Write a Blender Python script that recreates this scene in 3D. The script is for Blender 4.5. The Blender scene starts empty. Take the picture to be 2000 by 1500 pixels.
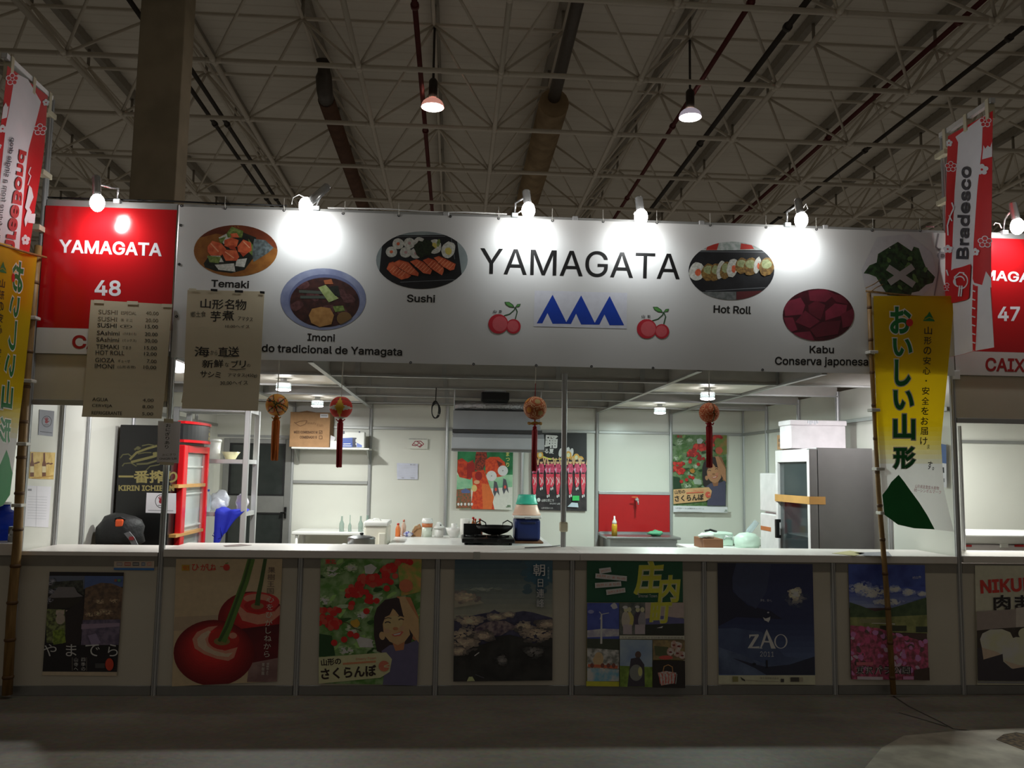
import bpy, bmesh, math, random
from mathutils import Vector, Matrix
from mathutils.geometry import interpolate_bezier, delaunay_2d_cdt
random.seed(7)
scn = bpy.context.scene
COL = scn.collection

# ---------------------------------------------------------------- camera
FPX = 1675.0                                   # focal length in pixels of the 2000 x 1500 frame
CAM = Vector((2.1056, -6.4726, 1.6242)); YAW, PITCH, ROLL = 0.0653, 0.1022, 0.0155
FW = Vector((math.sin(YAW)*math.cos(PITCH), math.cos(YAW)*math.cos(PITCH), math.sin(PITCH)))
R0 = Vector((math.cos(YAW), -math.sin(YAW), 0)); U0 = R0.cross(FW)
RT = R0*math.cos(ROLL) + U0*math.sin(ROLL); UP = -R0*math.sin(ROLL) + U0*math.cos(ROLL)
cd = bpy.data.cameras.new('camera'); cam = bpy.data.objects.new('camera', cd); COL.objects.link(cam)
cd.sensor_fit = 'HORIZONTAL'; cd.sensor_width = 36.0; cd.lens = 36.0*FPX/2000.0
cd.clip_start = 0.05; cd.clip_end = 300
cam.matrix_world = Matrix(((RT.x, UP.x, -FW.x, CAM.x), (RT.y, UP.y, -FW.y, CAM.y), (RT.z, UP.z, -FW.z, CAM.z), (0, 0, 0, 1)))
scn.camera = cam
# ---------------------------------------------------------------- view, world, exposure
scn.view_settings.view_transform = 'Standard'; scn.view_settings.look = 'None'
scn.view_settings.gamma = 1.0; scn.view_settings.use_curve_mapping = False
scn.view_settings.exposure = 0.0
wd = bpy.data.worlds.new('hall_air'); scn.world = wd; wd.use_nodes = True
bg = wd.node_tree.nodes['Background']; bg.inputs[0].default_value = (1.0, 0.9, 0.755, 1); bg.inputs[1].default_value = 0.102
scn.cycles.max_bounces = 7; scn.cycles.diffuse_bounces = 4; scn.cycles.glossy_bounces = 3
scn.cycles.transmission_bounces = 5; scn.cycles.transparent_max_bounces = 8
scn.cycles.caustics_reflective = False; scn.cycles.caustics_refractive = False
scn.cycles.sample_clamp_indirect = 4.0

LIGHTS = []
def lamp_light(name, kind, loc, energy, color=(1, 1, 1), size=0.1, aim=None, angle=None, blend=0.6, parent=None):
    ld = bpy.data.lights.new(name, kind); ld.energy = energy; ld.color = color
    if kind == 'AREA': ld.shape = 'DISK'; ld.size = size
    else: ld.shadow_soft_size = size
    if kind == 'SPOT': ld.spot_size = angle; ld.spot_blend = blend
    o = bpy.data.objects.new(name, ld); COL.objects.link(o); o.location = loc
    if aim is not None: o.rotation_euler = (Vector(aim)-Vector(loc)).to_track_quat('-Z', 'Y').to_euler()
    if parent is not None:
        o.parent = parent; o.location = Vector(loc) - WL[parent.name]
    return o
# strengths of the lamps that stand in the place (each lamp is built further down)
SPOT_W = 10.0; INNER_W = 37.0; PENDANT_W = 60.0; FLOOD_W = 34.0

# ---------------------------------------------------------------- pixel rays -> points of the place
def ray(u, v): return FW + RT*((u-1000.0)/FPX) + UP*((750.0-v)/FPX)
def at(u, v, Y): d = ray(u, v); return CAM + d*((Y-CAM.y)/d.y)
def atx(u, v, X): d = ray(u, v); return CAM + d*((X-CAM.x)/d.x)
def atz(u, v, Z): d = ray(u, v); return CAM + d*((Z-CAM.z)/d.z)
def ppm(Y): return FPX/((Y-CAM.y)*0.995)        # pixels per metre at depth Y

# ---------------------------------------------------------------- materials
def lin(c):
    c = c/255.0
    return c/12.92 if c <= 0.04045 else ((c+0.055)/1.055)**2.4
MC = {}
def M(name, rgb, rough=0.5, metal=0.0, spec=0.5, var=0.06, scale=9.0, bump=0.0, bscale=60.0, emit=0.0, trans=0.0, alpha=1.0, stretch=None, rgb2=None, detail=3.0, transl=0.0):
    if name in MC: return MC[name]
    m = bpy.data.materials.new(name); m.use_nodes = True; MC[name] = m
    nt = m.node_tree; b = nt.nodes['Principled BSDF']
    base = tuple(lin(c) for c in rgb)
    tc = nt.nodes.new('ShaderNodeTexCoord'); src = tc.outputs['Object']
    if stretch:
        mp = nt.nodes.new('ShaderNodeMapping'); mp.inputs['Scale'].default_value = stretch
        nt.links.new(src, mp.inputs['Vector']); src = mp.outputs['Vector']
    if var > 0 or rgb2:
        nz = nt.nodes.new('ShaderNodeTexNoise'); nz.inputs['Scale'].default_value = scale; nz.inputs['Detail'].default_value = detail
        nt.links.new(src, nz.inputs['Vector'])
        cr = nt.nodes.new('ShaderNodeValToRGB')
        if rgb2:
            c1, c2 = base, tuple(lin(c) for c in rgb2); cr.color_ramp.elements[0].position = 0.38; cr.color_ramp.elements[1].position = 0.62
        else:
            c1 = tuple(c*(1-var) for c in base); c2 = tuple(min(1, c*(1+var)) for c in base)
            cr.color_ramp.elements[0].position = 0.3; cr.color_ramp.elements[1].position = 0.7
        cr.color_ramp.elements[0].color = c1+(1,); cr.color_ramp.elements[1].color = c2+(1,)
        nt.links.new(nz.outputs['Fac'], cr.inputs['Fac']); nt.links.new(cr.outputs['Color'], b.inputs['Base Color'])
    else: b.inputs['Base Color'].default_value = base+(1,)
    b.inputs['Roughness'].default_value = rough; b.inputs['Metallic'].default_value = metal
    b.inputs['Specular IOR Level'].default_value = spec; b.inputs['Transmission Weight'].default_value = trans
    b.inputs['Alpha'].default_value = alpha
    if trans: b.inputs['IOR'].default_value = 1.3
    if emit: b.inputs['Emission Color'].default_value = base+(1,); b.inputs['Emission Strength'].default_value = emit
    if bump:
        n2 = nt.nodes.new('ShaderNodeTexNoise'); n2.inputs['Scale'].default_value = bscale; n2.inputs['Detail'].default_value = 4
        nt.links.new(src, n2.inputs['Vector'])
        bp = nt.nodes.new('ShaderNodeBump'); bp.inputs['Strength'].default_value = bump; bp.inputs['Distance'].default_value = 0.01
        nt.links.new(n2.outputs['Fac'], bp.inputs['Height']); nt.links.new(bp.outputs['Normal'], b.inputs['Normal'])
    if transl:                                  # thin cloth that lets light through
        tr = nt.nodes.new('ShaderNodeBsdfTranslucent'); mx = nt.nodes.new('ShaderNodeMixShader'); mx.inputs[0].default_value = transl
        tr.inputs[0].default_value = base+(1,)
        nt.links.new(b.outputs[0], mx.inputs[1]); nt.links.new(tr.outputs[0], mx.inputs[2]); nt.links.new(mx.outputs[0], nt.nodes['Material Output'].inputs[0])
    return m
def delit(rgb, k=0.095):
    """albedo (0..255 sRGB) of a printed colour seen under k times full light"""
    out = []
    for c in rgb:
        l = min(0.82, lin(c)/k); out.append(255*(l*12.92 if l <= 0.0031308 else 1.055*l**(1/2.4)-0.055))
    return tuple(out)
def K(rgb, k=0.145, rough=0.45):                # print colour of a poster on the dim counter front
    t = tuple(int(c) for c in rgb)
    return M('print_%d_%d_%d_%d' % (t+(int(k*1000),)), delit(t, k), rough, var=0.05, scale=25)
def K2(a, b, scale=30, k=0.145, stretch=None, detail=4):
    return M('print_mix_%s_%s_%s_%s' % (a, b, scale, k), delit(a, k), 0.45, rgb2=delit(b, k), scale=scale, stretch=stretch, detail=detail)

ALU = M('brushed_aluminium', (192, 193, 194), 0.38, 0.45, var=0.05, scale=14, stretch=(1, 1, .1))
ALUD = M('aged_aluminium', (150, 150, 148), 0.45, 0.7, var=0.06)
PANEL = M('white_laminate_panel', (226, 226, 217), 0.28, var=0.025, scale=2)
FRONTP = M('white_front_panel', (214, 208, 194), 0.5, var=0.03, scale=2)
COUNTER = M('white_countertop_laminate', (232, 226, 220), 0.35, var=0.02)
BLACKM = M('black_metal', (16, 16, 17), 0.35, 0.3)
BLACKP = M('black_plastic', (20, 20, 22), 0.45)
CHROME = M('chrome', (222, 224, 226), 0.24, 0.65, var=0.02)
WHITEP = M('white_plastic', (232, 232, 228), 0.35, var=0.02)
PAPER = M('white_paper', (228, 226, 232), 0.7, var=0.02)
INK = M('black_ink', (18, 16, 16), 0.6, var=0)
STEEL = M('stainless_steel', (176, 178, 180), 0.3, 0.9, var=0.06, stretch=(1, 8, 8))
GLASS = M('clear_glass', (215, 228, 226), 0.06, alpha=.16, var=0)
TAPE = M('cream_masking_tape', (214, 206, 180), 0.7)
BTAPE = M('brown_packing_tape', (196, 148, 84), 0.35)
CARD = M('brown_cardboard', (168, 128, 90), 0.8, var=0.08, scale=20)
WOOD = M('brown_wood', (120, 78, 46), 0.6, rgb2=(96, 60, 34), scale=14, stretch=(1, 8, 8))

# ---------------------------------------------------------------- objects
WL = {}
def tag(o, label=None, cat=None, group=None, kind=None):
    if label: o['label'] = label
    if cat: o['category'] = cat
    if group: o['group'] = group
    if kind: o['kind'] = kind
    return o
def thing(name, label, cat, loc=(0, 0, 0), group=None, kind=None):
    o = bpy.data.objects.new(name, None); COL.objects.link(o); o.location = loc
    o.empty_display_size = 0.05
    WL[o.name] = Vector(loc)
    return tag(o, label, cat, group, kind)
def copy_thing(src, delta, label=None, group=None, rotz=0.0):
    """a copy of a thing with its parts and sub-parts"""
    def rec(o, parent):
        c = o.copy(); COL.objects.link(c)
        if o.type == 'LIGHT': c.data = o.data
        c.parent = parent
        for ch in [x for x in list(bpy.data.objects) if x.parent == o]: rec(ch, c)
        return c
    kids = [x for x in list(bpy.data.objects) if x.parent == src]
    c = src.copy(); COL.objects.link(c); c.location = Vector(src.location)+Vector(delta); c.rotation_euler.z += rotz
    for k in kids: rec(k, c)
    WL[c.name] = Vector(c.location)
    if label: c['label'] = label
    if group: c['group'] = group
    return c

class MB:
    """collects shapes and links them as one mesh object"""
    def __init__(s): s.v = []; s.f = []; s.m = []; s.sm = []; s.mats = []
    def mi(s, m):
        if m is None: m = s.mats[0] if s.mats else PANEL
        if m not in s.mats: s.mats.append(m)
        return s.mats.index(m)
    def add(s, vs, fs, m=None, smooth=False):
        k = s.mi(m); b = len(s.v); s.v += [Vector(p) for p in vs]
        for f in fs: s.f.append([b+i for i in f]); s.m.append(k); s.sm.append(smooth)
        return s
    def box(s, x0, y0, z0, x1, y1, z1, m=None, bev=0.0, seg=2):
        if x1 < x0: x0, x1 = x1, x0
        if y1 < y0: y0, y1 = y1, y0
        if z1 < z0: z0, z1 = z1, z0
        if bev > 0:
            bm = bmesh.new(); bmesh.ops.create_cube(bm, size=1)
            for v in bm.verts: v.co = Vector(((x0+x1)/2+v.co.x*(x1-x0), (y0+y1)/2+v.co.y*(y1-y0), (z0+z1)/2+v.co.z*(z1-z0)))
            bmesh.ops.bevel(bm, geom=bm.edges[:], offset=min(bev, .49*min(x1-x0, y1-y0, z1-z0)), segments=seg, profile=0.5, affect='EDGES')
            bm.verts.index_update()
            s.add([v.co.copy() for v in bm.verts], [[v.index for v in f.verts] for f in bm.faces], m, False); bm.free(); return s
        vs = [(x0, y0, z0), (x1, y0, z0), (x1, y1, z0), (x0, y1, z0), (x0, y0, z1), (x1, y0, z1), (x1, y1, z1), (x0, y1, z1)]
        return s.add(vs, [(0, 3, 2, 1), (4, 5, 6, 7), (0, 1, 5, 4), (1, 2, 6, 5), (2, 3, 7, 6), (3, 0, 4, 7)], m)
    def cyl(s, p0, p1, r0, r1=None, m=None, n=14, cap=True, smooth=True):
        p0, p1 = Vector(p0), Vector(p1); r1 = r0 if r1 is None else r1
        d = (p1-p0).normalized(); a = Vector((0, 0, 1)) if abs(d.z) < .9 else Vector((1, 0, 0))
        e1 = d.cross(a).normalized(); e2 = d.cross(e1)
        vs = []
        for p, r in ((p0, r0), (p1, r1)):
            for k in range(n):
                t = 2*math.pi*k/n; vs.append(p+e1*(r*math.cos(t))+e2*(r*math.sin(t)))
        s.add(vs, [(k, n+k, n+(k+1) % n, (k+1) % n) for k in range(n)], m, smooth)
        if cap: s.add(vs[:n], [list(range(n))], m); s.add(vs[n:], [list(range(n))[::-1]], m)
        return s
    def tube(s, pts, r, m=None, n=8, closed=False):
        pts = [Vector(p) for p in pts]; N = len(pts); rings = []
        ref = Vector((0.013, 0.021, 1)).normalized()
        for i, p in enumerate(pts):
            a = pts[(i-1) % N] if (closed or i > 0) else p; b = pts[(i+1) % N] if (closed or i < N-1) else p
            d = (b-a).normalized()
            q = ref if abs(d.dot(ref)) < .95 else Vector((1, .02, .01)).normalized()
            e1 = d.cross(q).normalized(); e2 = d.cross(e1)
            rr = r[i] if isinstance(r, (list, tuple)) else r
            rings.append([p+e1*(rr*math.cos(2*math.pi*k/n))+e2*(rr*math.sin(2*math.pi*k/n)) for k in range(n)])
        vs = [x for rg in rings for x in rg]; fs = []
        for i in range(N if closed else N-1):
            j = (i+1) % N
            for k in range(n): fs.append((i*n+k, j*n+k, j*n+(k+1) % n, i*n+(k+1) % n))
        if not closed: fs += [list(range(n)), [(N-1)*n+k for k in range(n)][::-1]]
        return s.add(vs, fs, m, True)
    def lathe(s, c, prof, m=None, n=24, smooth=True, cap=True, sx=1.0, sy=1.0):
        c = Vector(c); vs = []
        for r, z in prof:
            for k in range(n):
                t = 2*math.pi*k/n; vs.append(c+Vector((r*sx*math.cos(t), r*sy*math.sin(t), z)))
        fs = []
        for i in range(len(prof)-1):
            for k in range(n): fs.append((i*n+k, i*n+(k+1) % n, (i+1)*n+(k+1) % n, (i+1)*n+k))
        s.add(vs, fs, m, smooth)
        if cap:
            s.add(vs[:n], [list(range(n))[::-1]], m); s.add(vs[-n:], [list(range(n))], m)
        return s
    def ball(s, c, r, m=None, n=20, k=12, fn=None, sc=(1, 1, 1)):
        c = Vector(c); vs = []
        for i in range(k+1):
            ph = math.pi*i/k
            for j in range(n):
                t = 2*math.pi*j/n
                vs.append(c+Vector((r*sc[0]*math.sin(ph)*math.cos(t), r*sc[1]*math.sin(ph)*math.sin(t), r*sc[2]*math.cos(ph))))
        for i in range(k):
            for j in range(n):
                ids = (i*n+j, (i+1)*n+j, (i+1)*n+(j+1) % n, i*n+(j+1) % n)
                mm = m
                if fn:
                    d = sum(((vs[q]-c) for q in ids), Vector())/4; mm = fn(d.normalized())
                s.add([vs[q] for q in ids], [(0, 1, 2, 3)], mm, True)
        return s
    def prism(s, pts, d, m=None):
        """polygon (3-D points) extruded by vector d"""
        pts = [Vector(p) for p in pts]; d = Vector(d); n = len(pts)
        vs = pts+[p+d for p in pts]
        return s.add(vs, [list(range(n)), list(range(n, 2*n))[::-1]]+[(i, n+i, n+(i+1) % n, (i+1) % n) for i in range(n)], m)
    def pbox(s, u0, v0, u1, v1, Y, dep, m=None, bev=0.0):
        um, vm = (u0+u1)/2, (v0+v1)/2
        return s.box(at(u0, vm, Y).x, Y, at(um, v1, Y).z, at(u1, vm, Y).x, Y+dep, at(um, v0, Y).z, m, bev)
    def rotz(s, ang, c):
        c = Vector(c); R = Matrix.Rotation(ang, 3, 'Z'); s.v = [c+R @ (p-c) for p in s.v]; return s
    def build(s, name, parent=None, label=None, cat=None, group=None, kind=None, weld=False, wave=None, fine=0.12):
        base = Vector((0, 0, 0))
        if parent is not None: base = WL[parent.name]
        elif s.v:
            xs = [p.x for p in s.v]; ys = [p.y for p in s.v]; zs = [p.z for p in s.v]
            base = Vector(((min(xs)+max(xs))/2, (min(ys)+max(ys))/2, min(zs)))
        me = bpy.data.meshes.new(name)
        me.from_pydata([p for p in s.v], [], s.f)
        for m in (s.mats or [PANEL]): me.materials.append(m)
        me.polygons.foreach_set('material_index', s.m); me.polygons.foreach_set('use_smooth', s.sm)
        bm = bmesh.new(); bm.from_mesh(me)
        if wave:
            bmesh.ops.triangulate(bm, faces=bm.faces[:])
            for _ in range(6):
                es = [e for e in bm.edges if e.calc_length() > fine]
                if not es: break
                bmesh.ops.subdivide_edges(bm, edges=es, cuts=1)
                bmesh.ops.triangulate(bm, faces=[f for f in bm.faces if len(f.verts) > 3])
            for v in bm.verts: v.co = v.co + Vector(wave(v.co))
        else:
            bmesh.ops.remove_doubles(bm, verts=bm.verts[:], dist=1e-6)
            bmesh.ops.recalc_face_normals(bm, faces=bm.faces[:]) if not getattr(s, 'flat', False) else None
        for v in bm.verts: v.co -= base
        bm.to_mesh(me); bm.free(); me.update()
        o = bpy.data.objects.new(name, me); COL.objects.link(o)
        if parent is not None: o.parent = parent; o.location = (0, 0, 0)
        else: o.location = base
        WL[o.name] = base
        return tag(o, label, cat, group, kind)

# ---------------------------------------------------------------- flat printed pictures
GC = {}
try: SANS = bpy.data.fonts.load(bpy.utils.resource_path('LOCAL')+'/datafiles/fonts/Inter.woff2')   # Blender's own interface typeface
except Exception: SANS = None
def glyphs(txt, bold=0.0, hand=False):
    key = (txt, bold, hand)
    if key in GC: return GC[key]
    cu = bpy.data.curves.new('t', 'FONT'); cu.body = txt; cu.size = 1.0; cu.resolution_u = 3
    if SANS and not hand and all(ord(c) < 256 for c in txt): cu.font = SANS
    o = bpy.data.objects.new('t', cu); COL.objects.link(o)
    dg = bpy.context.evaluated_depsgraph_get(); dg.update()
    cv = o.to_curve(dg); cons = []
    for sp in cv.splines:
        bp = sp.bezier_points; n = len(bp); P = []
        for i in range(n if sp.use_cyclic_u else n-1):
            p, q = bp[i], bp[(i+1) % n]; ch = (q.co-p.co).length
            bend = max(((p.handle_right-p.co).cross(q.co-p.co)).length, ((q.handle_left-p.co).cross(q.co-p.co)).length)/max(ch, 1e-6)
            seg = interpolate_bezier(p.co, p.handle_right, q.handle_left, q.co, 5 if bend > .004 else 2)[:-1]
            P += [(c.x, c.y) for c in seg]
        Q = [P[i] for i in range(len(P)) if math.hypot(P[i][0]-P[i-1][0], P[i][1]-P[i-1][1]) > 1e-4]
        if len(Q) >= 3: cons.append(Q)
    o.to_curve_clear(); bpy.data.objects.remove(o); bpy.data.curves.remove(cu)
    area = lambda c: sum(c[i-1][0]*c[i][1]-c[i][0]*c[i-1][1] for i in range(len(c)))/2
    vs, fs = [], []
    if cons:
        sg = 1 if area(max(cons, key=lambda c: abs(area(c)))) > 0 else -1
        V, F, W = [], [], []
        for c in cons:
            if bold:
                N = len(c); D = []
                for i in range(N):
                    p, q, r = c[i-1], c[i], c[(i+1) % N]
                    a1 = Vector((q[1]-p[1], p[0]-q[0])).normalized(); a2 = Vector((r[1]-q[1], q[0]-r[0])).normalized()
                    m_ = a1+a2; l = m_.length
                    m_ = m_/l*min(1.6, 2/l) if l > .2 else a1
                    D.append((q[0]+sg*bold*m_.x, q[1]+sg*bold*m_.y))
                c = D
            n0 = len(V); F += [(n0+i, n0+(i+1) % len(c)) for i in range(len(c))]; V += [Vector(p) for p in c]
            W.append((min(p[0] for p in c), max(p[0] for p in c), min(p[1] for p in c), max(p[1] for p in c), c))
        r = delaunay_2d_cdt(V, F, [], 0, 1e-6)
        def wind(x, y):
            n = 0
            for x0, x1, y0, y1, c in W:
                if x < x0 or x > x1 or y < y0 or y > y1: continue
                for i in range(len(c)):
                    a, b = c[i-1], c[i]
                    if a[1] <= y:
                        if b[1] > y and (b[0]-a[0])*(y-a[1])-(x-a[0])*(b[1]-a[1]) > 0: n += 1
                    elif b[1] <= y and (b[0]-a[0])*(y-a[1])-(x-a[0])*(b[1]-a[1]) < 0: n -= 1
            return n*sg
        vs = [(v.x, v.y) for v in r[0]]
        fs = [list(f) for f in r[2] if wind(sum(vs[i][0] for i in f)/3, sum(vs[i][1] for i in f)/3) > 0]
        us = sorted({i for f in fs for i in f}); ix = {i: k_ for k_, i in enumerate(us)}; vs = [vs[i] for i in us]; fs = [[ix[i] for i in f] for f in fs]
    if vs:
        x0, x1 = min(p[0] for p in vs), max(p[0] for p in vs); y0, y1 = min(p[1] for p in vs), max(p[1] for p in vs)
        w, h = max(x1-x0, 1e-4), max(y1-y0, 1e-4)
        vs = [((p[0]-x0)/w, (p[1]-y0)/h) for p in vs]
        GC[key] = (vs, fs, w, h, y0, y1)
    else: GC[key] = ([], [], 1, 1, 0, 1)
    return GC[key]
def clip_poly(pts, cl):
    """Sutherland-Hodgman against a convex counter-clockwise polygon"""
    out = pts
    for i in range(len(cl)):
        a, b = cl[i], cl[(i+1) % len(cl)]; inp = out; out = []
        if not inp: break
        def side(p): return (b[0]-a[0])*(p[1]-a[1])-(b[1]-a[1])*(p[0]-a[0])
        for j in range(len(inp)):
            p, q = inp[j-1], inp[j]; sp, sq = side(p), side(q)
            if sq >= 0:
                if sp < 0: t = sp/(sp-sq); out.append((p[0]+(q[0]-p[0])*t, p[1]+(q[1]-p[1])*t))
                out.append(q)
            elif sp >= 0: t = sp/(sp-sq); out.append((p[0]+(q[0]-p[0])*t, p[1]+(q[1]-p[1])*t))
    return out
def quadwarp(src, dst):
    """maps the rectangle src = (u0, v0, u1, v1) onto the quad dst (tl, tr, br, bl)"""
    u0, v0, u1, v1 = src
    def f(p):
        a, b = (p[0]-u0)/(u1-u0), (p[1]-v0)/(v1-v0); q = []
        for i in (0, 1): q.append((dst[0][i]*(1-a)+dst[1][i]*a)*(1-b)+(dst[3][i]*(1-a)+dst[2][i]*a)*b)
        return (q[0], q[1])
    return f
HANDM = []
class Art:
    """a flat picture on the plane y = Y (or x = X): shapes are given in crop coordinates of the photograph"""
    STEP = 0.00025
    def __init__(s, Y=None, X=None, o=(0, 0), k=1.0, side=-1.0, step=None):
        s.Y, s.X, s.o, s.k, s.side = Y, X, o, k, side; s.mb = MB(); s.mb.flat = True; s.layer = 0; s.clip = None; s.warp = None
        s.step = step or Art.STEP
    def p2(s, p):
        if s.warp: p = s.warp(p)
        u, v = s.o[0]+p[0]/s.k, s.o[1]+p[1]/s.k
        if s.Y is not None: q = at(u, v, s.Y); return (q.x, q.z)
        q = atx(u, v, s.X); return (q.y, q.z)
    def p3(s, q, layer=None):
        d = s.side*s.step*(s.layer if layer is None else layer)
        return Vector((q[0], s.Y+d, q[1])) if s.Y is not None else Vector((s.X+d, q[0], q[1]))
    def setclip(s, pts):
        q = [s.p2(p) for p in pts]
        ar = sum(q[i-1][0]*q[i][1]-q[i][0]*q[i-1][1] for i in range(len(q)))
        s.clip = q if ar > 0 else q[::-1]; return s
    def raw(s, q, m):
        if s.clip: q = clip_poly(q, s.clip)
        s.layer += .04
        if len(q) >= 3: s.mb.add([s.p3(p) for p in q], [list(range(len(q)))], m)
    def poly(s, pts, m, up=True):
        if up: s.layer += .08
        s.raw([s.p2(p) for p in pts], m); return s
    def rect(s, u0, v0, u1, v1, m, up=True): return s.poly([(u0, v0), (u1, v0), (u1, v1), (u0, v1)], m, up)
    def ellpts(s, cx, cy, rx, ry, rot=0, n=32, jit=0):
        c, d = math.cos(math.radians(rot)), math.sin(math.radians(rot)); out = []
        for k in range(n):
            t = 2*math.pi*k/n; j = 1+random.uniform(-jit, jit); x, y = rx*math.cos(t)*j, ry*math.sin(t)*j
            out.append((cx+x*c-y*d, cy+x*d+y*c))
        return out
    def ell(s, cx, cy, rx, ry, m, rot=0, n=28, jit=0, up=True): return s.poly(s.ellpts(cx, cy, rx, ry, rot, n, jit), m, up)
    def line(s, pts, w, m, up=True, w2=None):
        if up: s.layer += .08
        N = len(pts)
        for i in range(N-1):
            a, b = pts[i], pts[i+1]; L = math.hypot(b[0]-a[0], b[1]-a[1]) or 1
            f = lambda t: (w+(w2-w)*t)/2 if w2 is not None else w/2
            wa, wb = f(i/(N-1)), f((i+1)/(N-1)); nx, ny = -(b[1]-a[1])/L, (b[0]-a[0])/L
            s.raw([s.p2((a[0]+nx*wa, a[1]+ny*wa)), s.p2((b[0]+nx*wb, b[1]+ny*wb)), s.p2((b[0]-nx*wb, b[1]-ny*wb)), s.p2((a[0]-nx*wa, a[1]-ny*wa))], m)
            if 0 < i: s.raw([s.p2(p) for p in s.ellpts(a[0], a[1], wa, wa, 0, 8)], m)
        return s
    def text(s, txt, L, R, h, m, bold=0.0, mirror=False, slant=0.0, up=True, stepup=None):
        """glyphs between the baseline ends L and R, h = height of their box"""
        if up: s.layer += .08
        vs, fs, w, hh, _, _ = glyphs(txt, bold, m in HANDM)
        ux, uy = R[0]-L[0], R[1]-L[1]; n = math.hypot(ux, uy) or 1; vx, vy = uy/n*h, -ux/n*h
        P = []
        for a, b in vs:
            if mirror: a = 1-a
            a2 = a + slant*b*h/n
            P.append(s.p2((L[0]+ux*a2+vx*b, L[1]+uy*a2+vy*b)))
        if s.clip:
            for f in fs: s.raw([P[i] for i in f], m)
        elif P: s.layer += .04; s.mb.add([s.p3(p) for p in P], fs, m)
        return s
    def vtext(s, txt, T, B, w, m, bold=0.0, mirror=False, gap=0.12):
        """upright glyphs stacked from T down to B (cell centres run between), w = glyph width"""
        n = len(txt); s.layer += .1
        for i, ch in enumerate(txt):
            if ch == ' ': continue
            t0, t1 = i/n, (i+1)/n; cx = T[0]+(B[0]-T[0])*(t0+t1)/2; y0 = T[1]+(B[1]-T[1])*t0; y1 = T[1]+(B[1]-T[1])*t1
            H = (y1-y0)*(1-gap)
            _, _, gw, gh, b0, b1 = glyphs(ch, bold); ww = w*min(1, gw/0.95); hh = H*min(1, gh/0.95)
            cy = (y0+y1)/2+hh/2
            if ch in '・.': cy = (y0+y1)/2+hh/2
            s.text(ch, (cx-ww/2, cy), (cx+ww/2, cy), hh, m, bold, mirror, up=False)
        return s
    def build(s, name, parent=None, thick=0.0, **kw):
        return s.mb.build(name, parent, **kw)
def mixc(a, b, t): return tuple(x*(1-t)+y*t for x, y in zip(a, b))
def puffs(A, cx, cy, rx, ry, c0, c1, n, s0, s1, Kf=K, seed=1, flat=.55):
    """a soft printed cloud: many small blots, paler towards its middle"""
    rr = random.Random(seed)
    L = []
    s0, s1 = s0*.55, s1*.62
    for _ in range(int(n*2.2)):
        a = rr.uniform(0, 6.283); d = rr.random()**.55*(1+.25*math.sin(3*a+seed)); L.append((d, cx+rx*d*math.cos(a), cy+ry*d*math.sin(a)))
    L.sort(key=lambda e: -e[0]+rr.uniform(-.35, .35))
    for d, x, y in L:
        q = round(max(0, (1-d*d)*.95+rr.uniform(-.22, .12))*5)/5; s_ = rr.uniform(s0, s1)
        A.ell(x, y, s_, s_*flat, Kf(mixc(c0, c1, min(1, q))), rr.uniform(-20, 20), 9, .2, False)
def grad(A, u0, u1, v0, v1, c0, c1, n=8, Kf=K):
    A.layer += .1
    for i in range(n): A.rect(u0, v0+(v1-v0)*i/n, u1, v0+(v1-v0)*(i+1)/n+2, Kf(mixc(c0, c1, i/(n-1))), False)
def sheet(art, pts, m, thick=0.0012):
    """backing of a picture: a thin real sheet behind layer 0"""
    q = [art.p2(p) for p in pts]; a = [art.p3(p, 0) for p in q]
    d = Vector((0, -art.side*thick, 0)) if art.Y is not None else Vector((-art.side*thick, 0, 0))
    art.mb.prism(a, d, m)
# ================================================================ THE HALL
def floor_mat():
    m = bpy.data.materials.new('worn_concrete'); m.use_nodes = True; nt = m.node_tree; b = nt.nodes['Principled BSDF']
    tc = nt.nodes.new('ShaderNodeTexCoord')
    n1 = nt.nodes.new('ShaderNodeTexNoise'); n1.inputs['Scale'].default_value = 1.1; n1.inputs['Detail'].default_value = 7; n1.inputs['Roughness'].default_value = .62
    mp = nt.nodes.new('ShaderNodeMapping'); mp.inputs['Scale'].default_value = (1, 1.8, 1)
    nt.links.new(tc.outputs['Object'], mp.inputs[0]); nt.links.new(mp.outputs[0], n1.inputs['Vector'])
    cr = nt.nodes.new('ShaderNodeValToRGB'); e = cr.color_ramp.elements
    e[0].position = .3; e[0].color = (.138, .117, .088, 1); e[1].position = .72; e[1].color = (.245, .212, .165, 1)
    nt.links.new(n1.outputs['Fac'], cr.inputs[0])
    n2 = nt.nodes.new('ShaderNodeTexNoise'); n2.inputs['Scale'].default_value = 26; n2.inputs['Detail'].default_value = 6
    nt.links.new(tc.outputs['Object'], n2.inputs['Vector'])
    mx = nt.nodes.new('ShaderNodeMix'); mx.data_type = 'RGBA'; mx.blend_type = 'OVERLAY'; mx.inputs[0].default_value = .45
    nt.links.new(cr.outputs[0], mx.inputs[6]); nt.links.new(n2.outputs['Color'], mx.inputs[7]); nt.links.new(mx.outputs[2], b.inputs['Base Color'])
    b.inputs['Roughness'].default_value = .62
    bp = nt.nodes.new('ShaderNodeBump'); bp.inputs['Strength'].default_value = .25; bp.inputs['Distance'].default_value = .01
    nt.links.new(n2.outputs['Fac'], bp.inputs['Height']); nt.links.new(bp.outputs[0], b.inputs['Normal'])
    return m
FLOORM = floor_mat()
fl = MB().box(-26, -45, -.12, 32, 9, 0, FLOORM); fl.build('floor', kind='structure')
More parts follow.
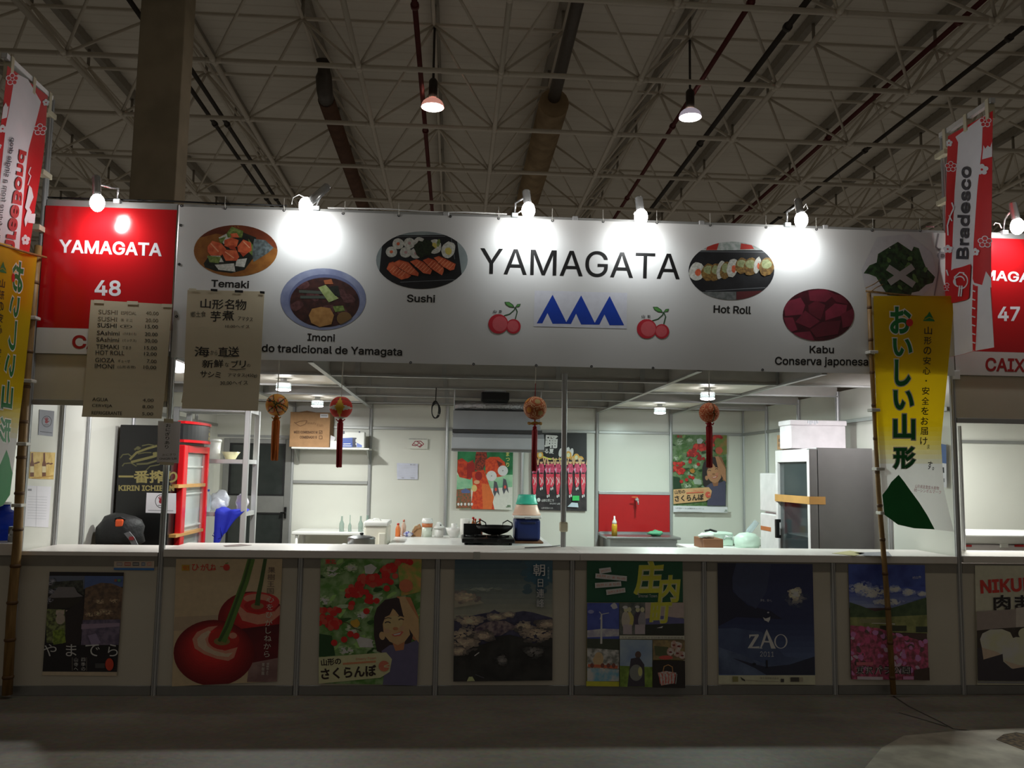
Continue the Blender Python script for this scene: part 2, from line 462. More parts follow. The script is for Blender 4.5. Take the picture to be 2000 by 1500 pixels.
# the pale screed repair at the right front, with its crack and a chipped hole
screed = M('pale_screed', (178, 170, 152), .7, rgb2=(150, 142, 126), scale=5, bump=.2)
pp = [atz(u, v, 0) for u, v in ((1690, 1500), (1722, 1462), (1765, 1438), (1850, 1430), (2060, 1420), (2110, 1560), (1660, 1560))]
MB().prism([p+Vector((0, 0, .001)) for p in pp], (0, 0, .003), screed).build('floor_patch', None, 'pale worn screed patch in the concrete floor at right front', 'floor patch')
hole = M('broken_concrete', (120, 100, 70), .9, rgb2=(56, 48, 38), scale=30, bump=.6)
hp = [atz(u, v, 0) for u, v in ((1946, 1446), (1960, 1436), (1985, 1432), (2010, 1436), (2030, 1462), (1998, 1466), (1972, 1456))]
MB().prism([p+Vector((0, 0, .0045)) for p in hp], (0, 0, .002), hole).build('floor_chip', None, 'brown chipped hole in the pale floor patch at the right edge', 'floor damage')
crk = M('dark_crack', (60, 54, 46), .9)
cb = MB()
for L in ([(1745, 1360), (1775, 1380), (1830, 1407), (1862, 1424), (1930, 1431), (2010, 1428)], [(1755, 1392), (1790, 1402), (1850, 1420)]):
    for a, b in zip(L, L[1:]):
        p, q = atz(a[0], a[1], 0), atz(b[0], b[1], 0); n = Vector((-(q-p).y, (q-p).x, 0)).normalized()*.006
        cb.add([p+n+Vector((0, 0, .002)), q+n+Vector((0, 0, .002)), q-n+Vector((0, 0, .002)), p-n+Vector((0, 0, .002))], [(0, 1, 2, 3)], crk)
cb.build('floor_crack', None, 'jagged dark crack in the floor beside the foot of the right bamboo pole', 'floor damage')

# roof deck: real trapezoid ribs running across the hall
DECK = M('grey_roof_sheet', (232, 226, 214), .5, 0, var=.06, scale=.35)
db = MB(); pts = []; y = -9.0
while y < 46:
    pts += [(y, 12.62), (y+.2, 12.62), (y+.24, 12.638), (y+.36, 12.638)]; y += .4
vs = [Vector((x, a, z)) for a, z in pts for x in (-26, 32)]
db.add(vs, [(2*i, 2*i+1, 2*i+3, 2*i+2) for i in range(len(pts)-1)], DECK)
db.box(-26, -9, 12.70, 32, 46, 12.76, DECK)
db.build('ceiling', kind='structure')
far = M('grey_hall_wall', (150, 144, 134), .8, var=.1, scale=.5)
MB().box(-26, 45.8, 0, 32, 46, 12.7, far).build('wall_back', kind='structure')
MB().box(-26.2, -9, 0, -26, 46, 12.7, far).build('wall_hall_left', kind='structure')
MB().box(32, -9, 0, 32.2, 46, 12.7, far).build('wall_hall_right', kind='structure')

# space frame
FR = M('grey_painted_tube', (222, 214, 200), .5, .1, var=.05, scale=.6)
X0, Y0, HB, HT, WB = 2.9125, 7.987, 10.0545, 11.869, 3.0
sf = thing('space_frame', 'grey tubular space frame of square bays spanning the hall under the roof', 'roof truss', (X0, Y0, HB))
I = range(-8, 10); J = range(-1, 10)
xb = lambda i: X0+i*WB
yb = lambda j: Y0+j*WB
for j in J:
    m = MB().cyl((xb(-8), yb(j), HB), (xb(9), yb(j), HB), .058, m=FR, n=8); m.build('bottom_chord', sf)
for i in I:
    m = MB().cyl((xb(i), yb(-1), HB), (xb(i), yb(9), HB), .058, m=FR, n=8); m.build('bottom_chord', sf)
for j in range(-1, 9):
    MB().cyl((xb(-7.5), yb(j+.5), HT), (xb(8.5), yb(j+.5), HT), .045, m=FR, n=8).build('top_chord', sf)
for i in range(-8, 9):
    MB().cyl((xb(i+.5), yb(-.5), HT), (xb(i+.5), yb(8.5), HT), .045, m=FR, n=8).build('top_chord', sf)
diag = []
for i in range(-8, 9):
    for j in range(-1, 9):
        t = Vector((xb(i+.5), yb(j+.5), HT))
        for a in (0, 1):
            for b in (0, 1): diag.append((t, Vector((xb(i+a), yb(j+b), HB))))
def inview(p):
    d = p-CAM; z = d.dot(FW)
    if z < 1: return False
    u, v = 1000+FPX*d.dot(RT)/z, 750-FPX*d.dot(UP)/z
    return -60 < u < 2060 and -120 < v < 460
vis = [d for d in diag if inview((d[0]+d[1])/2)]
vis.sort(key=lambda d: ((d[0]+d[1])/2-CAM).length)
for t, b in vis[:100]: MB().cyl(b, t, .034, m=FR, n=7).build('diagonal_strut', sf)
rest = MB(); near = set(id(d) for d in vis[:100])
for d in diag:
    if id(d) not in near: rest.cyl(d[1], d[0], .034, m=FR, n=5, cap=False)
rest.build('diagonal_strut', sf, kind='stuff')
nodes = [Vector((xb(i), yb(j), HB)) for i in I for j in J if inview(Vector((xb(i), yb(j), HB)))]
for p in nodes[:99]:
    m = MB().ball(p, .085, FR, 10, 6)
    for dx, dy in ((.17, 0), (-.17, 0), (0, .17), (0, -.17)): m.cyl(p+Vector((dx*.3, dy*.3, 0)), p+Vector((dx, dy, 0)), .07, .058, FR, 8)
    m.build('joint', sf)
# purlins on stubs above the top chords
PUR = M('dark_grey_purlin', (150, 144, 133), .6, var=.08)
for i in range(-8, 9):
    x = xb(i+.5)
    pu = thing('roof_purlin', 'dark steel purlin under the roof sheets, on short stubs above the space frame', 'purlin', (x, yb(4), 12.3), 'purlins under the roof')
    MB().box(x-.09, yb(-1), 12.36, x+.09, yb(9.5), 12.60, PUR).build('beam', pu)
    sb = MB()
    for j in range(-1, 9): MB().cyl((x, yb(j+.5), HT+.03), (x, yb(j+.5), 12.36), .04, m=PUR, n=8).build('stub', pu)

# pipes and ducts that run away from the camera above the frame
RED = M('red_sprinkler_pipe', (96, 26, 22), .5, var=.1)
DKP = M('dark_service_pipe', (60, 54, 48), .6)
def pipe(u, v, Z, r, mat, y0, y1, label, clamps=True):
    def clear(z):                               # keep clear of the slanting struts
        d = abs(((atz(u, v, z).x-X0+WB/2) % WB)-WB/2); return abs(d-1.5*(z-HB)/(HT-HB))
    Z = max((Z+.05*i for i in range(-2, 12)), key=lambda z: min(clear(z), .3)-.02*abs(z-Z))
    p = atz(u, v, Z); t = thing('service_pipe', label, 'pipe', (p.x, p.y, Z))
    MB().cyl((p.x, y0, Z), (p.x, y1, Z), r, m=mat, n=10).build('pipe', t)
    y = y0+4
    while y < 34:
        MB().cyl((p.x, y-.05, Z), (p.x, y+.05, Z), r*1.5, m=mat, n=10).build('coupling', t); y += 6
    return t
pipe(822, 150, 10.35, .055, RED, 5, 40, 'thin red sprinkler pipe passing behind the left hall lamp')
pipe(1438, 50, 10.75, .055, RED, 5, 40, 'thin red sprinkler pipe passing above the right hall lamp')
pipe(1870, 45, 10.35, .055, RED, 5, 40, 'thin red sprinkler pipe above the right white and red hanging flag')
pipe(1900, 130, 10.3, .05, DKP, 5, 40, 'dark service pipe running diagonally beside the rightmost red sprinkler pipe')
pipe(1330, 330, 10.4, .06, DKP, 5, 40, 'dark service pipe running above the middle of the white banner')
pipe(455, 260, 10.3, .05, DKP, 5, 40, 'upper dark conduit of the pair right of the concrete column')
pipe(432, 260, 10.3, .05, DKP, 5, 40, 'lower dark conduit of the pair right of the concrete column')
RUST = M('red_brown_duct_wrap', (116, 82, 62), .7, rgb2=(100, 70, 54), scale=3)
GREYD = M('grey_duct_metal', (92, 86, 80), .5, .3, var=.1)
a = atz(632, 175, 10.9)
t = thing('round_duct', 'fat red-brown wrapped pipe slanting down behind the fourth roof bay', 'duct', (a.x, a.y, 10.6))
MB().tube([(a.x, a.y-.1, 11.6), (a.x, a.y-.05, 11.2), (a.x, a.y+.15, 10.95), (a.x, a.y+.5, 10.85)], .2, GREYD, 14).build('elbow', t)
MB().cyl((a.x, a.y+.45, 10.85), (a.x, 40, 10.85), .21, m=RUST, n=18).build('duct', t)
BEIGE = M('beige_duct_cloth', (176, 152, 118), .8, rgb2=(150, 128, 98), scale=2, bump=.3, bscale=5)
a = atz(1082, 205, 10.9)
t = thing('fabric_duct', 'beige fabric air duct hanging in the roof behind the banner middle', 'duct', (a.x, a.y, 10.6))
pr = []; y = a.y
MB().cyl((a.x, a.y, 10.95), (a.x, 38, 10.95), .38, m=BEIGE, n=20).build('sleeve', t)
MB().cyl((a.x, a.y-7, 11.35), (a.x, a.y, 11.1), .12, .16, GREYD, 18).build('metal_neck', t)

# concrete column
CON = M('raw_concrete', (172, 158, 134), .8, rgb2=(154, 142, 120), scale=1.6, bump=.25, bscale=18)
cl = MB().box(-3.475, 8.0, 0, -2.72, 8.55, 12.6, CON, .02)
cl.build('concrete_column', None, 'tall rectangular concrete column standing behind the red sign 48', 'column')

# pendant lamps
BULB = M('hall_lamp_glow', (255, 244, 232), .4, emit=26.0, var=0)

def pendant(u, v, label, colour, glow):
    p = at(u, v, 12.49)
    t = thing('pendant_lamp', label, 'lamp', (p.x, p.y, p.z), 'hall lamps hanging from the roof frame')
    MB().cyl((p.x, p.y, p.z+.62), (p.x, p.y, 11.85), .028, m=DKP, n=8).build('rod', t)
    MB().lathe(p, [(.09, .17), (.1, .2), (.1, .6), (.06, .66)], M('lamp_gear_housing', (60, 52, 46), .5), 16).build('gear_box', t)
    LW = M('lamp_reflector_%d' % u, glow, .3, emit=.42, var=.0)
    sh = MB().lathe(p, [(.262, -.02), (.254, .04), (.225, .10), (.17, .15), (.11, .18)], LW, 28, cap=False)
    sh.lathe(p, [(.255, -.02), (.247, .04), (.218, .095), (.165, .142)], LW, 28, cap=False)
    sh.build('shade', t)
    MB().lathe(p, [(.0, -.024), (.25, -.024), (.254, -.015), (0, .002)], BULB, 28, cap=False).build('lens', t)
    lamp_light('lamp_light', 'AREA', p+Vector((0, 0, -.05)), PENDANT_W, colour, .4, p+Vector((0, 0, -5)), parent=t)
pendant(845, 208, 'left hall pendant lamp with a warm pinkish glow above the sushi photo', (1, .85, .72), (255, 178, 160))
pendant(1348, 228, 'right hall pendant lamp with a white glow above the hot roll photo', (1, .95, .95), (200, 190, 205))

# ================================================================ THE STAND (aluminium posts, white panels)
ZC, ZB, ZT, BACK, ZW = 1.03, 2.436, 3.60, 4.92, 2.489
def post(x, y, z0, z1, label, group=None, r=.022):
    """octagonal slotted aluminium upright"""
    m = MB(); pr = []
    for k in range(8):
        a = math.pi/8+k*math.pi/4; ax, ay = math.cos(a), math.sin(a)
        a0, a1 = a-.26, a+.26
        pr += [(r*math.cos(a0), r*math.sin(a0)), (r*math.cos(a1), r*math.sin(a1))]
        am = a+math.pi/8; pr += [(r*.78*math.cos(am-.1), r*.78*math.sin(am-.1)), (r*.78*math.cos(am+.1), r*.78*math.sin(am+.1))]
    m.prism([(x+px, y+py, z0) for px, py in pr], (0, 0, z1-z0), ALU)
    return m.build('aluminium_post', None, label, 'post', group)
# structure of the stand's shell
def wallpanel(name, x0, y0, x1, y1, z0=0, z1=ZW, horizontals=(2.18,), cover=True):
    """one flat wall run of white panels with aluminium rails"""
    m = MB()
    if abs(x1-x0) > abs(y1-y0): m.box(x0, y0, z0, x1, y0+.008, z1, PANEL)
    else: m.box(x0, y0, z0, x0+.008, y1, z1, PANEL)
    w = m.build(name, None, kind='structure'); return w
wb = wallpanel('wall_rear', -1, BACK, 6, BACK)
wl = wallpanel('wall_left', -1.004, 0.04, -1.004, BACK)
wr = wallpanel('wall_right', 6.0, 0.04, 6.0, BACK)
RAILM = M('grey_aluminium_rail', (165, 166, 164), .4, .5, var=.04, stretch=(.2, 1, 1))
def rail(name, x0, y0, z0, x1, y1, z1, parent=None, **kw): return MB().box(x0, y0, z0, x1, y1, z1, RAILM, .003, 1).build(name, parent, **kw)
# rear wall: a post every metre, rail under the top panels
for k, lb in zip(range(0, 7), ('beside the glazed door', 'between the wall shelf and the wall logo', 'left of the red parade poster', 'left of the dancers poster', 'left of the red sink splashback', 'right of the red sink splashback', 'in the right rear corner')):
    post(k, BACK-.02, 0, ZW, 'aluminium wall post on the rear wall %s' % lb, 'posts of the rear wall')
for k in range(0, 6):
    rail('trim_%d' % (k+1), k+.022, BACK-.03, 2.155, k+.978, BACK, 2.19, kind='structure')
rail('trim_7', .022, BACK-.03, 1.435, .978, BACK, 1.475, kind='structure')
for k, lb in zip((1, 2, 3, 4), ('nearest the front, behind the yellow flag', 'second from the front, above the glass-door fridge', 'above the white foam box, third from the front', 'nearest the rear corner')):
    post(5.985, k, 0, ZW, 'aluminium wall post on the right wall %s' % lb, 'posts of the right wall')
rail('trim_8', 5.97, .03, 2.155, 6.0, BACK-.03, 2.19, kind='structure')
for y, lb in ((.5, 'nearest the counter, beside the bottle posters'), (.99, 'left of the backpack')):
    post(-.985, y, 0, ZW, 'aluminium wall post on the left wall %s' % lb, 'posts of the left wall')
for y in (2, 3, 4): post(-.985, y, 0, ZW, 'aluminium wall post on the left wall behind the shelving', 'posts of the left wall')
rail('trim_9', -1, .03, 2.155, -.97, BACK-.03, 2.19, kind='structure')
# overhead beams: deep grey boards with a bright lower flange
BEAM = M('grey_beam_board', (172, 170, 164), .45, .15, var=.05)
n = 0
for y, lb in ((1.0, 'nearest the banner'), (2.0, 'second behind the banner'), (3.0, 'third behind the banner'), (4.0, 'nearest the rear wall')):
    t = thing('ceiling_beam', 'long grey cross beam under the open stand ceiling, %s' % lb, 'beam', (2.5, y, 2.43), 'cross beams of the stand ceiling')
    MB().box(-.98, y-.012, 2.445, 5.98, y+.012, 2.74, BEAM).build('board', t)
    MB().box(-.98, y-.022, 2.43, 5.98, y+.022, 2.446, RAILM).build('flange', t)
    for xs in (.05, .98, 1.25, 2.0, 3.0, 3.75, 4.02, 4.98):
        MB().box(xs-.02, y-.02, 2.446, xs+.02, y-.012, 2.74, RAILM).build('bracket', t)
for x, lb in ((0.0, 'left of the hanging balls'), (1.0, 'meeting the rear wall left of the logo'), (4.0, 'meeting the rear wall left of the sink'), (5.0, 'meeting the rear wall right of the sink')):
    t = thing('ceiling_beam', 'grey beam running front to rear under the stand ceiling, %s' % lb, 'beam', (x, 2.5, 2.43), 'lengthwise beams of the stand ceiling')
    MB().box(x-.012, .06, 2.445, x+.012, BACK-.03, 2.73, BEAM).build('board', t)
    MB().box(x-.022, .06, 2.425, x+.022, BACK-.03, 2.444, RAILM).build('flange', t)
CEILP = M('white_ceiling_panel', (226, 220, 206), .3, var=.02)
for x0, x1, lt in ((-.97, -.03, 'left of the shelving post'), (.03, .97, 'left of the open middle'), (4.03, 4.97, 'right of the open middle')):
    for y0, y1, l2 in ((1.03, 1.97, 'front'), (3.03, 3.97, 'rear')):
        MB().box(x0, y0, 2.447, x1, y1, 2.457, CEILP).build('ceiling_panel', None, 'white panel of the stand ceiling, %s one %s' % (l2, lt), 'ceiling panel', 'white ceiling panels')

# ---------------------------------------------------------------- counter front
names = {-2: 'left of the left bamboo pole', -1: 'behind the temple poster', 0: 'behind the two cherries poster', 1: 'behind the cherry picking girl poster', 2: 'behind the cloudy mountains poster',
         3: 'behind the green collage poster', 4: 'behind the dark blue poster', 5: 'behind the pink flowers poster', 6: 'behind the steamed bun poster'}
for k, lb in names.items():
    x0, x1 = k+.022, k+.978
    t = thing('counter_panel', 'white counter front panel %s' % lb, 'counter panel', ((x0+x1)/2, 0, 0), 'panels of the counter front')
    MB().box(x0, -.004, .05, x1, .006, .95, FRONTP).build('board', t)
    MB().box(x0, -.012, 0, x1, .016, .068, ALUD, .002, 1).build('bottom_rail', t)
    MB().box(x0, -.012, .905, x1, .016, .975, M('warm_grey_rail', (150, 146, 138), .5, .4)).build('top_rail', t)  # top rail of the frame, warm grey of its own
for k, lb in zip(range(1, 6), ('between the cherries and girl posters', 'between the girl and mountains posters', 'between the mountains and green collage posters', 'between the green collage and dark blue posters', 'between the dark blue and pink flowers posters')):
    post(k, 0, 0, .975, 'short aluminium post of the counter front %s' % lb, 'short posts of the counter front')
post(0, 0, 0, ZT-.01, 'full-height aluminium post at the left end of the white banner')
post(-1, 0, 0, 4.38, 'tall aluminium post carrying the left white and red hanging flag')
post(6, 0, 0, 4.38, 'tall aluminium post carrying the right white and red hanging flag')
post(2.995, .5, ZC, ZB, 'aluminium post on the counter in the middle of the opening')
# countertops
t = MB().box(.02, -.03, .975, 3.055, .56, ZC, COUNTER, .003, 1); t.build('countertop', None, 'long white countertop left of the joint, in front of the stove', 'countertop')
t = MB().box(3.057, -.03, .975, 5.975, .56, ZC, COUNTER, .003, 1); t.build('countertop', None, 'long white countertop right of the joint, in front of the sink', 'countertop')
t = MB().box(-.978, -.02, .976, -.022, .56, 1.007, COUNTER, .003, 1); t.build('countertop', None, 'white countertop below the red sign 48, in front of the backpack', 'countertop')
t = MB().box(-1.98, -.03, .975, -1.022, .5, 1.06, COUNTER, .003, 1); t.build('countertop', None, 'white countertop at the left edge, below the blue water bottle', 'countertop')
t = MB().box(6.025, -.03, .985, 6.98, .5, 1.035, COUNTER, .003, 1); t.build('countertop', None, 'bright white countertop at the right edge above the bun poster', 'countertop')
# clear tape strip on the countertop edge and marks on the top
MB().box(2.26, -.0335, .975, 2.31, -.031, 1.032, M('clear_tape', (205, 206, 200), .2, var=.01)).build('tape_strip', None, 'clear tape strip wrapped over the counter edge below the wok', 'tape')
# ================================================================ THE FASCIA: signs and banner
VINYL = M('white_banner_vinyl', (216, 217, 216), .38, var=.015, scale=3, bump=.55, bscale=2.4, stretch=(1, 1, .5))
SIGNW = M('white_sign_vinyl', (222, 220, 214), .35, var=.02)
SIGNR = M('red_sign_vinyl', (188, 22, 28), .16, var=.03, scale=2)
SIGNRT = M('dark_red_lettering', (168, 28, 30), .35)
HDR = {}
for x0, x1, lb, key in ((-1, 0, 'over the left bay with the red sign 48', 'L'), (6, 7, 'over the right neighbouring stand', 'R'), (0, 6, 'from which the long white banner hangs', 'C')):
    t = thing('header_beam', 'aluminium header beam %s' % lb, 'beam', ((x0+x1)/2, 0, ZB)); HDR[key] = t
    MB().box(x0+.022, -.016, ZT-.05, x1-.022, .016, ZT, RAILM, .003, 1).build('top_rail', t)
    MB().box(x0+.022, -.016, ZB, x1-.022, .016, ZB+.04, RAILM, .003, 1).build('bottom_rail', t)
    if key == 'C':
        for k in range(1, 6): MB().box(k-.022, -.022, ZB, k+.022, .022, ZT+.012, ALU, .006, 1).build('stub_post', t)
# upper wall panels between the sign and the opening, left and right bays
LOWP = M('beige_white_upper_panel', (212, 202, 180), .4, var=.02)
for x0, x1, lb in ((-.978, -.022, 'below the red sign 48, behind the price list'), (6.022, 6.978, 'below the red strip lettering at the right edge')):
    t = thing('header_panel', 'beige-white header panel %s' % lb, 'wall panel', ((x0+x1)/2, 0, 2.05))
    MB().box(x0, -.004, 2.10, x1, .006, ZB, LOWP).build('board', t)
    MB().box(x0, -.014, 2.06, x1, .014, 2.10, RAILM, .002, 1).build('bottom_rail', t)

def sign(x0, x1, label):
    t = thing('fascia_sign', label, 'sign', ((x0+x1)/2, -.02, ZB))
    MB().box(x0, -.024, 2.628, x1, -.017, ZT-.052, SIGNR).build('red_board', t)
    MB().box(x0, -.024, ZB+.002, x1, -.017, 2.626, SIGNW).build('white_strip', t)
    return t
s48 = sign(-.978, -.022, 'glossy red sign with white lettering and number 48')
WLET = M('white_sign_lettering', (238, 236, 240), .35, var=0)
k = 3.75
def sgn_text(t, name, txt, L, R, h, mat, bold=.022, o=(0, 350), k=3.75, **kw):
    A = Art(Y=-.0252, o=o, k=k); A.text(txt, L, R, h, mat, bold); return A.build(name, t)
sgn_text(s48, 'lettering', 'YAMAGATA', (430, 538), (1184, 566), 98, WLET)
sgn_text(s48, 'number', '48', (692, 852), (884, 857), 115, WLET)
sgn_text(s48, 'strip_lettering', 'CAIXA', (527, 1240), (1010, 1256), 100, SIGNRT)
s47 = sign(6.022, 6.978, 'glossy red sign with white lettering and number 47 at the right edge')
o2, k2 = (1640, 180), 3.572
sgn_text(s47, 'lettering', 'YAMAGATA', (835, 1300), (1480, 1340), 72, WLET, o=o2, k=k2)
A = Art(Y=-.0252, o=(1640, 560), k=2.778); A.text('47', (858, 186), (978, 186), 78, WLET, .022); A.build('number', s47)
A = Art(Y=-.0252, o=(1640, 560), k=2.778); A.text('CAIXA', (790, 458), (1065, 466), 74, SIGNRT, .022); A.build('strip_lettering', s47)

# ---------------------------------------------------------------- the long white banner
def bw(p):
    x, z = p[0], p[2]
    edge = min(1.0, max(0.0, (3.58-z)/.15))
    f = .0055*math.sin(2.1*x+1.9*z)+.0035*math.sin(5.3*x-4.1*z+1)+.001*math.sin(11*x+6*z)
    f += .004*math.sin(3.3*(x+.9*z))*max(0, (3.0-z))
    return (0, f*edge, 0)
BY = -.046
bn = thing('banner', 'long white vinyl banner with food photos, big black lettering and a blue triple-peak emblem', 'banner', (3, BY, 2.43))
m = MB(); nx, nz = 96, 20
g = [[Vector((.004+(5.99)*i/nx, BY, 2.425+(3.57-2.425)*j/nz)) for i in range(nx+1)] for j in range(nz+1)]
for r in g:
    for p in r: p.y += bw(p)[1]
fl = [p for r in g for p in r]; off = len(fl)
m.add(fl+[p+Vector((0, .0015, 0)) for p in fl], [(j*(nx+1)+i, j*(nx+1)+i+1, (j+1)*(nx+1)+i+1, (j+1)*(nx+1)+i) for j in range(nz) for i in range(nx)] +
      [(off+j*(nx+1)+i, off+(j+1)*(nx+1)+i, off+(j+1)*(nx+1)+i+1, off+j*(nx+1)+i+1) for j in range(nz) for i in range(nx)], VINYL, True)
m.flat = True
m.build('sheet', bn)
def bart(name, A, **kw): return A.build(name, bn, wave=bw, fine=.04, **kw)
def BA(o, k): return Art(Y=BY-.0012, o=o, k=k, step=.0013)
BK = M('black_banner_print', (14, 14, 15), .4, var=0)
C3 = ((300, 380), 3.9475); C5 = ((700, 380), 4.411); C6 = ((1120, 380), 3.3333)
for nm, c, txt, L, R, h, b in (('title_lettering', C5, 'YAMAGATA', (1045, 684), (2770, 731), 224, .004),
        ('caption', C3, 'Temaki', (443, 712), (735, 724), 58, .017), ('caption', C3, 'Imoni', (1184, 1126), (1396, 1134), 58, .017),
        ('caption', C3, 'Cozido tradicional de Yamagata', (655, 1222), (1915, 1258), 76, .017),
        ('caption', C5, 'Sushi', (418, 926), (660, 932), 66, .017), ('caption', C6, 'Hot Roll', (912, 770), (1157, 778), 50, .017),
        ('caption', C6, 'Kabu', (1537, 1032), (1695, 1034), 48, .017), ('caption', C6, 'Conserva japonesa', (1314, 1120), (1918, 1128), 66, .017)):
    A = BA(*c); A.text(txt, L, R, h, BK, b); bart(nm, A)

Pm = lambda n, c, c2=None, sc=20, r=.42: M(n, c, r, rgb2=c2, scale=sc, var=.05)
salm = Pm('print_salmon', (222, 112, 72), (196, 84, 52), 24); salmd = Pm('print_salmon_dark', (168, 66, 40)); salml = Pm('print_salmon_stripe', (238, 168, 130))
nori = Pm('print_nori', (22, 26, 22), (36, 40, 34), 40); rice = Pm('print_rice', (214, 214, 206), (184, 186, 176), 60)
lett = Pm('print_lettuce', (134, 152, 84), (92, 116, 52), 50); pwood = Pm('print_table_wood', (150, 98, 42), (128, 78, 32), 14)
# temaki
A = BA(*C3); el = A.ellpts(632, 432, 323, 199, 0, 44); A.setclip(el); A.poly(el, pwood)
A.poly([(300, 220), (960, 220), (960, 420), (760, 340), (480, 300), (300, 345)], Pm('print_dark_board', (92, 40, 22), (112, 54, 28), 10))
A.poly([(385, 530), (420, 480), (560, 330), (690, 290), (790, 330), (775, 480), (700, 580), (600, 606), (480, 590), (395, 560)], nori)
A.poly([(775, 340), (860, 350), (925, 410), (880, 450), (770, 520), (755, 430)], Pm('print_nori_shine', (104, 116, 118), (70, 78, 78), 40))
for pts in ([(410, 480), (500, 450), (540, 520), (450, 520)], [(640, 500), (720, 490), (700, 560), (630, 550)], [(500, 330), (560, 300), (600, 340), (540, 380)], [(470, 540), (620, 530), (630, 595), (500, 580)]): A.poly(pts, rice)
for pts in ([(560, 300), (600, 245), (690, 280), (680, 330), (570, 330)], [(410, 470), (520, 480), (500, 530), (430, 520)], [(730, 340), (765, 390), (760, 470), (730, 440)], [(500, 340), (560, 320), (520, 385)]): A.poly(pts, lett)
for pts in ([(415, 400), (450, 355), (520, 375), (560, 420), (520, 470), (440, 470), (415, 440)], [(545, 350), (600, 330), (655, 350), (640, 400), (590, 410), (545, 395)], [(645, 400), (690, 345), (750, 370), (755, 430), (710, 460), (650, 440)],
            [(525, 450), (560, 425), (640, 430), (660, 480), (640, 510), (555, 510)], [(590, 300), (640, 295), (660, 330), (600, 330)]): A.poly(pts, salm)
A.poly([(570, 395), (620, 390), (640, 430), (590, 420)], salmd); A.poly([(660, 440), (720, 455), (690, 480)], salmd)
A.line([(440, 375), (500, 440)], 9, salml); A.line([(690, 360), (740, 410)], 8, salml); A.line([(550, 440), (620, 490)], 8, salml)
bart('food_photo', A)
# imoni
A = BA(*C3); el = A.ellpts(1307, 805, 330, 238, 0, 44); A.poly(el, Pm('print_bowl_rim', (142, 150, 178), (118, 126, 160), 8))
e2 = A.ellpts(1315, 815, 276, 202, 0, 40); A.setclip(e2); A.poly(e2, Pm('print_bowl_inner', (96, 104, 140))); e3 = A.ellpts(1318, 830, 268, 192, 0, 40); A.setclip(e3); A.poly(e3, Pm('print_broth', (70, 38, 34), (48, 26, 24), 22))
for c in ((1150, 690), (1430, 760), (1500, 800), (1230, 780), (1100, 860), (1450, 900), (1350, 880)): A.ell(c[0], c[1], 52, 34, Pm('print_meat', (98, 62, 62), (76, 44, 44), 40), random.uniform(-40, 40), 12, .15)
for a, b in (((1120, 745), (1310, 755)), ((1130, 790), (1330, 790))): A.line([a, b], 22, Pm('print_dark_veg', (74, 82, 74)))
A.poly([(1268, 715), (1325, 695), (1425, 800), (1350, 830)], Pm('print_leek', (170, 184, 124), (146, 164, 100), 40)); A.poly([(1340, 710), (1420, 700), (1440, 790), (1400, 780)], nori)
A.poly([(1310, 660), (1370, 650), (1385, 690), (1320, 690)], Pm('print_carrot', (160, 92, 56))); A.poly([(1380, 860), (1460, 855), (1475, 895), (1400, 905)], lett)
A.poly([(1195, 930), (1220, 880), (1290, 865), (1360, 875), (1390, 930), (1370, 1000), (1280, 1020), (1215, 990)], Pm('print_taro', (186, 140, 82), (166, 120, 66), 20))
A.ell(1470, 955, 58, 52, Pm('print_taro_dark', (120, 92, 54)))
bart('food_photo', A)
# sushi tray
A = BA(*C5); el = A.ellpts(547, 566, 395, 248, 0, 44); A.setclip(el); A.poly(el, Pm('print_pale_blue', (148, 160, 160), (132, 144, 146), 8))
A.poly([(205, 425), (330, 350), (760, 350), (850, 400), (890, 690), (820, 860), (300, 860), (180, 660)], Pm('print_tray_black', (18, 20, 24), (28, 30, 34), 10))
A.line([(330, 362), (750, 362)], 5, Pm('print_tray_edge', (104, 108, 112))); A.line([(360, 756), (830, 735)], 5, Pm('print_tray_edge', (104, 108, 112))); A.line([(800, 380), (830, 560)], 5, Pm('print_tray_edge', (104, 108, 112)))
for cx, cy, f in ((343, 424, 1), (284, 494, 1), (440, 420, 0), (408, 498, 0), (525, 415, 0), (495, 508, 0)):
    A.ell(cx, cy, 50, 47, rice, 0, 16, .04)
    A.ell(cx, cy, 15, 14, salm if f else Pm('print_radish', (190, 150, 150)), 0, 10, .1)
A.ell(655, 450, 60, 64, rice, 0, 16, .06); A.ell(775, 480, 60, 72, rice, 20, 16, .06); A.ell(775, 490, 30, 32, Pm('print_egg', (206, 190, 96)), 0, 10, .1); A.ell(650, 445, 26, 28, Pm('print_egg', (206, 190, 96)), 0, 10, .1); A.ell(690, 420, 14, 34, lett, 10)
A.ell(570, 465, 78, 75, Pm('print_seaweed', (34, 50, 26), (20, 30, 16), 70), 0, 20, .22)
nig = [[(243, 640), (265, 590), (300, 580), (350, 640), (455, 700), (430, 720), (370, 735), (290, 690)], [(300, 590), (350, 565), (430, 585), (520, 680), (515, 705), (440, 690), (360, 640)], [(445, 580), (500, 560), (560, 585), (635, 655), (620, 690), (560, 680)],
       [(555, 570), (600, 550), (660, 570), (735, 640), (735, 665), (720, 700), (640, 650)], [(650, 550), (690, 535), (750, 560), (838, 605), (825, 650), (790, 660), (720, 620)]]
for pg in nig:
    A.poly(pg, salm)
    cx, cy = sum(p[0] for p in pg)/len(pg), sum(p[1] for p in pg)/len(pg)
    for d in (-48, -24, 0, 24, 48): A.line([(cx+d-18, cy+d*.5+22), (cx+d+4, cy+d*.5), (cx+d+22, cy+d*.5-20)], 4.5, salml)
    A.line([(pg[1][0], pg[1][1]), pg[2], pg[3]], 4, salmd)
bart('food_photo', A)
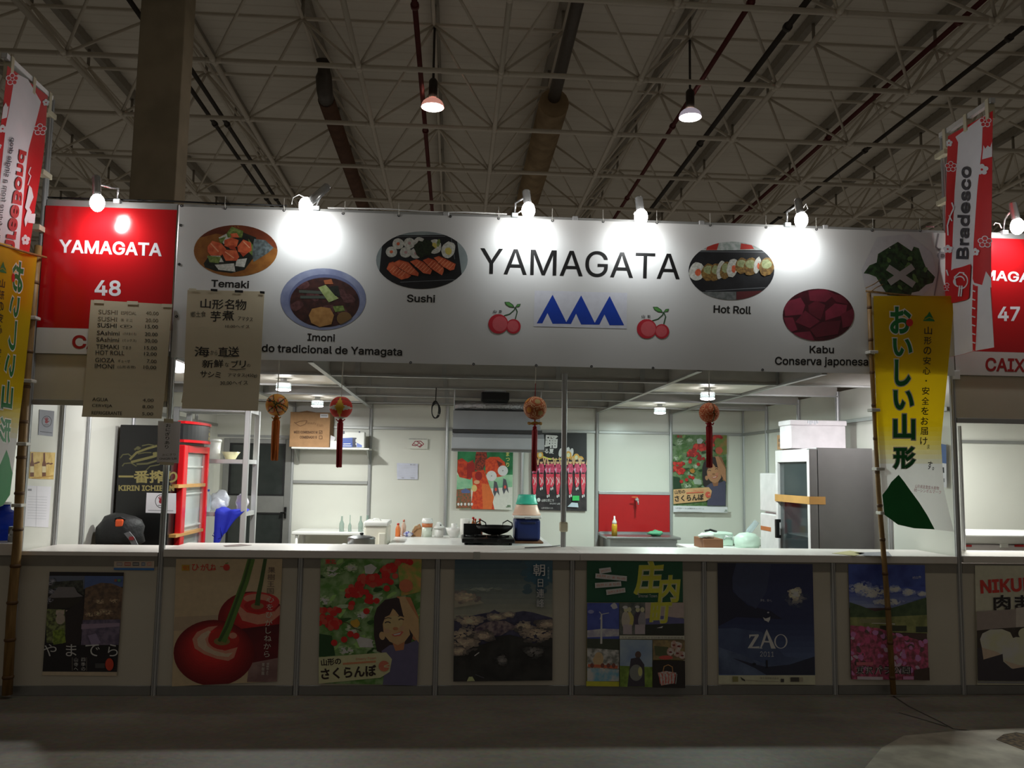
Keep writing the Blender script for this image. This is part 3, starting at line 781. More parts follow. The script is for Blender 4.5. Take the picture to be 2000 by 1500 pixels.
# hot roll
A = BA(*C6); el = A.ellpts(1029, 496, 278, 190, 0, 44); A.setclip(el); A.poly(el, Pm('print_tray_black', (18, 20, 24)))
A.poly([(740, 300), (1310, 300), (1310, 362), (740, 362)], Pm('print_menu_white', (190, 196, 194), (150, 164, 158), 30)); A.poly([(865, 360), (880, 315), (950, 312), (935, 360)], Pm('print_menu_red', (176, 50, 40))); A.poly([(1085, 358), (1090, 318), (1160, 330), (1175, 355)], Pm('print_menu_red', (176, 50, 40)))
A.line([(760, 368), (1240, 376)], 5, Pm('print_tray_edge', (104, 108, 112))); A.line([(860, 628), (1250, 606)], 5, Pm('print_tray_edge', (104, 108, 112))); A.poly([(760, 634), (1060, 632), (1060, 700), (760, 700)], Pm('print_menu_grey', (120, 124, 124), (90, 96, 94), 30)); A.poly([(1062, 632), (1260, 625), (1260, 700), (1062, 700)], Pm('print_menu_dark_red', (92, 34, 36)))
fry = Pm('print_fried_crust', (150, 118, 60), (104, 76, 34), 60)
for cx, cy, rx, ry, kd in ((805, 500, 52, 62, 0), (880, 505, 45, 58, 1), (925, 505, 34, 60, 1), (960, 490, 26, 62, 0), (990, 495, 36, 58, 1), (1035, 478, 36, 62, 0), (1095, 465, 42, 52, 1), (1150, 470, 44, 60, 1), (1195, 460, 22, 55, 0), (1255, 470, 48, 62, 1)):
    A.ell(cx, cy, rx, ry, fry if kd else rice, 12, 16, .06)
    if kd: A.ell(cx, cy-16, rx*.7, ry*.5, Pm('print_avocado', (168, 176, 130), (136, 146, 100), 60), 0, 14, .1)
    else: A.ell(cx+8, cy+6, rx*.4, ry*.4, salm, 0, 10, .1)
bart('food_photo', A)
# kabu
A = BA(*C6); el = A.ellpts(1594, 783, 230, 170, 0, 44); A.setclip(el); A.poly(el, Pm('print_kabu_dark', (70, 14, 26), (56, 12, 22), 14))
for i, pg in enumerate(([(1370, 700), (1480, 670), (1510, 720), (1490, 780), (1380, 790)], [(1530, 625), (1640, 615), (1700, 650), (1640, 700), (1540, 690)], [(1530, 720), (1580, 690), (1640, 720), (1610, 815), (1535, 770)], [(1640, 760), (1700, 710), (1780, 720), (1770, 780), (1640, 820)],
     [(1445, 830), (1510, 755), (1605, 825), (1540, 870)], [(1540, 880), (1620, 830), (1740, 820), (1720, 910), (1580, 930)], [(1370, 800), (1430, 800), (1460, 880), (1400, 900)], [(1740, 780), (1820, 740), (1830, 850), (1750, 870)], [(1660, 640), (1760, 660), (1790, 720), (1710, 700)], [(1430, 900), (1540, 890), (1570, 950), (1480, 945)])):
    A.poly(pg, Pm('print_kabu_%d' % (i % 3), ((128, 40, 60), (112, 34, 50), (98, 28, 42))[i % 3], ((116, 36, 54), (100, 30, 46), (86, 26, 38))[i % 3], 12))
bart('food_photo', A)
# nori picture with its taped cross
A = BA((1640, 180), 3.572)
A.poly([(150, 1240), (260, 1010), (480, 990), (640, 1120), (690, 1300), (560, 1440), (180, 1400)], Pm('print_nori_backing', (206, 206, 210)))
gn = Pm('print_nori_green', (52, 88, 44), (22, 42, 24), 30)
A.poly([(165, 1265), (205, 1210), (255, 1190), (265, 1130), (345, 1080), (405, 1045), (470, 1090), (500, 1110), (515, 1078), (550, 1090), (570, 1150), (600, 1225), (665, 1290), (650, 1330), (600, 1345), (550, 1390), (500, 1400), (490, 1430), (330, 1418), (280, 1340), (250, 1290), (200, 1270)], gn)
for _ in range(46):
    x, y = random.uniform(230, 610), random.uniform(1110, 1390)
    if abs(x-420)/240+abs(y-1250)/180 < 1: A.ell(x, y, random.uniform(10, 26), random.uniform(8, 20), Pm('print_nori_leaf%d' % random.randint(0, 2), random.choice(((70, 112, 58), (34, 62, 34), (92, 130, 66)))), random.uniform(0, 90), 9, .25)
bart('food_photo', A)
A = BA((1640, 180), 3.572); A.layer = 6
gt = M('grey_cloth_tape', (168, 166, 164), .6)
A.line([(328, 1226), (512, 1348)], 46, gt); A.line([(336, 1334), (506, 1218)], 46, gt)
bart('tape_cross', A)
A = BA((1640, 180), 3.572)
A.ell(712, 1140, 34, 26, Pm('print_smudge_grey', (150, 146, 150))); A.ell(716, 1142, 18, 15, Pm('print_smudge_dark', (84, 70, 72))); A.line([(690, 985), (672, 1080), (700, 1110), (690, 1250), (660, 1420)], 10, Pm('print_smudge_grey', (150, 146, 150)))
A.line([(600, 938), (660, 940)], 10, Pm('print_smudge_pink', (214, 160, 164)))
bart('corner_print', A)
# emblem of three blue peaks on its pale square
A = BA((0, 0), 1)
A.poly([(1044, 568), (1225, 572), (1224, 642), (1042, 638)], Pm('print_emblem_ground', (214, 216, 226)))
blue = Pm('print_emblem_blue', (20, 62, 170), r=.4)
for i in range(3):
    x, dy = 1079+i*55.8, i*1.1
    A.poly([(x, 576+dy), (x+28.5, 633+dy), (x, 633+dy), (x-10, 612+dy), (x-20, 632+dy), (x-31, 632+dy)], blue)
bart('emblem', A)
# two cherry motifs
cr, cri, gst, gle = Pm('print_cherry_rim', (196, 40, 56)), Pm('print_cherry_face', (216, 96, 104)), Pm('print_stem_green', (44, 84, 50)), Pm('print_leaf_green', (92, 156, 78))
def cherry(o, k, ox, oy):
    A = BA(o, k); q = lambda x, y: (ox+x, oy+y)
    A.line([q(140, 125), q(190, 110), q(230, 75), q(238, 50)], 9, gst); A.line([q(238, 50), q(255, 90), q(238, 155)], 9, gst)
    A.poly([q(145, 5), q(185, 5), q(220, 30), q(232, 55), q(190, 50), q(160, 32)], gst); A.poly([q(153, 10), q(184, 11), q(212, 32), q(222, 48), q(190, 44), q(164, 28)], gle)
    A.poly([q(238, 50), q(255, 25), q(285, 22), q(275, 45)], gst); A.poly([q(244, 48), q(258, 30), q(278, 27), q(270, 42)], gle)
    A.ell(ox+92, oy+195, 86, 84, cr); A.ell(ox+222, oy+217, 63, 63, cr)
    A.ell(ox+105, oy+195, 64, 66, cri); A.ell(ox+218, oy+215, 48, 50, cri)
    A.text('山', q(48, 100), q(76, 100), 24, BK, .03); A.text('形', q(97, 100), q(124, 100), 24, BK, .03)
    bart('cherry_motif', A)
cherry(*C5, 1113, 920)
cherry(*((1120, 380), 3.3333*1.32), 1.32*408, 1.32*726)
# eyelets and cable ties
eye = MB(); EY = M('dark_eyelet', (60, 62, 66), .4, .7)
def ring(x, z, nm='eyelet'):
    y = BY-.003+bw((x, BY, z))[1]; MB().lathe((0, 0, 0), [(.004, -.001), (.010, -.002), (.012, .0), (.004, .001)], EY, 12, cap=False).build(nm, bn) if False else None
    m = MB(); m.tube([(x+.008*math.cos(a), y, z+.008*math.sin(a)) for a in [2*math.pi*i/10 for i in range(10)]], .003, EY, 5, True); m.build(nm, bn)
for u, v in ((440, 407), (555, 411), (670, 417), (779, 421), (974, 427), (1079, 431), (1178, 433), (1283, 435), (1387, 440), (1496, 444), (1594, 448), (1703, 450), (1797, 451), (880, 423), (355, 402), (353, 440)):
    p = at(u, v, BY); ring(p.x, p.z)
for u, v in ((802, 708), (925, 711), (1047, 714), (1155, 716), (1275, 719), (1490, 722), (350, 516), (345, 618)):
    p = at(u, v, BY); ring(p.x, p.z)
TIE = M('white_cable_tie', (222, 220, 210), .5)
for u, v, du in ((440, 407, 0), (555, 411, 0), (670, 417, 4), (779, 421, 0), (974, 427, 0), (1079, 431, 0), (1178, 433, 0), (1283, 435, 0), (1387, 440, 0), (1496, 444, 0), (1594, 448, 0), (1703, 450, 2), (1797, 451, 0)):
    p = at(u, v, BY-.006); q = at(u+du, v-24, BY+.02)
    MB().tube([(p.x, BY-.006, p.z), (p.x, BY-.012, p.z+.03), (q.x, -.024, ZT-.005), (q.x, -.02, q.z)], .0028, TIE, 6).build('cable_tie', bn)
# small white corner bracket of the fascia at the right post
MB().box(5.99, -.034, 2.40, 6.05, -.025, 2.47, WHITEP, .003).build('corner_bracket', None, 'small white corner bracket below the right end of the banner', 'bracket')
# ================================================================ POSTERS ON THE COUNTER FRONT
PY = -.0158
def poster(o, k, quad, ground, label, Y=PY, name='poster', cat='poster', src=None, group=None):
    A = Art(Y=Y, o=o, k=k)
    if src: A.warp = quadwarp(src, quad); quad = [(src[0], src[1]), (src[2], src[1]), (src[2], src[3]), (src[0], src[3])]
    sheet(A, quad, ground); A.setclip(quad); A.fin = lambda: A.build(name, None, label=label, cat=cat, group=group)
    A.quad = quad
    return A
F = 4.4125
# 1 temple
A = poster((0, 1060), F, [(428, 250), (1068, 256), (1006, 1148), (364, 1142)], K((92, 84, 72)), 'dark poster of a temple garden with large white kana, below the red sign 48')
A.poly([(428, 250), (1068, 256), (1010, 1114), (366, 1110)], K((14, 13, 15)))
A.poly([(426, 285), (730, 286), (725, 400), (420, 400)], K((46, 50, 60))); A.poly([(730, 286), (1064, 288), (1058, 380), (728, 400)], K((38, 48, 74)))
A.poly([(735, 390), (870, 345), (960, 350), (1060, 390), (1040, 680), (715, 680)], K2((58, 46, 36), (40, 32, 28), 30))
A.poly([(420, 330), (500, 335), (640, 325), (715, 322), (722, 450), (640, 400), (500, 385), (418, 420)], K2((20, 21, 20), (34, 36, 32), 40))
A.poly([(500, 380), (640, 382), (668, 430), (715, 462), (580, 478), (414, 474), (470, 420)], K((58, 56, 58)))
A.poly([(414, 476), (715, 470), (690, 510), (600, 560), (430, 570)], K((22, 20, 18)))
A.poly([(400, 570), (560, 575), (570, 760), (540, 870), (400, 860)], K2((66, 72, 44), (34, 36, 24), 40)); A.poly([(455, 760), (550, 740), (570, 860), (460, 880)], K2((66, 78, 28), (44, 54, 20), 50))
for x in (505, 535, 590): A.poly([(x-22, 582), (x+20, 580), (x+18, 618), (x-24, 620)], K((92, 84, 78)))
A.ell(520, 655, 40, 52, K((86, 80, 74)), 0, 14, .15)
for i, (x, y) in enumerate(((430, 350), (445, 420), (425, 500), (455, 330))): puffs(A, x, y, 34, 26, (34, 36, 40), (84, 84, 92), 20, 6, 14, seed=120+i)
A.poly([(560, 600), (720, 480), (716, 690), (690, 880), (570, 880)], K((20, 17, 18)))
for i, (x, y) in enumerate(((860, 505), (890, 590), (930, 600), (985, 500), (770, 620), (845, 610))): puffs(A, x, y, 48, 24, (58, 46, 38), (104, 92, 74), 22, 7, 16, seed=130+i)
A.poly([(715, 665), (1040, 660), (1030, 880), (700, 880)], K2((58, 52, 64), (40, 36, 48), 22)); A.poly([(705, 700), (1035, 690), (1034, 720), (703, 745)], K((72, 62, 74)))
A.poly([(760, 800), (830, 780), (870, 860), (800, 900)], K((66, 60, 76)))
WT = K((122, 116, 114))
for ch, x0, x1 in (('や', 372, 490), ('ま', 570, 662), ('で', 738, 862), ('ら', 932, 1018)): A.text(ch, (x0, 976), (x1, 978), 104, WT, .0)
A.vtext('四季の', (722, 985), (722, 1106), 40, WT); A.vtext('山寺へ', (660, 985), (660, 1106), 40, WT)
A.line([(628, 985), (628, 1100)], 3, K((70, 66, 62))); A.line([(752, 985), (752, 1100)], 3, K((70, 66, 62)))
A.ell(948, 1046, 36, 54, K((120, 30, 20)), 0, 20); A.poly([(825, 1036), (908, 1036), (908, 1078), (825, 1078)], K((32, 32, 32)))
A.rect(990, 312, 1012, 334, K((70, 40, 30))); A.rect(1018, 312, 1044, 334, K((40, 70, 50)))
A.fin()
# 2 cherries
c = [(150, 140), (1066, 140), (1018, 1196), (114, 1238)]
A = poster((310, 1060), F, c, K((92, 82, 66)), 'poster of two big glossy dark red cherries with green stems')
cd, cm, cl_, ch_ = K((52, 8, 10)), K((84, 14, 16)), K((132, 64, 54)), K((60, 10, 12))
A.poly([(140, 640), (1066, 600), (1020, 700), (130, 760)], K((84, 74, 62)))
for i in range(9):
    t = i/8; A.ell(800+30*t, 660-70*t, 290*(1-.5*t), 240*(1-.55*t), K(mixc((56, 8, 11), (94, 16, 17), t)), 0, 40)
A.poly([(560, 760), (1050, 700), (1040, 1060), (780, 1060)], K2((46, 8, 12), (34, 6, 10), 6)); A.poly([(780, 1040), (1040, 990), (1022, 1200), (760, 1200)], K2((72, 58, 56), (56, 42, 42), 6))
A.ell(850, 510, 190, 85, K((104, 24, 24))); A.ell(850, 480, 120, 40, cl_); A.poly([(665, 560), (690, 540), (760, 600), (860, 620), (1000, 590), (1045, 540), (1045, 620), (960, 690), (850, 705), (720, 670)], cl_); A.ell(855, 545, 120, 55, cm)
A.ell(850, 545, 55, 28, K((70, 52, 34)))
for i in range(12):
    t = i/11; A.ell(476-20*t, 950-70*t, 348*(1-.62*t), 285*(1-.62*t), K(mixc((50, 7, 10), (104, 18, 18), t)), 0, 44)
A.poly([(290, 830), (330, 770), (430, 725), (510, 715), (440, 770), (430, 840), (480, 900), (570, 930), (680, 900), (650, 990), (600, 1018), (500, 1000), (390, 960), (310, 910)], cl_)
A.poly([(330, 830), (370, 785), (430, 755), (450, 770), (400, 830), (420, 890), (480, 930), (580, 955), (640, 945), (600, 985), (500, 975), (400, 935), (340, 890)], K((146, 84, 72)))
A.ell(560, 835, 135, 88, K((86, 18, 16))); A.ell(640, 800, 34, 26, cl_); A.ell(545, 850, 70, 34, K((62, 54, 30)))
st = K((40, 58, 24)); sd = K((26, 40, 18))
A.line([(800, 135), (745, 330), (660, 560), (600, 720), (545, 850)], 62, st, w2=74); A.line([(790, 135), (735, 330), (650, 560), (590, 720), (520, 850)], 20, sd, w2=26)
A.line([(920, 135), (885, 330), (858, 460), (850, 540)], 30, sd, w2=44)
for i, (ch, x, w) in enumerate((('ひ', 285, 62), ('が', 360, 60), ('し', 420, 46), ('ね', 448, 46))): A.text(ch, (x, 240), (x+w, 240), 58, K((96, 22, 18)), .01)
A.rect(200, 190, 266, 240, K((90, 72, 20))); A.text('旬', (206, 236), (260, 236), 40, K((96, 22, 18))); A.ell(585, 212, 28, 28, K((110, 28, 24))); A.line([(575, 180), (600, 172)], 6, st); A.line([(530, 205), (560, 205)], 5, K((96, 22, 18)))
LT = K((112, 100, 92)); A.vtext('果樹王国', (975, 205), (962, 445), 66, K((50, 42, 38))); A.vtext('心をひがしねから', (965, 452), (932, 990), 66, LT); A.vtext('果樹園', (905, 1030), (900, 1140), 26, LT); A.vtext('東根市より', (945, 1030), (938, 1140), 26, LT)
A.fin()
# 3 girl picking cherries (drawn once, printed twice)
def girl(A, k=.17, wall=False):
    Kk = lambda c: K(c, k); Kx = lambda a, b, s=40: K2(a, b, s, k)
    A.poly([(150, 120), (1090, 120), (1060, 1240), (150, 1240)], Kx((44, 70, 30), (76, 92, 66), 14))
    random.seed(3)
    for _ in range(70):
        x, y = random.uniform(180, 1060), random.uniform(130, 1000)
        A.ell(x, y, random.uniform(30, 75), random.uniform(10, 24), random.choice((Kk((38, 66, 28)), Kk((60, 84, 44)), Kk((24, 44, 20)), Kk((92, 108, 86)), Kk((80, 104, 60)))), random.uniform(-60, 20), 10, .2)
    for i, (x, y, rx, ry) in enumerate(((240, 500, 60, 50), (620, 860, 60, 60), (480, 740, 60, 60), (300, 250, 90, 60), (560, 620, 60, 50), (420, 930, 80, 50), (470, 215, 60, 40))): puffs(A, x, y, rx, ry, (60, 80, 48), (128, 134, 120), 26, 10, 30, Kk, 100+i)
    A.poly([(180, 780), (300, 800), (330, 970), (175, 980)], Kk((18, 38, 20))); A.poly([(500, 800), (640, 830), (660, 900), (540, 900)], Kk((112, 120, 110)))
    A.poly([(580, 200), (640, 180), (690, 215), (650, 270), (590, 265)], Kk((120, 124, 122))); A.poly([(860, 130), (1075, 130), (1070, 420), (900, 460)], Kx((70, 84, 36), (104, 78, 44), 16))
    rd = (Kk((124, 20, 18)), Kk((104, 16, 16)), Kk((140, 38, 30)))
    for cx, cy, sx, sy, n in ((280, 650, 90, 80, 26), (610, 400, 90, 110, 30), (480, 470, 40, 100, 14), (800, 260, 60, 90, 18), (330, 730, 40, 40, 8), (920, 160, 60, 30, 10), (680, 310, 110, 40, 14)):
        for _ in range(n): A.ell(cx+random.uniform(-sx, sx), cy+random.uniform(-sy, sy), 27, 25, random.choice(rd), 0, 12)
    for x, y in ((462, 785), (512, 800), (322, 860), (408, 832), (600, 588), (775, 392)): A.ell(x, y, 28, 27, rd[0], 0, 14)
    A.ell(940, 370, 60, 55, Kk((128, 58, 40))); A.ell(505, 690, 44, 34, Kk((124, 82, 28)), 0, 10, .2); A.line([(390, 680), (440, 690), (490, 730), (560, 760)], 6, Kk((40, 30, 20)))
    skin, sks, hair = Kk((122, 86, 62)), Kk((98, 64, 44)), Kk((26, 20, 22))
    A.poly([(860, 460), (980, 470), (1050, 640), (1055, 860), (1000, 830), (930, 700)], sks)
    A.poly([(665, 640), (690, 560), (760, 490), (860, 470), (930, 500), (960, 620), (1000, 800), (960, 930), (760, 960), (690, 930), (665, 800)], hair)
    A.poly([(730, 930), (800, 880), (950, 870), (1050, 830), (1045, 1230), (740, 1230), (760, 1050)], Kk((50, 48, 66))); A.poly([(820, 850), (930, 850), (920, 920), (850, 930)], sks)
    A.poly([(740, 700), (760, 640), (820, 560), (870, 600), (920, 640), (965, 720), (975, 790), (930, 850), (870, 880), (800, 850), (750, 790)], skin); A.ell(735, 800, 25, 36, skin, -10)
    A.poly([(760, 640), (790, 545), (830, 560), (800, 620)], hair); A.poly([(820, 545), (900, 560), (925, 640), (880, 625)], hair)
    A.poly([(880, 470), (930, 460), (975, 540), (1050, 660), (1050, 860), (985, 770), (925, 660)], skin)
    A.ell(830, 690, 86, 60, Kk((128, 92, 66)), -15); A.line([(758, 690), (774, 680), (792, 680), (808, 690)], 9, hair); A.line([(876, 664), (890, 654), (906, 654), (922, 662)], 9, hair); A.line([(752, 656), (785, 644), (815, 650)], 6, hair); A.line([(872, 634), (900, 624), (924, 632)], 6, hair); A.ell(905, 735, 26, 20, Kk((132, 84, 66)), -20); A.ell(776, 760, 26, 20, Kk((132, 84, 66)), -20); A.ell(850, 738, 24, 14, sks); A.ell(840, 745, 6, 5, Kk((90, 54, 40)))
    A.poly([(815, 790), (850, 778), (905, 760), (920, 768), (890, 800), (840, 806)], Kk((120, 50, 44))); A.poly([(830, 788), (900, 770), (885, 788), (842, 796)], Kk((150, 140, 130)))
    A.poly([(190, 985), (770, 942), (820, 1000), (800, 1110), (720, 1160), (190, 1212)], Kk((148, 116, 82))); bk = Kk((22, 16, 14))
    A.text('山形の', (212, 1062), (384, 1048), 62, bk, .03); A.text('さくらんぼ', (212, 1180), (690, 1146), 100, bk, .035); A.line([(398, 1040), (680, 1020)], 16, Kk((150, 70, 50))); A.text('Cherry Town', (510, 1015), (684, 1002), 24, Kk((150, 50, 40)))
    A.ell(752, 1058, 46, 46, Kk((144, 58, 46))); A.line([(752, 1058), (798, 1042)], 8, Kk((148, 116, 82))); A.line([(752, 1064), (798, 1066)], 8, Kk((148, 116, 82)))
    A.text('東北', (246, 182), (340, 182), 44, Kk((110, 24, 22)), .03)
A = poster((580, 1060), F, [(205, 128), (1076, 130), (1036, 1228), (186, 1212)], K((70, 70, 60)), 'poster of a smiling girl under red cherries, on the counter front')
girl(A); A.vtext('見つけた', (650, 640), (700, 500), 26, K((104, 110, 90))) if False else None
A.fin()
# 4 mountains
A = poster((850, 1060), F, [(170, 140), (1012, 142), (1008, 1184), (156, 1194)], K((40, 46, 48)), 'poster of misty blue mountains above clouds with vertical characters')
grad(A, 150, 1020, 140, 660, (30, 42, 50), (76, 76, 68), 12); puffs(A, 900, 260, 150, 170, (34, 46, 52), (28, 50, 62), 40, 40, 90, seed=2); puffs(A, 420, 402, 170, 16, (58, 64, 62), (80, 84, 80), 30, 14, 40, seed=3, flat=.25)
A.poly([(165, 420), (300, 440), (420, 520), (165, 560)], K((78, 76, 68)))
mt = K2((34, 34, 48), (24, 24, 36), 14)
A.poly([(160, 660), (380, 615), (470, 600), (510, 577), (540, 595), (600, 610), (640, 640), (690, 600), (760, 588), (840, 600), (1010, 648), (1010, 900), (160, 900)], mt)
cl1, cl2 = K2((86, 80, 72), (64, 60, 58), 14), K2((98, 88, 74), (78, 70, 62), 12)
for i, (x, y, rx, ry) in enumerate(((250, 470, 130, 50), (525, 640, 85, 26), (300, 670, 120, 46), (630, 618, 50, 18), (250, 800, 140, 70), (760, 720, 90, 40))): puffs(A, x, y, rx, ry, (58, 54, 54), (104, 94, 80), 60, 12, 34, seed=20+i)
A.poly([(440, 680), (600, 670), (700, 720), (560, 800), (380, 790), (330, 740)], K2((34, 28, 38), (70, 62, 62), 26))
A.poly([(156, 960), (300, 900), (460, 860), (520, 810), (640, 790), (760, 820), (850, 870), (1010, 800), (1010, 1190), (150, 1195)], K2((16, 16, 17), (24, 24, 24), 9))
for i, (x, y, rx, ry) in enumerate(((880, 780, 190, 70), (960, 700, 90, 40), (250, 860, 150, 60), (420, 800, 90, 40), (200, 930, 70, 40))): puffs(A, x, y, rx, ry, (40, 38, 38), (100, 90, 78), 75, 14, 38, seed=40+i)
for i, (x, y, rx, ry) in enumerate(((850, 935, 90, 50), (575, 1005, 46, 48))): puffs(A, x, y, rx, ry, (24, 24, 25), (66, 64, 64), 45, 12, 30, seed=60+i)
A.line([(338, 970), (378, 940)], 8, K((120, 118, 112)))
A.poly([(272, 1188), (290, 1150), (320, 1148), (342, 1186)], K((92, 98, 70))); A.line([(345, 1130), (420, 1160)], 8, K((40, 40, 44)))
sh_, lt = K((24, 34, 44)), K((130, 140, 140))
A.text('朝', (842, 284), (944, 284), 104, sh_, .035); A.text('朝', (842, 284), (944, 284), 104, K((150, 142, 124)), .006)
A.vtext('日連峰', (904, 300), (904, 562), 66, sh_, .035); A.vtext('日連峰', (904, 300), (904, 562), 66, lt, .004); A.vtext('大朝日岳', (972, 200), (972, 310), 16, K((90, 100, 104)))
A.fin()
# 5 green collage
A = poster((1110, 1060), F, [(160, 152), (984, 160), (996, 1242), (150, 1228)], K((70, 66, 50)), 'collage poster with green head, yellow-green brush characters and small photos')
A.poly([(160, 152), (986, 160), (990, 514), (158, 514)], K((14, 40, 28)))
yg, rim = K((112, 112, 30)), K((104, 124, 78))
for ch, x0, x1, y, h in (('庄', 560, 800, 452, 300), ('内', 770, 950, 520, 238), ('町', 690, 872, 694, 180)):
    A.text(ch, (x0, y), (x1, y-6), h, rim, .062, slant=.12); A.text(ch, (x0, y), (x1, y-6), h, yg, .028, slant=.12)
A.text('Shonai Town', (602, 470), (762, 470), 26, K((120, 124, 104)))
for q in ([(262, 222), (362, 210), (370, 250), (268, 268)], [(232, 262), (502, 286), (500, 330), (230, 304)], [(226, 344), (450, 330), (454, 372), (228, 388)], [(320, 402), (484, 384), (488, 424), (326, 448)]):
    A.poly(q, K((138, 118, 98))); x0, y0 = q[3]; x1, y1 = q[2]
    A.text('自然とまちの', (x0+14, y0-12), (x1-12, y1-10), 22, K((110, 60, 50)))
A.poly([(158, 514), (432, 514), (432, 830), (158, 830)], K2((30, 36, 78), (38, 46, 88), 8)); A.poly([(158, 750), (300, 735), (432, 740), (432, 800), (158, 810)], K2((100, 96, 100), (80, 78, 88), 20)); A.poly([(158, 820), (432, 824), (432, 930), (158, 930)], K((30, 34, 28)))
A.ell(390, 540, 30, 26, K((92, 92, 108)), 0, 12, .2); A.ell(190, 590, 26, 16, K((70, 72, 96)))
A.poly([(274, 610), (288, 610), (288, 865), (270, 865)], K((150, 146, 140))); A.line([(282, 612), (262, 590)], 6, K((150, 146, 140))); A.line([(282, 612), (345, 600)], 6, K((150, 146, 140))); A.line([(282, 612), (268, 655)], 6, K((150, 146, 140)))
A.poly([(158, 900), (432, 920), (432, 1080), (158, 1080)], K2((58, 60, 58), (100, 100, 96), 30)); A.ell(255, 1000, 44, 60, K((120, 84, 64)), 0, 14, .15); A.line([(165, 1052), (420, 1066)], 26, K((96, 50, 34))); A.poly([(158, 1075), (432, 1085), (432, 1186), (158, 1186)], K2((54, 84, 108), (100, 116, 120), 16)); A.poly([(150, 1186), (432, 1190), (432, 1232), (150, 1228)], K((112, 104, 28)))
for x in (200, 290, 340, 385): A.ell(x, 1052, 16, 20, K((60, 34, 30)))
A.poly([(436, 514), (656, 510), (656, 786), (436, 790)], K2((34, 38, 38), (52, 54, 52), 20))
for x, c1 in ((520, (130, 92, 52)), (592, (34, 30, 40)), (490, (90, 86, 80)), (632, (70, 68, 72))): A.ell(x, 660, 36, 74, K(c1), 0, 16, .08); A.ell(x, 572, 18, 22, K((128, 96, 78))); A.rect(x-24, 700, x+22, 782, K((86, 80, 84)))
A.ell(484, 552, 22, 14, K((150, 150, 146))); A.ell(588, 548, 20, 12, K((140, 140, 140)))
A.poly([(656, 510), (990, 514), (990, 640), (656, 650)], K((88, 80, 78))); A.poly([(660, 650), (800, 625), (990, 650), (990, 720), (660, 720)], K((46, 46, 70))); A.poly([(656, 700), (992, 690), (992, 794), (656, 790)], K((22, 24, 22))); A.poly([(755, 730), (810, 712), (800, 730)], K((110, 110, 104)))
A.text('町', (690, 694), (872, 688), 180, rim, .062, slant=.12); A.text('町', (690, 694), (872, 688), 180, yg, .028, slant=.12)
A.poly([(436, 792), (992, 796), (992, 826), (436, 824)], K((112, 104, 90))); A.text('人と自然がやさしくとけあう日本の原風景', (450, 818), (980, 820), 16, K((60, 56, 50)))
A.poly([(436, 826), (714, 830), (714, 1060), (436, 1060)], K2((62, 74, 92), (78, 88, 104), 6)); A.poly([(436, 1050), (714, 1062), (714, 1234), (436, 1230)], K2((66, 82, 34), (48, 62, 24), 20))
A.ell(592, 956, 26, 30, K((44, 34, 32))); A.poly([(530, 990), (600, 975), (645, 1040), (650, 1230), (500, 1230), (520, 1060)], K((30, 28, 34))); A.ell(575, 1110, 56, 70, K((62, 64, 62))); A.ell(610, 1100, 18, 40, K((120, 108, 62)))
A.poly([(718, 830), (992, 832), (994, 1000), (718, 1000)], K2((76, 66, 44), (56, 48, 36), 16)); A.poly([(730, 880), (850, 890), (850, 980), (740, 960)], K((40, 44, 30)))
for x, y in ((900, 870), (940, 880), (870, 930), (930, 940), (970, 960)): A.ell(x, y, 30, 36, K2((126, 108, 96), (90, 70, 64), 40), 0, 12, .15); A.ell(x, y+4, 14, 8, K((60, 24, 24)))
A.ell(830, 980, 60, 18, K((104, 40, 36)))
A.poly([(718, 1008), (996, 1008), (998, 1244), (716, 1238)], K((20, 18, 18))); A.line([(805, 1100), (815, 1056), (850, 1042), (885, 1060), (890, 1110)], 7, K((90, 66, 40))); A.poly([(760, 1110), (830, 1095), (920, 1110), (900, 1200), (790, 1220)], K2((120, 60, 52), (150, 130, 110), 60))
for i in range(12): A.line([(770+i*14, 1120), (782+i*12, 1205)], 5, K((140, 128, 112)) if i % 2 else K((110, 34, 32)))
A.fin()
# 6 dark blue poster
A = poster((1370, 1060), F, [(138, 174), (958, 184), (982, 1224), (148, 1218)], K((104, 98, 84)), 'dark blue poster of a snowy slope at night with large roman capitals')
A.poly([(138, 174), (958, 184), (980, 1142), (148, 1130)], K((20, 23, 42))); grad(A, 150, 980, 660, 1140, (20, 24, 44), (44, 54, 74), 10); A.poly([(138, 174), (300, 176), (265, 300), (270, 420), (400, 540), (600, 590), (700, 660), (300, 640), (145, 720)], K((16, 17, 28)))
A.poly([(300, 178), (600, 180), (560, 420), (470, 570), (320, 470), (268, 400), (268, 300)], K((26, 30, 46)))
A.poly([(145, 740), (300, 735), (520, 770), (720, 980), (970, 1010), (975, 1140), (148, 1135)], K2((36, 44, 62), (28, 34, 52), 5)); A.poly([(150, 900), (330, 960), (560, 1050), (800, 1060), (975, 1020), (976, 1140), (148, 1130)], K2((44, 52, 68), (30, 36, 52), 7))
A.poly([(260, 990), (450, 1045), (560, 1070), (760, 1050), (975, 980), (978, 1140), (560, 1140), (460, 1080)], K((20, 22, 32)))
puffs(A, 815, 490, 95, 62, (22, 26, 42), (70, 68, 66), 50, 16, 34, seed=91); puffs(A, 806, 440, 52, 48, (80, 76, 70), (134, 126, 106), 40, 12, 24, seed=92, flat=.9)
sw = K((128, 126, 122))
A.poly([(410, 792), (490, 788), (494, 800), (436, 896), (500, 892), (496, 910), (398, 908), (402, 900), (462, 804), (424, 806), (412, 826)], sw)
A.poly([(562, 744), (640, 912), (600, 912), (584, 860), (540, 858), (518, 902), (526, 912), (494, 910), (505, 902), (548, 772)], sw); A.poly([(562, 790), (580, 846), (545, 845)], K((26, 32, 50)))
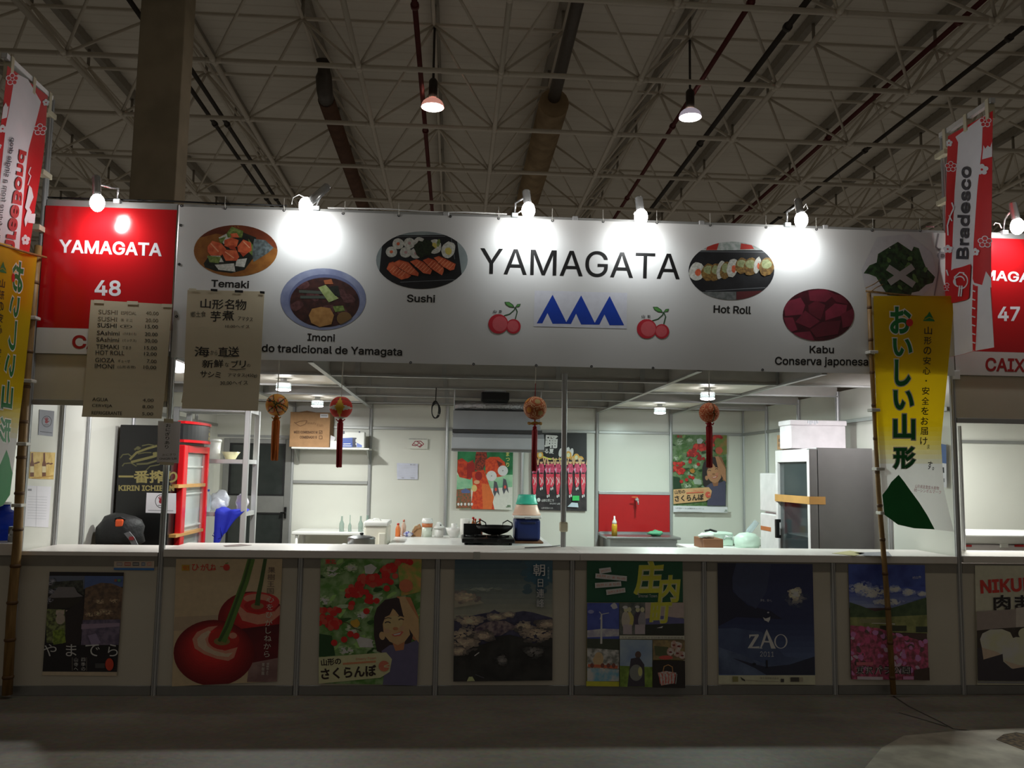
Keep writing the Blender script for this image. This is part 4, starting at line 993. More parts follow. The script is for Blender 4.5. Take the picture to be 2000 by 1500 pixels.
for i in range(26):
    a, b = math.radians(i*360/26), math.radians((i+1)*360/26); f = lambda t, r1, r2: (683+r1*math.cos(t), 850+r2*math.sin(t))
    A.poly([f(a, 57, 62), f(b, 57, 62), f(b, 44, 56), f(a, 44, 56)], sw, i == 0)
A.text('2011', (504, 980), (622, 982), 44, K((92, 94, 100))); A.text('夢を、飛べ。', (506, 506), (604, 508), 22, K((86, 86, 92)))
A.poly([(526, 640), (550, 652), (585, 640), (590, 632), (588, 660), (574, 686), (562, 676), (540, 668)], K((112, 114, 120))); A.ell(572, 600, 9, 7, K((80, 80, 86)))
A.ell(452, 1044, 16, 12, K((14, 14, 20))); A.line([(560, 1010), (562, 1080)], 14, K((14, 14, 20)))
A.rect(266, 1150, 314, 1196, K((66, 64, 40))); A.poly([(330, 1152), (374, 1180), (372, 1192), (346, 1180)], K((30, 30, 26))); A.rect(764, 1158, 838, 1196, K((34, 32, 30))); A.rect(842, 1158, 872, 1196, K((80, 76, 66))); A.rect(680, 1170, 708, 1200, K((30, 28, 28)))
A.text('蔵王温泉観光協会', (500, 1172), (662, 1174), 18, K((60, 56, 50))); A.line([(380, 1180), (480, 1186)], 5, K((80, 76, 66))); A.line([(460, 1188), (660, 1192)], 5, K((80, 76, 66)))
A.fin()
# 7 rose park
A = poster((1620, 1060), F, [(162, 185), (822, 193), (852, 1182), (186, 1174)], K((40, 30, 30)), 'poster of pink flowers before green hills under blue sky, behind the bamboo pole')
A.poly([(160, 185), (824, 193), (834, 500), (170, 540)], K2((22, 28, 66), (32, 42, 84), 5))
grad(A, 150, 840, 380, 560, (30, 38, 80), (66, 72, 92), 6)
for i, (x, y, rx, ry) in enumerate(((270, 395, 100, 55), (380, 430, 130, 50), (560, 400, 60, 26), (680, 425, 50, 30), (800, 440, 40, 16), (490, 510, 150, 30))): puffs(A, x, y, rx, ry, (54, 60, 88), (128, 128, 130), 60, 10, 30, seed=80+i)
A.poly([(165, 510), (260, 540), (390, 590), (500, 570), (640, 530), (830, 470), (840, 660), (172, 700)], K2((26, 36, 24), (36, 46, 30), 14)); A.poly([(172, 640), (420, 640), (640, 630), (838, 620), (842, 780), (176, 760)], K2((54, 58, 34), (72, 74, 46), 14))
A.line([(360, 690), (500, 694), (560, 700)], 9, K((112, 110, 96))); A.rect(430, 712, 660, 760, K((26, 28, 20))); A.rect(740, 720, 838, 770, K((24, 28, 24))); A.rect(255, 655, 480, 690, K((64, 64, 46)))
A.poly([(176, 710), (420, 735), (560, 780), (845, 860), (852, 1184), (186, 1176)], K2((112, 42, 62), (60, 30, 36), 30))
random.seed(5)
for _ in range(90):
    x, y = random.uniform(180, 850), random.uniform(730, 1120)
    if y > 700+(x-180)*.22: A.ell(x, y, random.uniform(14, 34), random.uniform(12, 26), random.choice((K((146, 58, 88)), K((120, 40, 64)), K((164, 84, 112)), K((48, 36, 36)), K((152, 64, 94)))), random.uniform(0, 90), 10, .2)
tk = K((130, 126, 118))
for ch, x0, x1 in (('東', 222, 292), ('沢', 300, 368), ('バ', 376, 448), ('ラ', 458, 524), ('公', 536, 600), ('園', 610, 690)):
    A.text(ch, (x0, 1130), (x1, 1132), 70, tk, .06); A.text(ch, (x0, 1130), (x1, 1132), 70, K((20, 16, 16)), .012)
A.rect(222, 1024, 366, 1052, K((96, 50, 58))); A.line([(230, 1160), (450, 1164)], 26, K((150, 90, 104))); A.rect(624, 1146, 716, 1174, K((140, 66, 88))); A.text('村山市', (706, 312), (780, 304), 24, K((110, 112, 120)))
A.poly([(720, 1090), (850, 1070), (852, 1182), (716, 1176)], K((34, 26, 24)))
A.fin()
# 8 steamed buns
A = poster((1620, 1060), F, [(1254, 196), (1780, 200), (1790, 1226), (1272, 1224)], K((104, 96, 86)), 'poster of white steamed buns with red outlined lettering at the right edge')
A.text('NIKUMAN', (1302, 440), (1990, 400), 118, K((130, 120, 108)), .055); A.text('NIKUMAN', (1302, 440), (1990, 400), 118, K((110, 26, 22)), .03); A.text('肉まん', (1410, 582), (1900, 566), 130, K((110, 106, 100)), .05); A.text('肉まん', (1410, 582), (1900, 566), 130, K((16, 14, 14)), .03)
A.poly([(1256, 590), (1790, 560), (1790, 760), (1260, 755)], K((74, 68, 66))); A.poly([(1600, 560), (1790, 540), (1790, 740), (1600, 735)], K((92, 88, 84)))
A.poly([(1258, 755), (1420, 738), (1790, 715), (1790, 1190), (1268, 1186)], K2((20, 17, 16), (30, 26, 24), 8)); A.poly([(1262, 900), (1790, 1010), (1790, 1190), (1268, 1186)], K((28, 26, 30)))
bun, bsh = K2((128, 118, 96), (112, 102, 82), 6), K((96, 86, 76))
A.poly([(1290, 830), (1310, 780), (1380, 745), (1480, 742), (1550, 770), (1580, 830), (1560, 930), (1470, 960), (1320, 1000), (1305, 900)], bun); A.poly([(1305, 900), (1440, 940), (1470, 960), (1320, 1004)], bsh)
A.poly([(1480, 900), (1510, 840), (1600, 810), (1720, 820), (1790, 850), (1790, 1020), (1700, 1060), (1560, 1080), (1490, 1020)], bun); A.poly([(1490, 1010), (1620, 1050), (1720, 1060), (1570, 1084)], bsh); A.ell(1680, 780, 60, 50, bun)
A.poly([(1270, 1192), (1790, 1196), (1790, 1212), (1270, 1206)], K((64, 64, 66)))
A.fin()
# little payment-card strip
A = poster((0, 1060), F, [(984, 160), (1330, 158), (1328, 238), (980, 234)], K((88, 80, 72)), 'small strip of payment card marks with a blue band, above the temple poster', name='card_strip', cat='sticker')
A.poly([(980, 216), (1328, 218), (1328, 240), (980, 236)], K((22, 50, 84)))
for x0, x1, c1 in ((1004, 1056, (70, 62, 62)), (1072, 1128, (78, 46, 40)), (1142, 1200, (44, 42, 44)), (1218, 1252, (52, 56, 66)), (1268, 1306, (90, 66, 60))): A.rect(x0, 168, x1, 200, K(c1)); A.line([(x0+6, 184), (x1-6, 184)], 5, K((104, 98, 92)))
A.fin()

# ================================================================ HAND-WRITTEN LISTS
CREAM = M('cream_craft_paper', (196, 184, 156), .75, var=.04, scale=3, bump=.15, bscale=4)
CREAM2 = M('beige_back_paper', (186, 170, 132), .75, var=.05, scale=3)
MK = M('black_marker', (26, 22, 20), .6, var=0); MKF = M('faded_marker', (112, 100, 80), .7, var=0); HANDM += [MK, MKF]
def curlsheet(o, k, quad, label, Y, curl=.035, mat=CREAM, extra=None):
    """a hanging sheet whose foot curls away from the wall"""
    t = thing('price_list' if extra is None else 'menu_sheet', label, 'price list', (at(o[0]+quad[0][0]/k, o[1]+quad[0][1]/k, Y).x, Y, at(o[0]+quad[3][0]/k, o[1]+quad[3][1]/k, Y).z))
    P = [at(o[0]+q[0]/k, o[1]+q[1]/k, Y) for q in quad]; z0, z1 = P[3].z, P[0].z
    wf = lambda p: (0, -curl*max(0, (z1-p[2])/(z1-z0))**2.2 - .006*math.sin(3.1*(z1-p[2])/(z1-z0)*2), 0)
    A = Art(Y=Y, o=o, k=k); sheet(A, quad, mat); A.layer = 3
    A.fin = lambda: A.build('sheet', t, wave=wf, fine=.07)
    return t, A, wf
o, k = (0, 350), 3.75
t, A, wf = curlsheet(o, k, [(666, 884), (1262, 918), (1195, 1756), (613, 1742)], 'hand-written price list in roman letters hanging over the red sign 48', -.06)
rows = (('SUSHI', 988, MKF, 'ESPECIAL', '40,00'), ('SUSHI', 1040, MKF, '\u329a ミニ', '20,00'), ('SUSHI', 1086, MK, '\u24c5 ミニ', '15,00'), ('SAshimi', 1142, MK, '(さけまぐろ)', '20,00'), ('SAshimi', 1190, MK, '(ミックス)', '30,00'), ('TEMAKI', 1242, MK, 'てまき', '15,00'), ('HOT ROLL', 1286, MK, '', '12,00'), ('GIOZA', 1340, MK, 'ギョーザ', '7,00'), ('IMONI', 1384, MK, '(山形名物)', '10,00'))
for i, (n, y, mm, n2, pr) in enumerate(rows):
    x = 722-i*3; w = 140 if n == 'SUSHI' else (210 if n == 'HOT ROLL' else (165 if len(n) > 5 else 140))
    A.text(n, (x, y), (x+w, y+5), 32, mm, .006)
    if n2: A.text(n2, (x+w+26, y+4), (min(1000, x+w+26+22*len(n2)), y+7), 24, mm)
    A.text(pr, (1070-i*2-(0 if len(pr) > 4 else -22), y+10), (1162-i*2, y+14), 30, mm, .004)
for n, y, pr in (('AGUA', 1626, '4,00'), ('CERVEJA', 1674, '8,00'), ('REFRIGERANTE', 1726, '5,00')): A.text(n, (684, y), (800 if len(n) < 6 else (832 if len(n) < 9 else 905), y+4), 26, MK, .004); A.text(pr, (1052, y+8), (1132, y+10), 26, MK)
A.text('2013', (846, 1762), (962, 1764), 26, M('faint_pencil', (150, 136, 104), .8, var=0)) if False else None
A.fin()
A = Art(Y=-.066, o=o, k=k)
for x0, x1, y in ((690, 760, 882), (930, 1010, 892), (1185, 1262, 912)): A.poly([(x0, y), (x1, y+3), (x1, y+28), (x0, y+25)], TAPE)
A.build('tape', t)
o, k = (300, 380), 3.9475
t, A, wf = curlsheet(o, k, [(262, 734), (855, 748), (812, 1672), (228, 1652)], 'hand-written list in large Japanese characters hanging at the left end of the banner', -.085, extra=1)
for ch, x0, x1, y, h in (('山', 362, 442, 876, 72), ('形', 452, 540, 886, 78), ('名', 548, 622, 884, 78), ('物', 630, 716, 890, 82), ('芋', 440, 520, 980, 82), ('煮', 530, 622, 972, 78), ('海', 316, 432, 1250, 78), ('直', 500, 576, 1246, 70), ('送', 576, 662, 1248, 76), ('新', 376, 462, 1336, 62), ('鮮', 466, 540, 1334, 62), ('ブ', 600, 656, 1334, 56), ('リ', 664, 712, 1336, 56), ('サ', 362, 414, 1410, 50), ('シ', 420, 470, 1410, 44), ('ミ', 476, 522, 1412, 44)): A.text(ch, (x0, y), (x1, y+2), h, MK, .012)
for txt, L, R, h in (('郷土食', (288, 948), (406, 944), 44), ('アマタス', (652, 970), (766, 980), 32), ('10,00ヘイス', (556, 1030), (742, 1034), 26), ('から', (440, 1236), (494, 1240), 36), ('な', (552, 1330), (584, 1330), 34), ('の', (722, 1330), (748, 1330), 22), ('アマタス(450g)', (576, 1412), (800, 1414), 34), ('30,00ヘイス', (518, 1472), (730, 1470), 34)): A.text(txt, L, R, h, MK, .002)
A.line([(588, 1346), (640, 1352), (712, 1344)], 5, MK); A.line([(540, 1254), (662, 1246)], 5, MK)
A.fin()
A = Art(Y=-.092, o=o, k=k)
for x0, x1, y in ((272, 330, 722), (440, 492, 726), (626, 690, 736), (820, 856, 744)): A.poly([(x0, y), (x1, y+3), (x1, y+22), (x0, y+18)], TAPE if x0 in (272,) else BK)
A.build('tape', t)
# the wider back sheet peeping out behind
P = [at(300+x/k, 380+y/k, -.062) for x, y in ((236, 1460), (800, 1460), (800, 1650), (252, 1640), (214, 1600))]
MB().prism(P, (0, .003, 0), CREAM2).build('back_sheet', t)
# narrow vertical note on the left post
A = Art(Y=-.05, o=(280, 700), k=3.75); q = [(108, 458), (274, 462), (258, 768), (98, 764)]
sheet(A, q, PAPER)
A.vtext('おにぎりあり', (184, 476), (170, 664), 40, MK, .01); A.text('おにぎり', (140, 716), (236, 712), 18, MKF); A.text('ONIGIRI 5,00', (118, 746), (244, 744), 18, MK, .006)
A.build('paper_note', None, label='narrow white paper note with vertical brush writing taped to the left banner post', cat='note')
nt = [o for o in bpy.data.objects if o.name == 'paper_note'][0]
A = Art(Y=-.053, o=(280, 700), k=3.75); A.poly([(150, 440), (220, 444), (220, 474), (150, 470)], TAPE); A.poly([(120, 756), (226, 762), (224, 784), (122, 778)], TAPE); A.build('tape', nt)
# ================================================================ FLAGS
BAM = M('dry_bamboo', (154, 120, 70), .5, rgb2=(126, 96, 52), scale=7, stretch=(6, 6, .8))
BAMN = M('dark_bamboo_node', (96, 66, 34), .6)
FY, FW_, FG = (242, 204, 20), (226, 222, 216), M('flag_green', (12, 116, 52), .6)
def ymix(t): return M('flag_yellow_%d' % int(t*10), tuple(a*(1-t)+b*t for a, b in zip(FY, FW_)), .6, var=.02, transl=.55)
FWHT = M('flag_white', FW_, .6, var=.02); FCLOTH = M('flag_thin_white_cloth', (236, 232, 228), .7, var=.02, transl=.55)
def nobori(o, k, warp, polepx, label, rod, wave, polelabel, R, Y=-.1, XP=None):
    t = thing('nobori_flag', label, 'flag', at(polepx[0][0], polepx[0][1], Y))
    A = Art(Y=Y-.02, o=o, k=k, step=.0014) if XP is None else Art(X=XP, o=o, k=k, step=.0014, side=1)
    A.warp = warp
    out = [(183, 50), (575, 75), (588, 300), (584, 480), (572, 640), (560, 760), (553, 850), (570, 1100), (622, 1330), (520, 1318), (400, 1311), (310, 1291), (238, 1238), (226, 1130), (212, 950), (200, 750), (190, 400)]
    A.layer = .1
    ys = [50, 760, 785, 810, 835, 860, 885, 910, 935, 960, 1340]
    tri = [A.p2(p) for p in out]
    def band(y0, y1, m):
        A.layer = .1
        # the outline between two heights (left and right edges read off the outline)
        R_ = [(575, 75), (588, 300), (584, 480), (572, 640), (560, 760), (553, 850), (570, 1100), (622, 1330), (624, 1341)]; L_ = [(183, 50), (190, 400), (200, 750), (212, 950), (226, 1130), (238, 1238)]
        def ex(E, y):
            for a, b in zip(E, E[1:]):
                if a[1] <= y <= b[1]: return a[0]+(b[0]-a[0])*(y-a[1])/(b[1]-a[1])
            return E[-1][0]
        if y1 < 1239: pts = [(ex(L_, y0), y0), (ex(R_, y0), y0), (ex(R_, y1), y1), (ex(L_, y1), y1)]; A.raw([A.p2(p) for p in pts], m)
        else: A.raw([A.p2(p) for p in [(ex(L_, y0), y0), (ex(R_, y0), y0), (570, 1100), (622, 1330), (520, 1318), (400, 1311), (310, 1291), (238, 1238), (226, 1130)]], m)
    for i in range(len(ys)-1): band(ys[i], ys[i+1], ymix(min(1, i/9)) if i < 9 else FCLOTH)
    A.poly([(315, 1020), (345, 1058), (380, 1106), (430, 1170), (478, 1240), (520, 1317), (400, 1310), (310, 1290), (240, 1237), (229, 1130), (255, 1095), (275, 1060)], FG)
    for ch, x0, x1, y0, y1 in (('お', 272, 388, 108, 256), ('い', 286, 394, 280, 378), ('し', 296, 384, 395, 540), ('い', 288, 400, 562, 668), ('山', 287, 408, 692, 830), ('形', 285, 410, 868, 990)):
        A.text(ch, (x0-6, y1+6), (x1+6, y1+6), y1-y0+12, FWHT, .075); A.text(ch, (x0, y1), (x1, y1), y1-y0, FG, .038)
    A.ell(378, 195, 19, 21, M('flag_red_dot', (206, 38, 34), .6))
    A.poly([(487, 134), (516, 188), (452, 186), (462, 165), (474, 155)], FG); A.line([(460, 178), (486, 166), (510, 176)], 4, ymix(0))
    IK = M('flag_black_print', (30, 26, 14), .6)
    for i, ch in enumerate('山形の安心・安全をお届け'):
        y = 238+i*54.5; x = 480-i*2.2; s_ = 42 if ch != '・' else 9
        A.text(ch, (x-s_/2, y+s_/2), (x+s_/2, y+s_/2), s_ if ch != '・' else 9, IK, .012)
    A.text('ま', (474, 880), (490, 880), 24, IK); A.text('す。', (474, 990), (512, 996), 46, IK, .01)
    PKT = M('flag_pink_print', (206, 120, 136), .6)
    A.text('山形県産農畜水産物', (404, 1092), (540, 1104), 20, PKT); A.text('統一シンボルマーク', (398, 1112), (552, 1126), 20, PKT)
    t_cl = A.build('cloth', t, wave=wave, fine=.035)
    P = [at(u, v, Y+.02) for u, v in polepx]
    rr = [R*(1-.25*i/(len(P)-1)) for i in range(len(P))]; P[0].z = max(P[0].z, .012)
    pole_ = MB().tube(P, rr, BAM, 12).build('bamboo_pole', t, label=polelabel)
    L = [(b-a).length for a, b in zip(P, P[1:])]; tot = sum(L); d = .12
    while d < tot-.05:
        q = d
        for a, b, l, r0, r1 in zip(P, P[1:], L, rr, rr[1:]):
            if q <= l: c = a.lerp(b, q/l); n = (b-a).normalized(); r = r0+(r1-r0)*q/l; break
            q -= l
        MB().tube([c-n*.012, c-n*.004, c+n*.004, c+n*.012], [r*1.02, r*1.16, r*1.16, r*1.02], BAMN, 12).build('bamboo_node', pole_); d += .255
    a, b = (at(*rod[0], Y), at(*rod[1], Y)) if XP is None else (atx(*rod[0], XP+.012), atx(*rod[1], XP+.012))
    if XP is None: a.y -= .012; b.y -= .012
    MB().tube([a, a.lerp(b, .3)+Vector((0, 0, -.004)), a.lerp(b, .7)+Vector((0, 0, -.004)), b], [.009, .008, .007, .005], BAM, 8).build('cross_rod', t)
    return t
rw = lambda p: (0, -.018*math.sin((p[0]-5.3)*9)*max(0, (3.1-p[2])/2) - .02*max(0, p[0]-5.7)*(3.05-p[2]), 0)
tR = nobori((1640, 560), 2.778, None, [(1745, 1356), (1735, 1200), (1724, 1060), (1716, 960), (1709, 830), (1702, 700), (1697, 572)],
   'yellow and white vertical flag with green Japanese characters on a bamboo pole, at right', [(1690, 569), (1852, 584)], rw, 'long thin bamboo pole leaning on the counter', .021)
lw = lambda p: (.010*math.sin(p[1]*13+p[2]), 0, 0)
tL = nobori((0, 0), 1, quadwarp((183, 50, 575, 1330), ((71, 497), (-13, 470), (-55, 1000), (31, 1004))), [(14, 1357), (22, 1200), (34, 1060), (40, 920), (50, 760), (60, 640), (75, 480)],
   'yellow flag seen from behind with mirrored characters on a bamboo pole at the left edge', [(90, 503), (-30, 468)], lw, 'thick bamboo pole with dark nodes', .034, XP=-.945)
STRAP = M('white_flag_loop', (214, 212, 202), .6)
for t, L in ((tR, ((1704, 688), (1708, 801), (1717, 916), (1725, 1002))), (tL, ((64, 621), (56, 744), (45, 867), (35, 987)))):
    for u, v in L:
        p = at(u, v, -.1); s_ = .03
        MB().box(p.x-s_*1.15, -.128, p.z-.012, p.x+s_*1.15, -.05, p.z+.012, STRAP, .004, 1).build('loop', t)
# twig binding at the top of the right pole
p = at(1698, 568, -.1)
MB().tube([p+Vector((-.03, 0, .02)), p+Vector((.03, -.02, .05)), p+Vector((.09, -.01, .09))], .004, BAM, 6).tube([p+Vector((.0, -.02, -.01)), p+Vector((.04, -.03, .02)), p+Vector((.10, -.02, .05))], .004, BAM, 6).build('twig_binding', tR)

FRD = M('flag_red', (212, 28, 36), .55, var=.03); FWB = M('flag_cool_white', (236, 235, 242), .6, var=.02); FGR = M('flag_grey_letters', (62, 62, 72), .6); FBL = M('flag_pale_blue', (204, 208, 226), .6)
def flower(A, x, y, r, fill=True):
    for i in range(5): a = math.radians(90+72*i); A.ell(x+r*.58*math.cos(a), y-r*.58*math.sin(a), r*.42, r*.42, FWB, 0, 10, up=(i == 0))
    for i in range(5): a = math.radians(90+72*i); A.ell(x+r*.56*math.cos(a), y-r*.56*math.sin(a), r*.3, r*.3, FRD if not fill else FWB, 0, 10, up=(i == 0))
    A.ell(x, y, r*.2, r*.2, FRD, 0, 8)
def hang_flag(X, side, label, outline, o, k, arm_y):
    t = thing('hanging_flag', label, 'flag', (X, -.35, 2.55))
    A = Art(X=X, o=o, k=k, side=side, step=.0014); sheet(A, outline, FRD, .0008); A.layer = .5; return t, A
ws = lambda p: (.012*math.sin(p[1]*14+p[2]*1.5)*min(1, (4.3-p[2])/.5) if p[2] < 4.3 else 0, 0, 0)
# right
o, k = (1640, 180), 3.572
out = [(755, 308), (1068, 130), (1062, 400), (1052, 1000), (1050, 1360), (1068, 1782), (748, 1852), (742, 1480), (748, 900)]
t, A = hang_flag(5.955, -1, 'white and red hanging flag with grey lettering and a red square emblem, at right', out, o, k, 0)
A.setclip(out) if False else None
A.poly([(808, 312), (985, 180), (1000, 215), (997, 400), (970, 700), (945, 1050), (938, 1300), (950, 1330), (1045, 1360), (1067, 1780), (762, 1848), (768, 1480), (785, 1100), (800, 700), (826, 350)], FWB)
A.poly([(940, 1340), (952, 1345), (975, 1350), (968, 1600), (958, 1806), (940, 1808), (932, 1560)], FRD)
A.poly([(1000, 470), (1008, 370), (1020, 395), (1034, 372), (1050, 385), (1062, 345), (1061, 450)], FWB); A.poly([(945, 1350), (1000, 1345), (1022, 1250), (1050, 1300), (1052, 1362)], FWB)
for x, y, r, f in ((1018, 205, 44, 0), (765, 355, 26, 1), (780, 520, 40, 0), (1003, 540, 40, 1), (1020, 1045, 44, 0), (962, 1115, 28, 1), (765, 1095, 30, 1), (760, 1360, 30, 0)): flower(A, x, y, r, f)
A.line([(790, 770), (800, 810), (782, 860), (765, 930), (768, 1000)], 8, FWB); A.line([(775, 860), (790, 900)], 7, FWB); A.line([(758, 1240), (768, 1280)], 8, FWB)
A.text('Bradesco', (904, 1166), (924, 520), 92, FGR, .018)
A.poly([(800, 1232), (925, 1200), (932, 1212), (918, 1430), (905, 1445), (775, 1474), (766, 1462), (782, 1245)], FRD)
ar = lambda cx, cy, rx, ry, a0, a1: [(cx+rx*math.cos(math.radians(a0+(a1-a0)*i/28)), cy-ry*math.sin(math.radians(a0+(a1-a0)*i/28))) for i in range(29)]
A.line(ar(845, 1318, 60, 52, 75, -90), 10, FWB); A.line(ar(842, 1322, 40, 36, 250, 10), 9, FWB); A.line([(815, 1345), (808, 1290), (840, 1258), (880, 1262)], 8, FWB)
A.line([(842, 1350), (834, 1425)], 11, FWB); A.line([(860, 1350), (852, 1425)], 11, FWB)
for i in range(7): A.line([(938, 1380+i*60), (972, 1392+i*60)], 9, FWB)
A.build('cloth', t, wave=ws, fine=.035)
def arm_and_tapes(t, X, pts_arm, pts_post):
    MB().box(X-.02, -.70, 4.36, X+.02, -.023, 4.40, ALU, .003, 1).build('arm', t)
    for (u, v, h, w) in pts_arm:
        p = atx(u, v, X-.0 if X > 0 else X); q = p.copy()
        MB().box(X-.026, p.y-w, 4.40-h, X+.026, p.y+w, 4.404, TAPE, .002, 1).build('tape_loop', t)
    for z in pts_post:
        MB().box(X-.03, -.11, z-.02, X+.03, .03 if z > 3.1 else -.06, z+.02, TAPE, .002, 1).build('tape_loop', t)
arm_and_tapes(t, 5.97, [(1849, 268, .16, .02), (1890, 235, .13, .02), (1933, 205, .15, .02)], (4.22, 3.83, 3.02))
# left, seen from behind: its writing is mirrored
o, k = (0, 80), 3.409
out = [(50, 165), (318, 365), (290, 700), (240, 1100), (205, 1415), (180, 1800), (-180, 1700), (-90, 1200), (-6, 800), (20, 480)]
t, A = hang_flag(-.975, 1, 'white and red hanging flag seen from behind with mirrored red lettering, at left', out, o, k, 0)
A.poly([(118, 222), (185, 255), (272, 405), (200, 720), (160, 1030), (125, 1350), (90, 1750), (-90, 1700), (-20, 1290), (40, 560), (92, 255)], FWB)
for x, y, r, f in ((80, 255, 44, 0), (265, 590, 42, 0), (303, 410, 24, 1), (20, 585, 28, 1), (172, 1325, 36, 1), (-5, 700, 20, 1)): flower(A, x, y, r, f)
A.poly([(12, 520), (20, 440), (34, 410), (46, 440), (52, 430), (40, 510)], FWB)
A.line([(210, 840), (195, 880), (210, 900), (190, 960)], 6, FWB); A.poly([(180, 1060), (200, 960), (215, 980), (225, 1040), (200, 1110), (215, 1140), (190, 1200), (170, 1240), (160, 1190), (185, 1130), (165, 1110)], FWB); A.poly([(200, 1150), (235, 1150), (230, 1215), (190, 1210)], FWB)
A.text('ThreeBond', (112, 722), (8, 1500), 68, M('flag_red_letters', (196, 30, 36), .6), .03, mirror=True, slant=.12)
A.text('The future from a single drop', (54, 642), (-30, 1330), 30, FGR, .012, mirror=True)
A.build('cloth', t, wave=lambda p: (-ws(p)[0], 0, 0), fine=.035)
arm_and_tapes(t, -1.0, [(18, 122, .16, .02), (62, 148, .12, .02), (94, 176, .15, .02)], (4.25, 3.78, 3.36))
# ================================================================ INSIDE THE STAND
def pz(u, v, Y): return at(u, v, Y).z
def px(u, v, Y): return at(u, v, Y).x
def art_on(Y=None, X=None, o=(0, 0), k=1.0, side=-1.0, quad=None, src=None, ground=None):
    A = Art(Y=Y, X=X, o=o, k=k, side=side, step=.0005)
    if src: A.warp = quadwarp(src, quad); quad = [(src[0], src[1]), (src[2], src[1]), (src[2], src[3]), (src[0], src[3])]
    sheet(A, quad, ground); A.setclip(quad); return A
kW = .5
# ---- rear door
d1 = thing('door_1', None, None, (-.5, BACK-.03, 0), kind='structure'); y = BACK-.03
dx0, dx1 = px(434, 950, y), px(567, 950, y); dz = pz(500, 857, y)
m = MB()
for a, b, c, e in ((dx0, 0, dx0+.075, dz), (dx1-.075, 0, dx1, dz), (dx0+.075, dz-.06, dx1-.075, dz), (dx0+.075, pz(500, 1001, y), dx1-.075, pz(500, 968, y)), (dx0+.075, 0, dx1-.075, .12)): m.box(a, y-.02, b, c, y+.02, e, ALUD, .004, 1)
m.build('door_frame', d1)
DG = M('dark_door_glass', (52, 56, 54), .12, var=.1)
for z0, z1 in ((.12, pz(500, 1001, y)), (pz(500, 968, y), dz-.06)):
    m = MB(); m.box(dx0+.075, y-.004, z0, dx1-.075, y+.004, z1, DG); g = m.build('pane', d1)
    m = MB()
    for a, b, c, e in ((dx0+.075, z0, dx0+.1, z1), (dx1-.1, z0, dx1-.075, z1), (dx0+.1, z0, dx1-.1, z0+.02), (dx0+.1, z1-.02, dx1-.1, z1)): m.box(a, y-.012, b, c, y-.004, e, BLACKP)
    m.build('gasket', g)
m = MB().box(dx1-.06, y-.05, pz(550, 1012, y), dx1-.03, y-.02, pz(550, 990, y), BLACKM, .004).box(dx1-.10, y-.075, pz(550, 1003, y), dx1-.03, y-.05, pz(550, 1000, y)+.004, BLACKM, .003); m.build('door_handle', d1)
MB().box(-.97, BACK-.012, dz+.02, -.02, BACK-.004, dz+.05, RAILM).build('trim_10', None, kind='structure')

# ---- tall beer fridge against the left wall (its side carries the black advertisement)
FYN, FX = 1.6, -.45
ft = thing('drinks_fridge', 'black and red drinks fridge with golden lettering, behind the backpack', 'fridge', (-.7, 2.1, 0))
BLK = M('black_fridge_side', (14, 14, 15), .35, var=.05)
MB().box(-.955, FYN, .03, FX-.03, 2.62, 2.0, BLK, .006, 1).build('body', ft)
A = Art(Y=FYN-.001, o=(0, 700), k=3.75, step=.0005); gold, goldd = M('dull_gold_print', (150, 138, 84), .45), M('dark_gold_print', (86, 84, 52), .5)
A.text('一番搾り', (868, 912), (1300, 914), 94, gold, .03); A.text('KIRIN ICHIBAN', (868, 970), (1276, 972), 42, gold, .03)
for L, w in (([(880, 730), (900, 705), (940, 700), (965, 720)], 9), ([(895, 790), (910, 770), (960, 765), (1000, 790)], 9), ([(950, 740), (1000, 690), (1080, 660), (1150, 640)], 16), ([(960, 760), (1040, 740), (1120, 720), (1180, 700)], 18), ([(1000, 775), (1080, 770), (1160, 745)], 14), ([(985, 670), (1010, 650), (1030, 660)], 14), ([(1070, 820), (1100, 790), (1160, 780), (1200, 760)], 9), ([(1010, 700), (1060, 690), (1110, 690)], 8), ([(1040, 640), (1090, 630), (1140, 640)], 8), ([(1120, 700), (1190, 690)], 22)): A.line(L, w, goldd if w < 15 else M('mid_gold_print', (112, 106, 62), .5))
A.ell(1012, 657, 16, 13, goldd)
A.build('advert', ft)
A = art_on(FYN-.006, None, (0, 700), 3.75, -1, [(1074, 984), (1290, 988), (1288, 1136), (1066, 1130)], None, PAPER)
hr, hk = M('red_hand_print', (150, 30, 44), .6), M('dark_ring_print', (58, 56, 60), .6)
def hand_icon(A, cx, cy, r):
    for i in range(28):
        a, b = 2*math.pi*i/28, 2*math.pi*(i+1)/28; f = lambda t, q: (cx+q*math.cos(t)*.95, cy+q*1.1*math.sin(t)); A.poly([f(a, r), f(b, r), f(b, r*.9), f(a, r*.9)], hk, i == 0)
    A.ell(cx-r*.05, cy+r*.05, r*.3, r*.32, hr)
    for a, l in ((-120, .75), (-100, .85), (-80, .82), (-60, .7)): A.line([(cx-r*.05+r*.2*math.cos(math.radians(a)), cy+r*.2*math.sin(math.radians(a))), (cx-r*.05+r*l*math.cos(math.radians(a)), cy+r*l*math.sin(math.radians(a)))], r*.14, hr)
    A.line([(cx+r*.1, cy+r*.15), (cx+r*.48, cy-r*.12)], r*.15, hr); A.line([(cx-r*.5, cy+r*.66), (cx+r*.4, cy+r*.66)], r*.1, hk)
hand_icon(A, 1180, 1046, 46); A.line([(1085, 1112), (1270, 1116)], 4, M('grey_print', (140, 140, 146), .6))
A.build('paper_notice', None, label='white notice with a red hand on the black fridge side', cat='notice')
FR_ = M('glossy_red_frame', (206, 24, 32), .22, var=.02)
